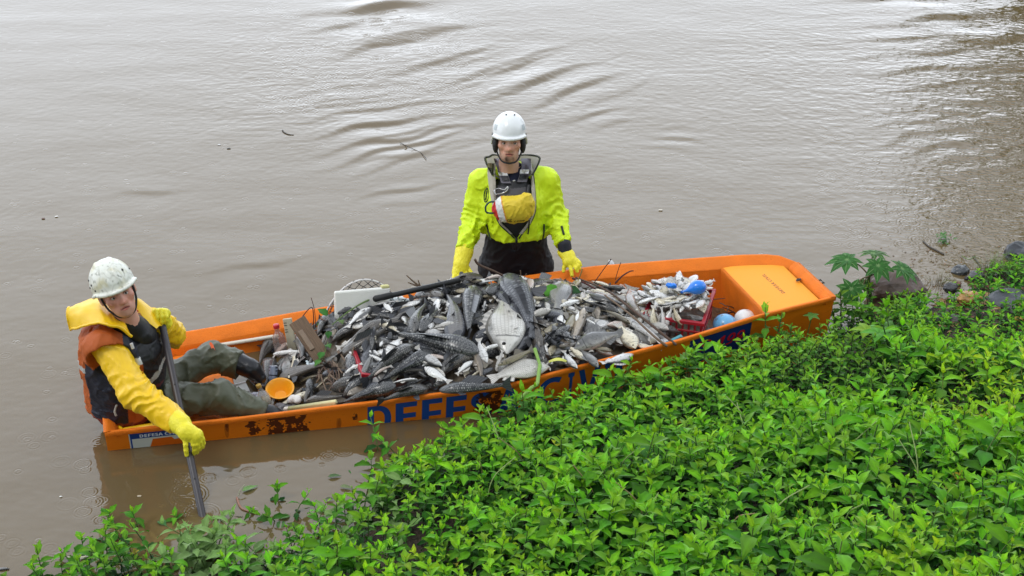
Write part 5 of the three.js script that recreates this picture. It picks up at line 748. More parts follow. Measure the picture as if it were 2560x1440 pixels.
  add('helmet', hg.applyMatrix4(M), cloth(rgb(0.78, 0.8, 0.8), 0.3, { clearcoat: 0.4 }), [...[-0.02, 0.03].map((x) => ['vent_hole', new THREE.SphereGeometry(0.005, 8, 6).translate(x, 0.168, 0.03).applyMatrix4(M), kS]), ...[-1, 1].map((s) => ['helmet_badge', sheet(6, 6, (u, v) => { const a = s * (1.05 + (u - 0.5) * 0.3), q = 0.32 + (v - 0.5) * 0.3; return V(Math.sin(a) * Math.cos(q) * 0.1015, 0.062 + Math.sin(q) * 0.1135, -0.01 + Math.cos(a) * Math.cos(q) * 0.1235); }).applyMatrix4(M), cloth(rgb(0.5, 0.55, 0.56), 0.4)])]);
  add('helmet_lining', nets((x, y, z) => Math.max(Math.abs(egg(V(0, 0.058, -0.01), hm.rx - 0.0125, hm.ry - 0.01, hm.rz - 0.0125)(x, y, z)) - 0.004, hm.rim(x, z) - 0.012 - y, z - 0.07), V(-0.13, -0.05, -0.15), V(0.13, 0.2, 0.13), 0.0045).applyMatrix4(M), cloth(rgb(0.014, 0.014, 0.015), 0.7));
  const pad = join([egg(V(-0.081, -0.012, 0.006), 0.02, 0.062, 0.05), egg(V(0.081, -0.012, 0.006), 0.02, 0.062, 0.05), cone(V(-0.083, 0.03, -0.03), V(-0.07, 0.0, -0.09), 0.02, 0.02), cone(V(0.083, 0.03, -0.03), V(0.07, 0.0, -0.09), 0.02, 0.02)], 0.02);
  add('ear_pad', nets(pad, V(-0.12, -0.1, -0.13), V(0.12, 0.08, 0.08), 0.005).applyMatrix4(M), cloth(rgb(0.012, 0.012, 0.013), 0.6));
  for (const s of [-1, 1]) add('chin_strap', bar([V(s * 0.08, -0.03, 0.02), V(s * 0.068, -0.07, 0.045), V(s * 0.04, -0.107, 0.072), V(0, -0.116, 0.084)], 0.0055, 6).applyMatrix4(M), cloth(rgb(0.012, 0.012, 0.013), 0.6));
  // gloves
  const g = (x, y, z) => atz(x, y, z);
  add('glove', gloveMesh([[g(1160, 632, -7.47), g(1152, 660, -7.42), 0.052, 0.043], [g(1152, 660, -7.42), g(1148, 682, -7.4), 0.04, 0.038], [g(1158, 672, -7.41), g(1142, 680, -7.39), 0.032, 0.028]], [[g(1138, 684, -7.38), g(1134, 694, -7.34), g(1133, 700, -7.32), 0.0125], [g(1147, 688, -7.37), g(1146, 698, -7.33), g(1146, 704, -7.31), 0.013], [g(1156, 688, -7.37), g(1157, 698, -7.33), g(1158, 704, -7.31), 0.013], [g(1165, 684, -7.38), g(1167, 694, -7.34), g(1168, 700, -7.32), 0.012], [g(1168, 668, -7.42), g(1178, 682, -7.39), g(1180, 692, -7.37), 0.0125]], [[g(1161, 626, -7.48), g(1156, 645, -7.45), 0.056, 0.05]]), gloveMat);
  add('glove', gloveMesh([[g(1416, 632, -7.47), g(1424, 650, -7.44), 0.038, 0.04], [g(1420, 655, -7.43), g(1436, 656, -7.43), 0.03, 0.028]], [[g(1424, 662, -7.41), g(1428, 676, -7.385), g(1430, 688, -7.37), 0.0125], [g(1434, 660, -7.415), g(1440, 670, -7.39), g(1443, 678, -7.385), 0.012], [g(1440, 656, -7.42), g(1446, 664, -7.4), g(1449, 671, -7.395), 0.0115], [g(1443, 650, -7.43), g(1449, 657, -7.41), g(1452, 663, -7.405), 0.0105], [g(1414, 654, -7.44), g(1410, 668, -7.42), g(1409, 678, -7.41), 0.012]], [[g(1410, 630, -7.48), g(1421, 640, -7.46), 0.04, 0.042]]), gloveMat);
  add('inner_cuff', nets((x, y, z) => cone(J.wl.clone().add(V(0, 0.01, 0)), g(1414, 630, -7.475), 0.042, 0.042)(x, y, z) + cj2(x, y, z) * 0.6, J.wl.clone().subScalar(0.12), J.wl.clone().addScalar(0.12), 0.006), cloth(rgb(0.012, 0.013, 0.022), 0.6));
  // rescue rope bag hanging on the chest
  const bc = onChest(1284, 522, 0.075), bag = thing('rope_bag', 'yellow rescue rope bag with white band hanging on the chest of the standing man', 'bag', bc), bcr = creases(0.008, 22, 6);
  const bf = (x, y, z) => { let d = egg(V(0, 0, 0), 0.128, 0.092, 0.07)(x, y, z); d = smin(d, egg(V(0.07, 0.06, 0.005), 0.045, 0.05, 0.035)(x, y, z), 0.03); d = smax(d, -egg(V(-0.01, 0.125, 0), 0.07, 0.05, 0.09)(x, y, z), 0.03); return d + bcr(x, y, z) * 0.8; };
  const bb = pieces(nets(bf, V(-0.16, -0.13, -0.11), V(0.16, 0.14, 0.11), 0.006), (x, y) => { const k = x + 0.25 * y; return k < -0.098 ? 'red_end' : k < -0.058 ? 'white_band' : k < -0.05 ? 'orange_seam' : 'bag_body'; });
  const bm = { red_end: cloth(rgb(0.62, 0.02, 0.02), 0.5), white_band: cloth(rgb(0.72, 0.72, 0.7), 0.4), orange_seam: cloth(rgb(0.7, 0.3, 0.02), 0.5), bag_body: cloth(rgb(0.72, 0.53, 0.03), 0.55) }; for (const k in bb) part(k, bb[k], bm[k], bag);
  part('loop', bar([V(-0.115, 0.055, 0.02), V(-0.145, 0.06, 0.04), V(-0.165, 0.035, 0.045), V(-0.16, -0.005, 0.04), V(-0.12, -0.015, 0.03)], 0.0055, 7), cloth(rgb(0.012, 0.06, 0.05), 0.6), bag);
  const markTex = canvasTex(256, 128, (c, w, h) => { c.clearRect(0, 0, w, h); c.strokeStyle = c.fillStyle = '#1d1a10'; c.lineWidth = 9; c.beginPath(); c.arc(48, 56, 32, 0.6, 5.4); c.stroke(); c.beginPath(); c.arc(54, 62, 16, 0.6, 5.2); c.stroke(); c.font = 'bold 46px sans-serif'; c.fillText('CAMP', 96, 84); });
  markTex.wrapS = markTex.wrapT = THREE.ClampToEdgeWrapping;
  part('printed_mark', sheet(12, 8, (u, v) => { const x = lerp(-0.045, 0.085, u), y = lerp(-0.078, -0.03, v); let z = 0.1; while (z > -0.05 && bf(x, y, z) > 0.002) z -= 0.001; return V(x, y, z); }), new THREE.MeshPhysicalMaterial({ map: markTex, transparent: true, roughness: 0.6, side: THREE.DoubleSide }), bag);
}

// ---- the man sitting in the stern
{
  const base = L(0.32, 0.33, 0.055), root = thing('person', 'man in yellow raincoat and rust life vest sitting in the stern holding a pole', 'person', base), R = (g) => rel(g, root);
  const add = (n, g, m, sub) => { const q = part(n, R(g), m, root); for (const [a, b, c] of sub ?? []) part(a, R(b), c, q); return q; };
  const J = { pel: atz(315, 1000, -6.2), ch: atz(298, 862, -6.1), nb: atz(302, 808, -6.07), sr: atz(262, 872, -5.93), sl: atz(366, 792, -6.19), er: atz(338, 980, -5.8), el: atz(428, 836, -6.32), wr: atz(440, 1056, -5.7), wl: atz(412, 812, -6.215), hc: atz(293, 733, -6.0), hl: atz(404, 958, -6.32), hr: atz(400, 1006, -6.16), kl: atz(535, 893, -6.48), kr: atz(552, 992, -6.14), al: atz(622, 915, -6.44), ar: atz(655, 1030, -6.12) };
  const F = V(0.43, 0.2, 0.88), U = V(-0.25, 0.95, 0.0), M = basis(F, U, J.hc);
  const ho = { wide: 1.03, skin: [0.66, 0.35, 0.265], hair: [0.16, 0.085, 0.05], browTilt: 0.1, beard: 0.0, stubble: 0.05, nz: -0.05, nx: -0.01 };
  const headG = nets(headShape(ho), V(-0.11, -0.2, -0.13), V(0.11, 0.16, 0.14), 0.0032); tint(headG, headColour(ho)); headG.applyMatrix4(M);
  const bodyF = join([cone(J.nb, J.ch, 0.06, 0.12), cone(J.ch, J.pel, 0.12, 0.12), cone(J.sr, J.er, 0.05, 0.04), cone(J.er, J.wr, 0.04, 0.028), cone(J.sl, J.el, 0.05, 0.04), cone(J.el, J.wl, 0.04, 0.028), cone(J.hl, J.kl, 0.075, 0.055), cone(J.kl, J.al, 0.05, 0.035), cone(J.hr, J.kr, 0.075, 0.055), cone(J.kr, J.ar, 0.05, 0.035)], 0.05);
  const [blo, bhi] = bounds(Object.values(J), 0.12); bhi.y = J.nb.y + 0.03;
  const bodyG = tint(nets(bodyF, blo, bhi, 0.014), () => ho.skin); for (const g of [headG, bodyG]) g.deleteAttribute('uv');
  add('body', mergeGeometries([headG, bodyG]), skinMat); eyes(add, M);
  add('hair', nets((x, y, z) => Math.max(egg(V(0, 0.04, -0.015), 0.082 * 1.03, 0.1, 0.1)(x, y, z), Math.max(z - 0.0, -y - 0.04, z + y * 0.5 - 0.03)), V(-0.12, -0.06, -0.13), V(0.12, 0.15, 0.06), 0.005).applyMatrix4(M), cloth(ho.hair.length ? rgb(...ho.hair) : 0, 0.7));
  // body axes
  const up = J.nb.clone().sub(J.pel).normalize(), fr = V(0.93, 0, 0.36); fr.addScaledVector(up, -fr.dot(up)).normalize(); const rt = up.clone().cross(fr).multiplyScalar(-1).normalize(); if (rt.z < 0) rt.negate();
  const T = J.nb.distanceTo(J.pel), loc = (x, y, z) => { const a = x - J.pel.x, b = y - J.pel.y, c = z - J.pel.z; return [a * rt.x + b * rt.y + c * rt.z, (a * up.x + b * up.y + c * up.z) / T, a * fr.x + b * fr.y + c * fr.z]; };
  const tube = (rw, rd, lo, hi, grow = 0) => { const W = table([[-0.1, 0.95], [0.2, 0.93], [0.55, 1.0], [0.8, 0.98], [0.95, 0.72], [1.08, 0.4]]); return (x, y, z) => { const [u, v, w] = loc(x, y, z), k = W(v), a = u / (rw * k), b = w / (rd * k), q = Math.hypot(a, b); let d = (q - 1) * Math.min(rw, rd) * k * 0.95; d = smax(d, (v - hi) * T, 0.03); return smax(d, (lo - v) * T, 0.02); }; };
  const wr1 = creases(0.011, 8.5, 2), wr2 = creases(0.0038, 22, 7);
  const slR = join([cone(J.sr.clone().addScaledVector(rt, -0.02), J.er, 0.082, 0.08), cone(J.er, J.wr, 0.08, 0.066)], 0.03), slL = join([cone(J.sl, J.el, 0.08, 0.07), cone(J.el, J.wl, 0.068, 0.058)], 0.03);
  const eR = elbowFold(J.er.clone().lerp(J.wr, 0.2), J.wr.clone().sub(J.sr).normalize(), 0.01), eL = elbowFold(J.el, V(0, 1, 0), 0.007), coatT = tube(0.18, 0.14, -0.06, 0.96);
  const coat = (x, y, z) => {
    const arms = Math.min(slR(x, y, z), slL(x, y, z)); let d = smin(coatT(x, y, z), arms, 0.03); if (d > 0.06) return d;
    d += (wr1(x, y, z) + wr2(x, y, z)) * 0.85 + eR(x, y, z) + eL(x, y, z);
    for (const [w2, e2] of [[J.wr, J.er], [J.wl, J.el]]) { const ax = w2.clone().sub(e2).normalize(), t = (x - w2.x) * ax.x + (y - w2.y) * ax.y + (z - w2.z) * ax.z; if ((x - w2.x) ** 2 + (y - w2.y) ** 2 + (z - w2.z) ** 2 < 0.03) d = smax(d, t - 0.012, 0.005); }
    return d;
  };
  const yellow = cloth(rgb(0.93, 0.58, 0.006), 0.42, { clearcoat: 0.15, clearcoatRoughness: 0.3 });
  const tors = Object.entries(J).filter(([k]) => /pel|ch|nb|sr|sl|er|el|wr|wl/.test(k)).map(([, v]) => v), [tlo, thi] = bounds(tors, 0.15);
  add('raincoat', nets(coat, tlo, thi, 0.0075), yellow);
  // hood lying on the back, collar in front
  const Pz = (x, y, z) => atz(x, y, z), curveOf = (a) => new THREE.CatmullRomCurve3(a.map((p) => Pz(...p)));
  const hTop = curveOf([[172, 768, -6.13], [205, 758, -6.2], [250, 744, -6.22], [275, 752, -6.16], [292, 778, -6.06], [312, 806, -5.98]]), hLow = curveOf([[174, 826, -6.08], [198, 818, -5.99], [232, 810, -5.92], [270, 812, -5.88], [300, 822, -5.89], [328, 842, -5.92]]);
  const hoodAt = (u, v, o) => { const a = hTop.getPoint(u), b = hLow.getPoint(u), n = 0.5 * noise(u * 5, v * 3, 2) + 0.35 * noise(u * 11, v * 6, 7); return a.lerp(b, v).add(V(0, (0.035 + 0.025 * Math.sin(u * 6)) * Math.sin(v * Math.PI) + 0.016 * n - o, 0.03 * Math.sin(v * Math.PI) - 0.012 * Math.abs(Math.sin(u * 7 + v * 2)) - o)); };
  add('hood', mergeGeometries([sheet(40, 14, (u, v) => hoodAt(u, v, 0)), sheet(40, 14, (u, v) => hoodAt(u, v, 0.012))]), yellow); add('hood_hem', bar(Array.from({ length: 20 }, (_, k) => hoodAt(k / 19, 1, 0.005)), 0.008, 6, 40), yellow); add('hood_hem', bar(Array.from({ length: 8 }, (_, k) => hoodAt(0, k / 7, 0.005)), 0.008, 6, 16), yellow);
  add('collar', sheet(10, 4, (u, v) => { const p = [Pz(335, 756, -6.17), Pz(345, 775, -6.13), Pz(362, 800, -6.08), Pz(392, 822, -6.07)], q = [Pz(352, 748, -6.22), Pz(382, 772, -6.2), Pz(400, 795, -6.18), Pz(412, 818, -6.16)], k = u * 3, i = Math.min(2, Math.floor(k)); return p[i].clone().lerp(p[i + 1], k - i).lerp(q[i].clone().lerp(q[i + 1], k - i), v).add(V(0, 0.02 * Math.sin(v * 3.1), 0.012 * Math.sin(v * 3.1))); }), yellow);
  const strip = (a, b) => sheet(8, 3, (u, v) => { const k = u * (a.length - 1), i = Math.min(a.length - 2, Math.floor(k)); return a[i].clone().lerp(a[i + 1], k - i).lerp(b[i].clone().lerp(b[i + 1], k - i), v).add(V(0, 0.012 * Math.sin(v * 3.1), 0)); });
  add('coat_tail', strip([Pz(258, 1042, -6.1), Pz(278, 1062, -6.02), Pz(300, 1078, -5.96)], [Pz(268, 1036, -6.12), Pz(292, 1056, -6.03), Pz(312, 1074, -5.965)]), yellow); add('coat_tail', strip([Pz(300, 1078, -5.955), Pz(340, 1074, -5.965), Pz(400, 1066, -5.98)], [Pz(318, 1070, -5.99), Pz(345, 1064, -6.0), Pz(392, 1056, -6.01)]), yellow);
  // life vest over the coat
  const vestT = tube(0.225, 0.22, 0.0, 0.93), yoke = cone(J.nb.clone().addScaledVector(up, -0.07), J.sr.clone().addScaledVector(up, 0.0), 0.1, 0.112), hole = join([cone(J.sr.clone().lerp(J.er, 0.3).addScaledVector(rt, 0.03), J.er, 0.118, 0.1)], 0.01), holeL = cone(J.sl.clone().addScaledVector(rt, 0.02), J.el, 0.1, 0.1);
  const vest = (x, y, z) => { let d = smin(vestT(x, y, z), yoke(x, y, z), 0.05); if (d > 0.06) return d; d += wr1(x, y, z) * 0.9 + wr2(x, y, z) * 0.5; d = smax(d, -hole(x, y, z), 0.012); d = smax(d, -holeL(x, y, z), 0.012); d = smax(d, -cone(J.nb.clone().addScaledVector(up, -0.02).addScaledVector(fr, 0.03), J.hc, 0.085, 0.12)(x, y, z), 0.012); return Math.max(d, -(coatT(x, y, z) + 0.02)); };
  const [vlo, vhi] = bounds([J.pel, J.nb, J.sr, J.sl], 0.26);
  const vb = pieces(nets(vest, vlo, vhi, 0.0068), (x, y, z) => {
    const [u, v, w] = loc(x, y, z), a = Math.atan2(u, w);            // 0 in front, +90 degrees at his right side, which we see
    if (v < 0.07 && a > 0.2) return a > 1.95 ? 'back_panel' : 'hip_panel';
    if (a > -0.62 && a < 0.5) { if (a > -0.5 && a < 0.36 && Math.abs(v - 0.6 + 0.18 * a) < 0.035) return 'chest_stripe'; if (a > -0.3 && a < 0.42 && Math.abs(v - 0.4 - 0.2 * a) < 0.022) return 'red_strap'; return 'front_panel'; }
    if (a > 1.95 || a < -1.7) return Math.abs(v - 0.57 - 0.16 * (a > 0 ? 2.4 - a : 0)) < 0.03 ? 'back_stripe' : 'back_panel';
    if (a >= 0.5 && a < 0.92) return v > 0.8 ? (v < 0.86 ? 'shoulder_stripe' : 'shoulder_edge') : 'front_edge';
    return v > 0.74 ? 'shoulder_panel' : 'side_panel';
  });
  const rust = cloth(rgb(0.42, 0.095, 0.018), 0.6, { specularIntensity: 0.5 }), navy = cloth(rgb(0.01, 0.013, 0.028), 0.6), black = cloth(rgb(0.009, 0.009, 0.012), 0.55), refl = cloth(rgb(0.42, 0.43, 0.42), 0.35);
  const vm = { hip_panel: cloth(rgb(0.2, 0.03, 0.012), 0.5), back_panel: rust, back_stripe: refl, chest_stripe: cloth(rgb(0.4, 0.4, 0.38), 0.4), red_strap: cloth(rgb(0.11, 0.012, 0.015), 0.5), front_panel: black, front_edge: rust, shoulder_panel: rust, shoulder_stripe: cloth(rgb(0.62, 0.64, 0.64), 0.35), shoulder_edge: navy, side_panel: navy };
  for (const k in vb) add(k, vb[k], vm[k]);
  add('neck_gaiter', nets((x, y, z) => join([cone(Pz(306, 796, -6.02), Pz(318, 812, -6.03), 0.062, 0.066), cone(Pz(318, 806, -6.03), Pz(352, 836, -6.07), 0.06, 0.08)], 0.03)(x, y, z) + wr1(x, y, z) * 0.5, Pz(335, 820, -6.05).subScalar(0.17), Pz(335, 820, -6.05).addScalar(0.17), 0.007), black);
  add('belt_buckle', bar([Pz(292, 1012, -5.93), Pz(287, 1030, -5.92), Pz(291, 1040, -5.915)], 0.006, 6), cloth(rgb(0.35, 0.3, 0.26), 0.4)); add('vest_toggle', bar([Pz(328, 858, -5.9), Pz(333, 872, -5.895)], 0.008, 6), cloth(rgb(0.62, 0.6, 0.58), 0.4));
  // trousers and boots
  const trF = join([cone(J.pel, J.hl, 0.15, 0.11), cone(J.pel, J.hr, 0.15, 0.11), cone(J.hl, J.kl, 0.098, 0.078), cone(J.kl, J.al.clone().lerp(J.kl, 0.22), 0.08, 0.082), cone(J.hr, J.kr, 0.098, 0.08), cone(J.kr, J.ar, 0.078, 0.062)], 0.045), t1 = creases(0.016, 7, 12), t2 = creases(0.0035, 20, 15);
  const [plo, phi] = bounds([J.pel, J.hl, J.hr, J.kl, J.kr, J.al, J.ar], 0.16), cut = (w2, e2, k) => { const ax = w2.clone().sub(e2).normalize(); return (x, y, z) => ((x - w2.x) ** 2 + (y - w2.y) ** 2 + (z - w2.z) ** 2 < 0.03 ? (x - w2.x) * ax.x + (y - w2.y) * ax.y + (z - w2.z) * ax.z - k : -1); }, c1 = cut(J.al, J.kl, -0.05), c2 = cut(J.ar, J.kr, 0.02);
  add('trousers', nets((x, y, z) => { let d = trF(x, y, z); if (d > 0.06) return d; d += t1(x, y, z) + t2(x, y, z); return smax(smax(d, c1(x, y, z), 0.006), c2(x, y, z), 0.006); }, plo, phi, 0.008), cloth(rgb(0.07, 0.076, 0.045), 0.5));
  add('orange_patch', strip([Pz(523, 858, -6.43), Pz(529, 872, -6.41)], [Pz(533, 862, -6.44), Pz(538, 876, -6.42)]), cloth(rgb(0.85, 0.12, 0.02), 0.5));
  add('boot', nets((x, y, z) => join([cone(J.al.clone().lerp(J.kl, 0.3), Pz(628, 922, -6.43), 0.062, 0.052), cone(Pz(628, 922, -6.43), Pz(650, 945, -6.42), 0.046, 0.036)], 0.03)(x, y, z) + t2(x, y, z) * 0.6, Pz(625, 915, -6.44).subScalar(0.2), Pz(640, 920, -6.42).addScalar(0.2), 0.007), cloth(rgb(0.008, 0.008, 0.011), 0.3));
  add('boot', nets((x, y, z) => join([cone(J.ar, Pz(676, 1034, -6.13), 0.05, 0.045), cone(Pz(676, 1034, -6.13), Pz(700, 1038, -6.14), 0.04, 0.03)], 0.03)(x, y, z), J.ar.clone().subScalar(0.15), J.ar.clone().addScalar(0.2), 0.007), cloth(rgb(0.01, 0.01, 0.012), 0.35));
  // helmet, dirty white, with holes and ribs
  const hm = { rx: 0.108, ry: 0.122, rz: 0.13, rim: (x, z) => 0.045 - 0.03 * smooth(0.07, -0.06, z), ridge: 1 };
  const hg = nets(helmetShape(hm), V(-0.145, -0.02, -0.17), V(0.145, 0.21, 0.17), 0.004);
  tint(hg, (x, y, z) => { const a = clamp((fbm(x * 16, y * 16, z * 16, 3) - 0.02) * 3.2), b = clamp((noise(x * 70, y * 45, z * 70) - 0.32) * 3.5), c = clamp((1 - 9 * Math.abs(noise(x * 22 + 4, y * 14, z * 22))) * 0.6); let q = mix3([0.74, 0.75, 0.67], [0.6, 0.57, 0.38], a); q = mix3(q, [0.17, 0.17, 0.12], b * 0.8); return mix3(q, [0.25, 0.25, 0.18], c * 0.55); });
  const holes = [[-1.25, 0.3], [-1.5, 0.15], [-1.55, 0.45], [-1.9, 0.36], [0.75, 0.5], [-1.05, 0.08], [1.3, 0.3]];
  add('helmet', hg.applyMatrix4(M), new THREE.MeshPhysicalMaterial({ vertexColors: true, roughness: 0.4, clearcoat: 0.2, side: THREE.DoubleSide }), holes.map(([a, q]) => ['vent_hole', new THREE.SphereGeometry(0.0062, 10, 6).translate(Math.sin(a) * Math.cos(q) * 0.106, 0.062 + Math.sin(q) * 0.12, -0.01 + Math.cos(a) * Math.cos(q) * 0.128).applyMatrix4(M), cloth(rgb(0.01, 0.01, 0.01), 0.6)]));
  const strapM = cloth(rgb(0.012, 0.012, 0.014), 0.6);
  for (const s of [-1, 1]) add('chin_strap', bar([V(s * 0.084, 0.04, 0.02), V(s * 0.08, -0.01, 0.025), V(s * 0.07, -0.06, 0.03), V(s * 0.04, -0.103, 0.05), V(0, -0.114, 0.066)], 0.006, 6).applyMatrix4(M), strapM);
  // gloves on the pole
  const g = Pz;
  add('glove', gloveMesh([[g(436, 1052, -5.7), g(468, 1078, -5.63), 0.048, 0.042], [g(462, 1078, -5.62), g(492, 1086, -5.62), 0.036, 0.03], [g(468, 1088, -5.615), g(490, 1092, -5.615), 0.03, 0.028]], [[g(462, 1084, -5.61), g(464, 1112, -5.585), g(465, 1126, -5.58), g(467, 1137, -5.58), 0.0125], [g(476, 1094, -5.6), g(484, 1112, -5.59), g(487, 1124, -5.595), g(485, 1134, -5.605), 0.0125], [g(486, 1092, -5.6), g(493, 1110, -5.595), g(495, 1120, -5.6), g(492, 1131, -5.61), 0.0125], [g(494, 1088, -5.61), g(501, 1104, -5.605), g(503, 1114, -5.61), g(500, 1123, -5.62), 0.012], [g(499, 1084, -5.62), g(507, 1098, -5.615), g(509, 1108, -5.62), g(507, 1118, -5.63), 0.0115]], [[g(436, 1050, -5.7), g(452, 1060, -5.67), 0.056, 0.052]]), gloveMat);
  add('glove', gloveMesh([[g(412, 806, -6.22), g(404, 790, -6.2), 0.038, 0.038], [g(384, 784, -6.19), g(414, 784, -6.19), 0.027, 0.027]], [[g(380, 782, -6.175), g(381, 796, -6.15), g(384, 806, -6.145), g(386, 813, -6.15), 0.0118], [g(391, 777, -6.175), g(393, 794, -6.148), g(395, 806, -6.143), g(397, 815, -6.148), 0.0122], [g(403, 776, -6.175), g(405, 793, -6.148), g(405, 804, -6.143), g(405, 812, -6.148), 0.0122], [g(414, 778, -6.175), g(416, 792, -6.15), g(416, 801, -6.147), g(415, 808, -6.15), 0.0118], [g(382, 792, -6.19), g(376, 800, -6.175), g(377, 810, -6.17), g(381, 818, -6.17), 0.0118]], [[g(416, 812, -6.225), g(420, 830, -6.26), 0.042, 0.05]]), gloveMat);
  // pole
  const a = g(403, 800, -6.175), b = at(505, 1285, 0), d = b.clone().sub(a).normalize(), e = b.clone().addScaledVector(d, 0.25), pole = thing('pole', 'long dark square pole held by the sitting man with its end in the water', 'pole', b);
  const pg = bar([a.clone().addScaledVector(d, -0.03), e], 0.0185, 14, 1, false); part('shaft', rel(pg, pole), new THREE.MeshPhysicalMaterial({ color: rgb(0.04, 0.034, 0.038), roughness: 0.4, side: THREE.DoubleSide }), pole);
  for (const t of [0.35, 0.52, 0.7, 0.83]) { const c = a.clone().lerp(b, t); part('bolt_hole', rel(new THREE.SphereGeometry(0.005, 8, 6).translate(c.x + 0.004, c.y + 0.012, c.z + 0.012), pole), cloth(rgb(0.01, 0.01, 0.01), 0.6), pole); }
}
// ---------------------------------------------------------------- plants
const leafMat = new THREE.MeshPhysicalMaterial({ vertexColors: true, roughness: 0.95, transmission: 0.36, thickness: 0, clearcoat: 0.07, clearcoatRoughness: 0.3, specularIntensity: 0.5, side: THREE.DoubleSide });
const stemMat = std(rgb(0.1, 0.17, 0.035), 0.6);
// one leaf from the origin along +x: folded on the midrib, drooping, with side lobes or teeth
function leafGeo(len, wid, o = {}) {
  const n = o.n ?? 6, pos = [], col = [], ix = [], c0 = o.c ?? [0.07, 0.27, 0.014], lobed = o.lobe ?? 0.35;
  for (let i = 0; i <= n; i++) {
    const t = i / n, out = Math.sin(Math.PI * Math.pow(t, 0.72)) * (1 - 0.25 * t) + (o.lobe !== 0 && Math.abs(t - 0.5) < 0.12 ? lobed * 0.5 : 0), w = wid * 0.5 * out * (i & 1 ? 1.0 : 0.9) + 0.0006;
    const x = len * (t - 0.12 * t * t * (o.droop ?? 1)), y = len * ((o.rise ?? 0.18) * t - (o.droop ?? 1) * 0.3 * t * t), f = o.fold ?? 0.4;
    for (const s of [-1, -0.5, 0, 0.5, 1]) { pos.push(x + (Math.abs(s) === 1 ? len * 0.035 * (lobed && Math.abs(t - 0.5) < 0.12 ? 1 : 0) : 0), y + Math.abs(s) * w * f + (Math.abs(s) === 0.5 ? w * 0.1 : 0) + (o.curl ?? 0) * s * t * len * 0.1, s * w); const k = s === 0 ? 1.3 : 1 + 0.12 * Math.sin(i * 2.4 + s * 3); col.push(c0[0] * k, c0[1] * k, c0[2] * k); }
  }
  for (let i = 0; i < n; i++) for (let j = 0; j < 4; j++) { const a = i * 5 + j, b = a + 5; ix.push(a, a + 1, b, a + 1, b + 1, b); }
  const g = new THREE.BufferGeometry(); g.setAttribute('position', new THREE.Float32BufferAttribute(pos, 3)); g.setAttribute('color', new THREE.Float32BufferAttribute(col, 3)); g.setIndex(ix); g.computeVertexNormals(); return g;
}
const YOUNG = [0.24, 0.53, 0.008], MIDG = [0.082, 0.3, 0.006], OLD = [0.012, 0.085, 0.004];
function shootLeaves(seedv, height, pairs, size, o = {}) {           // leaves of one shoot, in pairs crosswise up the stem
  seed = seedv; const out = [], lean = V(rr(-0.12, 0.12), 0, rr(-0.12, 0.12)).multiplyScalar(o.lean ?? 1); let ang = rnd() * 6.283;
  const spine = (t) => V(lean.x * t * t * height * 2, t * height, lean.z * t * t * height * 2);
  for (let i = 0; i < pairs; i++) {
    const t = lerp(o.from ?? 0.35, 1, Math.pow(i / Math.max(1, pairs - 1), 0.7)), top = i / Math.max(1, pairs - 1);
    for (const s of [0, 1]) {
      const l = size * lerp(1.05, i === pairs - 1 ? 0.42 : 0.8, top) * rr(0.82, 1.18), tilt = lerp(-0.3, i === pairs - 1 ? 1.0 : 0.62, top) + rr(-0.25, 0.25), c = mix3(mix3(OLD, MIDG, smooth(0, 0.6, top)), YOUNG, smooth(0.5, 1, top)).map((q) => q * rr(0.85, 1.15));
      const g = leafGeo(l, l * rr(0.36, 0.47), { c: o.tone ? o.tone(c) : c, droop: rr(0.5, 1.4) * lerp(1.2, 0.7, top), fold: rr(0.25, 0.55), curl: rr(-1, 1), lobe: rnd() < 0.7 ? rr(0.25, 0.5) : 0, n: o.n });
      g.applyMatrix4(new THREE.Matrix4().makeRotationX(rr(-0.3, 0.3))); g.applyMatrix4(new THREE.Matrix4().makeRotationZ(tilt)); g.applyMatrix4(new THREE.Matrix4().makeRotationY(ang + s * Math.PI + rr(-0.3, 0.3)));
      const p = spine(t); g.translate(p.x, p.y, p.z); out.push(g);
    }
    ang += Math.PI / 2 + rr(-0.3, 0.3);
  }
  return { leaves: out, stem: bar([spine(0), spine(0.5), spine(1)], [0.0035, 0.002], 5, 5) };
}
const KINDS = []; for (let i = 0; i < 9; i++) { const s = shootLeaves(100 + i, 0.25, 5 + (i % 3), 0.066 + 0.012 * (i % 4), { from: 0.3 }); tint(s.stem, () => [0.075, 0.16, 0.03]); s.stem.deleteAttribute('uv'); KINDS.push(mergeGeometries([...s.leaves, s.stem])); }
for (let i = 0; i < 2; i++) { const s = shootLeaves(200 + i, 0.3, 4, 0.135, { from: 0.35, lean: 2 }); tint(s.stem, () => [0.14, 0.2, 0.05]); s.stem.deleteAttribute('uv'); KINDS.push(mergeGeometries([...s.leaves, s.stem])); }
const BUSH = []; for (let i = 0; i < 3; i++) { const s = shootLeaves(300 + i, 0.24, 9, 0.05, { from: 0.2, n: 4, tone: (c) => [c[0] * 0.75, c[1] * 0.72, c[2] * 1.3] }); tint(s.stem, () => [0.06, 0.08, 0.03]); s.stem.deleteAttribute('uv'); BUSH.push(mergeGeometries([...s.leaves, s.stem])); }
seed = 4242;
const inBoat = (x, z, m = 0) => { const [s, n] = toL(V(x, 0, z)); return s > -0.05 - m && s < 4.16 + m && n > nNear(clamp(s, 0, 4.1)) - m && n < nFar(clamp(s, 0, 4.1)) + m; };
const cover = thing('ground_cover', null, null, V(0, 0, 0)); tag(cover, 'dense low green ground cover growing over the near bank', 'plants', null, 'stuff');
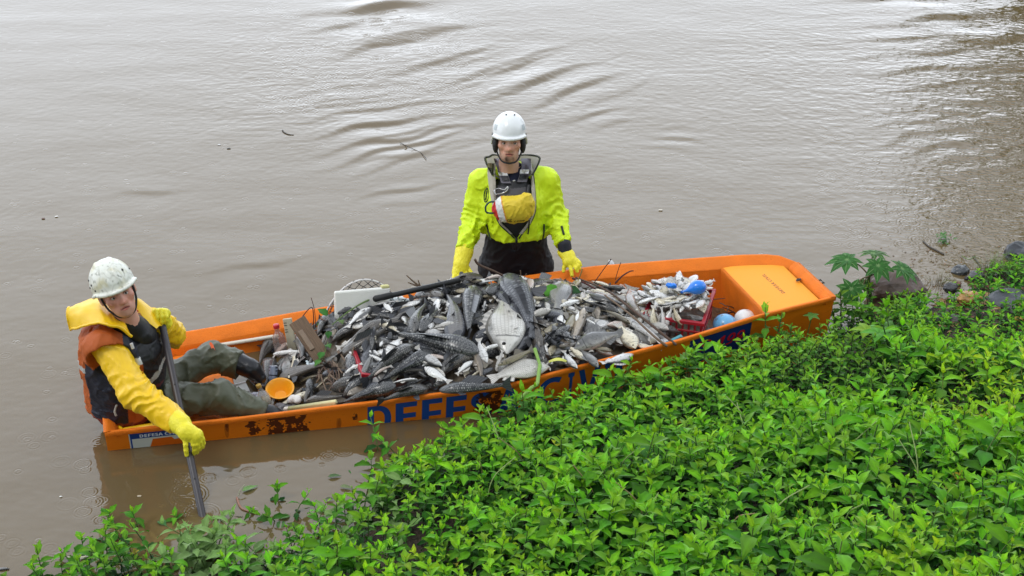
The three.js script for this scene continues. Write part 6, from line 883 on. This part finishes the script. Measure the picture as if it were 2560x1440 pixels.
{
  const lists = [...KINDS, ...BUSH].map(() => []), step = 0.06;
  for (let z = -9.2; z < -3.0; z += step) for (let x = -3.4; x < 4.6; x += step) {
    const px = x + rr(-0.5, 0.5) * step, pz = z + rr(-0.5, 0.5) * step, d = shoreDist(px, pz), y = groundY(px, pz);
    const [ix, iy, dep] = seenAt(V(px, y + 0.25, pz)); if (ix < -330 || ix > 2890 || iy > 1800 || dep < 1) continue;
    if (d < -0.06 + 0.1 * noise(px * 3, 1, pz * 3)) continue;
    const [bs, bn] = toL(V(px, 0, pz)); if (bs > -0.1 && bs < 4.25 && bn > nNear(clamp(bs, 0, 4.1)) - 0.08) continue;
    let dens = d < 0.06 ? 0.75 : 0.92, sc = rr(0.72, 1.16) * lerp(0.85, 1.0, smooth(0, 0.4, d)) * (1 + 0.5 * noise(px * 1.7, 1.1, pz * 1.7) + 0.2 * noise(px * 5, 4.1, pz * 5)) * lerp(ix > 1900 && ix < 2130 ? 1.3 : ix > 1250 && ix < 1640 ? 1.12 : 1, 1, smooth(0.1, 0.7, d)), kind = rnd() < 0.05 ? 9 + (rnd() < 0.5 ? 1 : 0) : Math.floor(rnd() * 9), sparse = 0;
    const gap = fbm(px * 1.1, 3.3, pz * 1.1, 2); if (gap > 0.14) dens *= 0.6;
    if (ix > 2230 && iy < 880) { sparse = smooth(2230, 2400, ix) * smooth(900, 800, iy); dens *= lerp(1, 0.9, sparse); sc *= lerp(1, 0.62, sparse); }
    if (ix > 2400 && iy > 880 && iy < 1010) { dens *= 0.75; sc *= 0.75; }
    const bushy = smooth(1850, 1950, ix) * smooth(2330, 2230, ix) * smooth(985, 900, iy); if (rnd() < bushy * 0.85) kind = KINDS.length + Math.floor(rnd() * BUSH.length);
    if (rnd() > dens) continue; if (iy > 1150 && ix < 1050 && rnd() < 0.35) continue; if (ix > 380 && ix < 690 && iy > 1270 && rnd() < 0.8) continue;
    const t = fbm(px * 0.9, 7.7, pz * 0.9, 2) + rr(-0.16, 0.16), br = rr(0.65, 1.2), yel = clamp(t * 1.6 + (ix > 2350 && iy > 860 && iy < 1040 ? 0.5 : 0) + (iy > 1330 ? 0.12 : 0));
    lists[kind].push([px, y - 0.02, pz, sc, rnd() * 6.283, rr(-0.16, 0.16), rr(-0.16, 0.16), [br * lerp(1, 1.75, yel), br * lerp(1, 1.18, yel), br * lerp(1, 0.9, yel)]]); if (rnd() < 0.012) { const l = lists[kind][lists[kind].length - 1]; l[3] *= 0.8; l[7] = rnd() < 0.6 ? [2.6, 1.35, 2.5] : [1.9, 0.7, 3]; }
  }
  lists.forEach((l, i) => {
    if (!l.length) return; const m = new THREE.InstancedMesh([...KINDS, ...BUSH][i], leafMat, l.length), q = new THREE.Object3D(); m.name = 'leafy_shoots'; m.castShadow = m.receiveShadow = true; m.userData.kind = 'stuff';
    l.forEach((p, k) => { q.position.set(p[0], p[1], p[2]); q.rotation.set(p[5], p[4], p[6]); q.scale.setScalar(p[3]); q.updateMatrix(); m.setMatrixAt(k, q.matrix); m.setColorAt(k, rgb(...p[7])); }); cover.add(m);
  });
  // dead leaves and scraps on the bare soil at the right
  const dead = new THREE.InstancedMesh(leafGeo(0.06, 0.03, { c: [1, 1, 1], n: 3, lobe: 0 }), std(rgb(1, 1, 1), 0.8, { vertexColors: true }), 900), q = new THREE.Object3D(); dead.name = 'fallen_leaves';
  for (let i = 0; i < 900; i++) { const p = at(rr(2200, 2640), rr(600, 1050), 0.05), y = groundY(p.x, p.z); q.position.set(p.x, shoreDist(p.x, p.z) < 0 ? 0.004 : y + 0.012, p.z); q.rotation.set(rr(-0.3, 0.3), rnd() * 6.28, rr(-0.4, 0.4)); q.scale.setScalar(rr(0.5, 1.3) * (shoreDist(p.x, p.z) < 0 ? 0.35 : 1)); q.updateMatrix(); dead.setMatrixAt(i, q.matrix); const c = pick([[0.12, 0.05, 0.02], [0.2, 0.1, 0.04], [0.07, 0.035, 0.018], [0.28, 0.19, 0.08]]); dead.setColorAt(i, rgb(...c)); }
  tag(dead, 'brown fallen leaves scattered on the bare soil at the right bank', 'leaves', null, 'stuff'); dead.castShadow = dead.receiveShadow = true; scene.add(dead);
}
// single sprigs standing in the shallow water along the edge
function sprig(px, py, hgt, size, label, o = {}) {
  const p = at(px, py, 0), t = thing('water_sprig', label, 'plant', p.setY(o.y ?? -0.03), o.group), s = shootLeaves(o.seed ?? Math.floor(px * 7 + py), hgt, o.pairs ?? 4, size, { from: o.from ?? 0.3, lean: o.lean ?? 1.5, tone: o.tone }), keep = seed;
  for (const g of s.leaves) part('leaf', g, leafMat, t); part('stem', s.stem, stemMat, t); t.rotation.set(rr(-0.2, 0.2), rnd() * 6.28, rr(-0.3, 0.3)); seed = keep + 1; return t;
}
const paleT = (c) => mix3(c, [0.24, 0.36, 0.13], 0.75);
for (const [x, y, h, s, l, o] of [
  [695, 1250, 0.12, 0.07, 'green sprig standing alone in the water right of the pinkish stem'], [690, 1300, 0.1, 0.08, 'dark tipped sprig below the lone green sprig', { tone: (c) => c.map((q) => q * 0.6) }],
  [735, 1290, 0.14, 0.08, 'narrow sprig of upright leaves rising from the water'], [612, 1290, 0.08, 0.07, 'small sprig drowning behind the pole’s end'], [545, 1300, 0.05, 0.075, 'pale floating leaves right beside the pole’s foot', { tone: paleT }],
  [270, 1300, 0.1, 0.075, 'sprig nearest the boat’s reflection on the left'], [345, 1315, 0.14, 0.085, 'upright sprig at the edge of the boat’s reflection'], [442, 1300, 0.05, 0.07, 'half sunk sprig left of the pole’s foot'],
  [632, 1400, 0.2, 0.1, 'tall wilted sprig left of the gap in the plants', { tone: paleT }], [560, 1380, 0.2, 0.1, 'wilted pale sprig leaning over the water', { tone: paleT }], [465, 1400, 0.18, 0.1, 'wilted pale sprig in the bottom edge clump', { tone: paleT }], [400, 1420, 0.16, 0.09, 'faded sprig left in the bottom edge clump', { tone: paleT }], [520, 1430, 0.2, 0.1, 'pale hanging sprig at the bottom edge', { tone: paleT }],
  [210, 1380, 0.12, 0.085, 'sprig left of the pinkish drifting fish'], [175, 1400, 0.1, 0.08, 'outermost sprig at the left end of the plants'], [250, 1360, 0.16, 0.08, 'bushy sprig at the left end of the plants'], [300, 1350, 0.16, 0.09, 'leafy sprig behind the drifting fish'], [330, 1400, 0.16, 0.09, 'dark green sprig in front of the drifting fish'], [90, 1440, 0.1, 0.06, 'small sprig at the bottom left corner'], [200, 1430, 0.1, 0.09, 'low leaves below the drifting fish'],
  [945, 1130, 0.2, 0.09, 'sprig before the painted letter D, leftmost of the clump'], [1000, 1150, 0.2, 0.085, 'upright sprig below the painted letter E'], [1110, 1110, 0.18, 0.08, 'sprig below the painted letter S'], [1020, 1200, 0.14, 0.085, 'low sprig in the water left of the dense plants'], [930, 1190, 0.13, 0.09, 'sprig with trailing leaves at the clump’s foot'], [890, 1270, 0.16, 0.09, 'long bent pale sprig arching over the water', { tone: paleT, lean: 5 }], [960, 1280, 0.2, 0.1, 'faded sprig beside the arching pale one', { tone: paleT }], [780, 1360, 0.22, 0.09, 'tall sprig right of the gap in the plants'], [720, 1400, 0.2, 0.09, 'sprig in the gap of plants at the bottom edge'], [840, 1350, 0.22, 0.1, 'pale green sprig in the bottom middle', { tone: paleT }],
]) sprig(x, y, h, s, l, o);
for (let i = 0; i < 16; i++) { const x = rr(385, 680), y = rr(1370, 1480); sprig(x, y, rr(0.16, 0.26), rr(0.1, 0.135), 'pale wilted sprig hanging in the clump at the bottom edge below the pole', { tone: paleT, lean: rr(2, 5), pairs: 4, seed: 900 + i, group: 'wilted sprigs below the pole' }); }
for (let i = 0; i < 9; i++) { const x = rr(860, 1010), y = rr(1270, 1420); sprig(x, y, rr(0.2, 0.3), rr(0.08, 0.11), 'limp pale shoot trailing toward the water left of the dense plants', { tone: paleT, lean: rr(3, 6), pairs: 4, seed: 960 + i, group: 'limp shoots left of the dense plants' }); }
{ // half sunk leaves near the edge
  const t = new THREE.InstancedMesh(leafGeo(0.075, 0.04, { c: [0.07, 0.2, 0.03], n: 4, droop: 0.3, rise: 0.02 }), leafMat, 150), q = new THREE.Object3D(); t.name = 'sunken_leaves';
  for (let i = 0; i < 150; i++) { let p; do { p = at(rr(90, 1250), rr(1120, 1480), 0); } while (shoreDist(p.x, p.z) < -0.4 || shoreDist(p.x, p.z) > 0.1); q.position.set(p.x, rr(-0.03, 0.004), p.z); q.rotation.set(rr(-0.25, 0.25), rnd() * 6.28, rr(-0.2, 0.2)); q.scale.setScalar(rr(0.6, 1.2)); q.updateMatrix(); t.setMatrixAt(i, q.matrix); t.setColorAt(i, rgb(rr(0.7, 1.6), rr(0.8, 1.3), rr(0.8, 2))); }
  tag(t, 'half sunken green leaves in the murky shallows', 'leaves', null, 'stuff'); t.castShadow = t.receiveShadow = true; scene.add(t);
}
// castor plant beside the bow: palmate leaves on long stalks
function palmLeaf(r, lobes, c) {
  const gs = []; for (let i = 0; i < lobes; i++) { const a = lerp(-2.5, 2.5, i / (lobes - 1)), l = r * (1 - 0.32 * Math.abs(a) / 2.5), g = leafGeo(l, l * 0.5, { c: c.map((q) => q * (0.9 + 0.2 * (i & 1))), n: 8, lobe: 0, fold: 0.25, rise: 0.06, droop: 0.75 }); gs.push(g.applyMatrix4(new THREE.Matrix4().makeRotationY(a))); gs.push(tint(bar([V(0, 0.002, 0), V(l * 0.5, l * 0.005, 0), V(l * 0.8, -l * 0.09, 0)].map((p) => p.applyAxisAngle(UP, a)), [0.003, 0.0012], 4, 5), () => [0.25, 0.42, 0.16]).deleteAttribute('uv')); }
  return mergeGeometries(gs);
}
{
  const b = at(2179, 800, 0.0), t = thing('castor_plant', 'young castor plant with star shaped leaves growing beside the bow', 'plant', b), G = [0.045, 0.17, 0.03], top = atz(2174, 690, b.z);
  part('stem', rel(bar([b, atz(2177, 745, b.z), atz(2173, 692, b.z), atz(2192, 668, b.z)], [0.013, 0.007], 8), t), std(rgb(0.06, 0.1, 0.03), 0.5), t);
  const Lf = (px, py, z, F, U, r, c) => { const g = palmLeaf(r, 8, c ?? G), p = atz(px, py, b.z + z); const Y = U.clone().normalize(), X = F.clone().addScaledVector(Y, -F.dot(Y)).normalize(), Zx = X.clone().cross(Y); g.applyMatrix4(new THREE.Matrix4().makeBasis(X, Y, Zx).setPosition(p)); const m = part('leaf', rel(g, t), leafMat, t); part('leaf_stalk', rel(bar([top, top.clone().lerp(p, 0.5).add(V(0, 0.02, 0)), p], [0.005, 0.0035], 6), t), std(rgb(0.16, 0.12, 0.06), 0.5), t); return m; };
  Lf(2195, 664, 0.02, V(0.2, -0.1, 1), V(0.05, 0.85, 0.5), 0.135); Lf(2128, 722, 0.1, V(-0.1, -0.5, 1), V(-0.1, 0.6, 0.8), 0.13); Lf(2118, 650, -0.06, V(-1, -0.1, 0.2), V(-0.2, 1, 0.1), 0.16); Lf(2182, 634, -0.1, V(0.6, 0.1, -0.7), V(0, 1, -0.15), 0.14, [0.06, 0.16, 0.03]); Lf(2255, 672, 0.0, V(0.9, -0.6, 0.2), V(0.35, 0.85, 0.2), 0.15); Lf(2158, 712, 0.02, V(1, -0.2, 0.3), V(0, 0.9, 0.4), 0.09, [0.07, 0.17, 0.03]);
}
{ // dry stems and grass blades standing up through the ground cover
  for (let i = 0; i < 26; i++) { const q = at(rr(1150, 2560), rr(980, 1430), 0.5), y = groundY(q.x, q.z); if (shoreDist(q.x, q.z) < 0.1) continue; const h = rr(0.2, 0.36), a = rnd() * 6.28; solo('dry_stem', bar([V(q.x, y, q.z), V(q.x + Math.cos(a) * 0.04, y + h * 0.6, q.z + Math.sin(a) * 0.04), V(q.x + Math.cos(a) * 0.15, y + h, q.z + Math.sin(a) * 0.15)], [0.004, 0.002], 5), pick([std(rgb(0.3, 0.22, 0.1), 0.7), std(rgb(0.28, 0.36, 0.12), 0.6)]), 'thin bare stem poking out of the ground cover on the bank', 'stem', 'bare stems in the ground cover'); }
}
{ // sapling with three-parted leaves and a few taller weeds
  const sap = (px, py, h, r, label, c) => { const q = at(px, py, 0.25), y = groundY(q.x, q.z), b = V(q.x, y, q.z), t = thing('sapling', label, 'plant', b); const top = V(0.02, h, 0.01); part('stem', bar([V(0, 0, 0), V(0.01, h * 0.5, 0), top], [0.004, 0.003], 6), stemMat, t); for (let i = 0; i < 5; i++) { const a = i * 1.256 + 0.5, g = leafGeo(r, r * 0.55, { c, lobe: 0, fold: 0.2, droop: 0.8, n: 7 }); g.applyMatrix4(new THREE.Matrix4().makeRotationY(a)); g.translate(top.x, top.y, top.z); part('leaf', g, leafMat, t); } };
  sap(2172, 930, 0.34, 0.11, 'bright sapling with five spread leaves on the bank below the round rock', [0.1, 0.33, 0.03]); sap(2145, 900, 0.32, 0.1, 'yellow green sapling left behind the five leaved one', [0.2, 0.36, 0.02]); sap(1890, 800, 0.2, 0.05, 'thin weed at the boat’s side below the bow deck', [0.06, 0.2, 0.02]); sap(2020, 790, 0.24, 0.06, 'small leaved weed touching the bow deck', [0.09, 0.24, 0.03]); sap(2075, 680, 0.2, 0.035, 'feathery weed rising behind the bow', [0.16, 0.22, 0.06]);
}
// ---------------------------------------------------------------- stones, drift
const rockGeo = (r, sx, sy, sz, s, rough = 0.25) => { const g = new THREE.IcosahedronGeometry(1, 5), p = g.attributes.position; for (let i = 0; i < p.count; i++) { const v = V(p.getX(i), p.getY(i), p.getZ(i)), k = 1 + rough * fbm(v.x * 1.3 + s, v.y * 1.3, v.z * 1.3, 4) + 0.02 * noise(v.x * 14, v.y * 14, v.z * 14 + s); v.multiplyScalar(k * r); p.setXYZ(i, v.x * sx, v.y * sy, v.z * sz); } g.deleteAttribute('normal'); g.deleteAttribute('uv'); g.computeVertexNormals(); return g; };
const rock = (px, py, r, c, label, o = {}) => { const q = at(px, py, o.h ?? 0.06), g = rockGeo(r, o.sx ?? 1, o.sy ?? 0.75, o.sz ?? 0.9, px * 0.01, o.rough ?? 0.55); tint(g, (x, y, z) => { const k = clamp(0.5 + 1.1 * fbm(x * 22, y * 22, z * 22, 4)); return [c[0] * lerp(0.45, 1.5, k), c[1] * lerp(0.45, 1.5, k), c[2] * lerp(0.45, 1.5, k)]; }); const m = solo('rock', g, new THREE.MeshPhysicalMaterial({ vertexColors: true, roughness: o.gloss ?? 0.55 }), label, 'rock', o.group); m.position.copy(q).setY((o.h ?? 0.06)); return m; };
rock(2236, 724, 0.16, [0.085, 0.056, 0.043], 'large rounded reddish brown rock behind the castor plant', { h: 0.06, sx: 1.05, sy: 0.8, rough: 0.5 });
rock(2422, 748, 0.062, [0.36, 0.19, 0.05], 'orange tan pebble on the bank right of the round rock', { h: 0.1, sx: 1.25, sy: 0.75, gloss: 0.4 });
rock(2530, 762, 0.14, [0.055, 0.06, 0.07], 'big dark bluish rock at the right edge', { h: 0.1, sx: 1.1, sy: 0.6, rough: 0.5 }); rock(2558, 785, 0.09, [0.07, 0.068, 0.07], 'dark rock touching the big bluish one', { h: 0.12 }); rock(2565, 772, 0.05, [0.22, 0.1, 0.05], 'small orange stone between the dark rocks', { h: 0.16 });
rock(2556, 640, 0.12, [0.03, 0.033, 0.04], 'wet black rock at the waterline, farthest right', { h: 0.02, rough: 0.5, gloss: 0.3 }); rock(2548, 800, 0.05, [0.5, 0.36, 0.05], 'yellow stone at the right edge', { h: 0.14, sx: 0.7 }); rock(2400, 680, 0.06, [0.05, 0.055, 0.06], 'low grey stone at the water’s edge right of the castor plant', { h: 0.0, gloss: 0.35 }); rock(2440, 692, 0.05, [0.08, 0.08, 0.085], 'pale grey stone beside the low grey one', { h: 0.02 }); rock(2376, 720, 0.045, [0.05, 0.05, 0.055], 'dark stone left of the orange tan pebble', { h: 0.06 });
rock(2490, 868, 0.07, [0.1, 0.085, 0.075], 'brownish grey stone among the plants near the right edge', { h: 0.14 }); rock(2285, 852, 0.04, [0.3, 0.14, 0.07], 'small rusty stone among the plants, left one', { h: 0.16 }); rock(2330, 868, 0.045, [0.24, 0.11, 0.07], 'small reddish stone among the plants, right one', { h: 0.16 });
for (let i = 0; i < 20; i++) { const q = at(rr(2330, 2620), rr(690, 850), 0.05); rock(...seenAt(q.setY(0.05)).slice(0, 2), rr(0.015, 0.05), pick([[0.06, 0.05, 0.045], [0.16, 0.075, 0.04], [0.1, 0.09, 0.085], [0.035, 0.035, 0.04]]), 'small loose stone on the muddy soil at the right bank', { h: Math.max(0, groundY(q.x, q.z)) + 0.01, group: 'loose stones on the right bank' }); }
{ // grass tuft and drifting things
  const tuft = (px, py, n, hh, label) => { const q = at(px, py, 0.04), t = thing('grass_tuft', label, 'grass', V(q.x, Math.max(0, groundY(q.x, q.z)), q.z)), g = []; for (let i = 0; i < n; i++) { const a = rnd() * 6.28, l = hh * rr(0.6, 1.2), r = rnd() * 0.09, x = Math.cos(a) * r, z = Math.sin(a) * r; g.push(sheet(4, 1, (u, v) => V(x + Math.cos(a) * l * u * u * 0.7, l * (u - 0.35 * u * u), z + Math.sin(a) * l * u * u * 0.7 + (v - 0.5) * 0.007 * (1 - u)))); } part('blades', tint(mergeGeometries(g), (x, y) => mix3([0.16, 0.11, 0.05], [0.12, 0.25, 0.04], clamp(y * 9 + 0.3 * noise(x * 30, y * 30)))), leafMat, t); };
  tuft(2478, 668, 150, 0.16, 'grass tuft with brown roots at the water’s edge right'); tuft(2530, 680, 150, 0.15, 'tangled grass tuft below the wet black rock'); tuft(2350, 696, 70, 0.09, 'thin grass tuft left of the rocks'); tuft(2290, 745, 60, 0.12, 'dry grass in front of the round rock');
  const fl = thing('floating_weed', 'small clump of green weed floating alone far right on the river', 'plant', at(2357, 604, 0)); for (let i = 0; i < 26; i++) { const g = leafGeo(rr(0.03, 0.055), 0.018, { c: [0.1, 0.24, 0.07], n: 3, lobe: 0 }); g.applyMatrix4(new THREE.Matrix4().makeRotationZ(rr(-0.1, 0.9))).applyMatrix4(new THREE.Matrix4().makeRotationY(rnd() * 6.28)); g.translate(rr(-0.05, 0.06), rr(0, 0.035), rr(-0.05, 0.05)); part('leaf', g, leafMat, fl); }
  const drift = (px, r, label, mat = std(rgb(0.06, 0.05, 0.04), 0.6)) => solo('drift_twig', bar(px.map(([x, y, h]) => at(x, y, h ?? 0.006)), r, 5), mat, label, 'twig');
  drift([[1000, 357], [1030, 371], [1052, 382], [1062, 392], [1066, 398]], 0.0028, 'thin curved twig floating left of the standing man'); drift([[706, 326], [712, 332], [722, 336], [735, 337]], [0.007, 0.002], 'dark twig floating above the sitting man’s side of the river'); drift([[2308, 603], [2322, 616], [2345, 628], [2360, 636]], 0.006, 'dark branch floating below the green weed'); drift([[2432, 640], [2445, 656], [2452, 668]], 0.004, 'thin stem sticking out beside the grass tuft'); drift([[2405, 640], [2424, 648, 0.03], [2440, 640, 0.05]], 0.003, 'forked stem in the shallows left of the grass tuft', stemMat); 
  drift([[592, 1244], [598, 1262], [606, 1272], [622, 1278], [645, 1284]], [0.006, 0.003], 'pinkish bare stem floating right of the pole', std(rgb(0.3, 0.15, 0.1), 0.5)); drift([[596, 1240, 0.01], [600, 1226, 0.03], [612, 1212, 0.04]], 0.003, 'pale stem tip bending up from the pinkish stem', std(rgb(0.3, 0.3, 0.2), 0.5));
  const lf = (px, py, l, c, a, label) => { const g = leafGeo(l, l * 0.45, { c, lobe: 0, droop: 0.2, rise: 0.04, n: 5 }); g.rotateY(a); const m = solo('floating_leaf', g, leafMat, label, 'leaf'); m.position.copy(at(px, py, 0.008)); };
  lf(605, 1228, 0.09, [0.2, 0.36, 0.12], 0.6, 'pale leaf on the pinkish stem'); lf(820, 1192, 0.07, [0.1, 0.18, 0.07], 0.2, 'murky leaf floating below the painted D'); lf(850, 1215, 0.07, [0.2, 0.26, 0.12], -0.3, 'yellowish narrow leaf floating above the gap in the plants'); lf(812, 1248, 0.05, [0.12, 0.15, 0.08], 0.1, 'dull leaf floating left of the arching sprig'); lf(640, 1300, 0.06, [0.05, 0.16, 0.03], 0.4, 'dark leaf floating below the pinkish stem');
  const scrap = (px, py, r, c, label) => { const m = solo('floating_scrap', rockGeo(r, 1, 0.3, 0.6, px, 0.5), std(rgb(...c), 0.5), label, 'scrap'); m.position.copy(at(px, py, 0.004)); };
  scrap(1652, 525, 0.016, [0.55, 0.5, 0.42], 'cream scrap floating right of the standing man'); scrap(141, 541, 0.012, [0.75, 0.73, 0.7], 'tiny white scrap floating at the far left'); scrap(108, 546, 0.013, [0.16, 0.09, 0.07], 'reddish scrap left of the tiny white one'); scrap(548, 362, 0.012, [0.7, 0.7, 0.7], 'white scrap floating in the upper left'); scrap(572, 371, 0.014, [0.09, 0.085, 0.08], 'dark scrap beside the white one in the upper left'); scrap(348, 1240, 0.01, [0.5, 0.42, 0.3], 'pale bit in the boat’s reflection');  scrap(152, 1241, 0.007, [0.75, 0.75, 0.72], 'white speck left of the boat’s reflection');
  fish('long', 'white', 2, at(167, 1394, 0.03), at(222, 1391, 0.015), UP, 1.5, 'small pinkish dead fish drifting among the sprigs at the bottom left', 'fish'); fish('long', 'grey', 0, at(24, 1421, 0.005), at(-30, 1428, 0.0), UP, 1.5, 'grey dead fish floating at the left bottom corner', 'fish');
  // greenery in the boat
  const bl = (pts, r, label, leaves) => { const t = thing('leafy_vine', label, 'plant', pts[0]); part('stem', rel(bar(pts, r, 6), t), stemMat, t); for (const [p, l, c, a, e] of leaves) { const g = leafGeo(l, l * 0.75, { c, lobe: 0.2, fold: 0.25, n: 6 }); g.rotateZ(e ?? 0.2); g.rotateY(a); g.translate(p.x - t.position.x, p.y - t.position.y, p.z - t.position.z); part('leaf', g, leafMat, t); } };
  const Gd = [0.05, 0.2, 0.03];
  bl([onHeap(830, 812, 0.05), onHeap(870, 780, 0.06), onHeap(905, 758, 0.07), onHeap(940, 742, 0.07)], [0.003, 0.006], 'leafy green vine lying from the tool handle toward the orange wall', [[atz(818, 790, -6.93), 0.085, Gd, 2.6, 0.5], [atz(812, 805, -6.92), 0.08, Gd, 3.6, -0.6], [onHeap(824, 828, 0.06), 0.06, [0.03, 0.13, 0.02], 4.6, -0.3], [onHeap(850, 800, 0.05), 0.05, [0.12, 0.2, 0.06], 5.2, 0]]);
  bl([onHeap(806, 900, 0.06), onHeap(812, 880, 0.07), onHeap(820, 855, 0.07)], 0.003, 'vine of small green leaves hanging on the brown plank', [[onHeap(808, 880, 0.08), 0.065, Gd, 4.4, -0.2], [onHeap(803, 900, 0.07), 0.06, [0.08, 0.24, 0.04], 3.9, -0.3], [onHeap(816, 862, 0.08), 0.06, [0.05, 0.18, 0.03], 5.3, 0.2]]);
  { const m = solo('fallen_leaf', leafGeo(0.13, 0.11, { c: [0.1, 0.34, 0.035], lobe: 0, fold: 0.12, n: 8 }), leafMat, 'bright green leaf lying on the fish below the far rim', 'leaf'); m.position.copy(onHeap(1362, 716, 0.07)); m.rotation.set(0.5, -0.7, -0.25); } { const m = solo('fallen_leaf', leafGeo(0.09, 0.08, { c: [0.02, 0.085, 0.02], lobe: 0, fold: 0.1, n: 7 }), leafMat, 'dark green leaf right of the bright one on the fish', 'leaf'); m.position.copy(onHeap(1420, 724, 0.05)); m.rotation.set(0.3, -0.2, 0); }
}
{ // trees outside the picture: two that the river mirrors in its upper right corner, and the wooded slope behind the camera that keeps the sky off what faces the bank
  const lg = leafGeo(0.6, 0.4, { c: [0.03, 0.085, 0.018], n: 2, lobe: 0 }), crowns = [0, 1, 2].map(() => { const g = []; for (let i = 0; i < 1500; i++) { const d = V(rr(-1, 1), rr(-1, 1), rr(-1, 1)); if (d.length() > 1) continue; d.multiplyScalar(2.8 * (1 + 0.3 * noise(d.x * 2, d.y * 2, d.z * 2))); const c = lg.clone(); c.rotateZ(rr(-1, 1)); c.rotateY(rnd() * 6.28); c.translate(d.x, d.y * 1.2, d.z); g.push(c); } return mergeGeometries(g); }), wood = std(rgb(0.06, 0.045, 0.03), 0.8);
  const tree = (x, y, z, h, k, label, group) => { const t = thing('bank_tree', label, 'tree', V(x, y, z), group); part('trunk', bar([V(0, -0.6, 0), V(0.1, h * 0.35, 0), V(0, h * 0.7, 0.2)], [0.22, 0.1], 8), wood, t); const c = part('crown', crowns[Math.abs(Math.round(x)) % 3], leafMat, t); c.position.set(0, h * 0.64, 0); c.scale.setScalar(k); c.rotation.y = x; };
  tree(9.1, -0.5, -19.5, 6.4, 1.05, 'leafy tree on the far right bank, nearer one'); tree(13.5, -0.5, -24, 7.5, 1.15, 'leafy tree on the far right bank, farther one');
  for (let i = 0; i < 11; i++) { const x = -21 + i * 4.2 + rr(-0.6, 0.6), z = 5.5 + (i & 1) * 3.5 + rr(-0.5, 0.5), y = groundY(x, z); tree(x, y, z, 10 + (i & 1) * 2.5, 1.25, 'tall leafy tree on the slope behind the viewer', 'trees on the slope behind the viewer'); }
}
scene.traverse((o) => { if (o.isMesh) { o.castShadow = true; o.receiveShadow = true; } });
renderer.render(scene, camera);
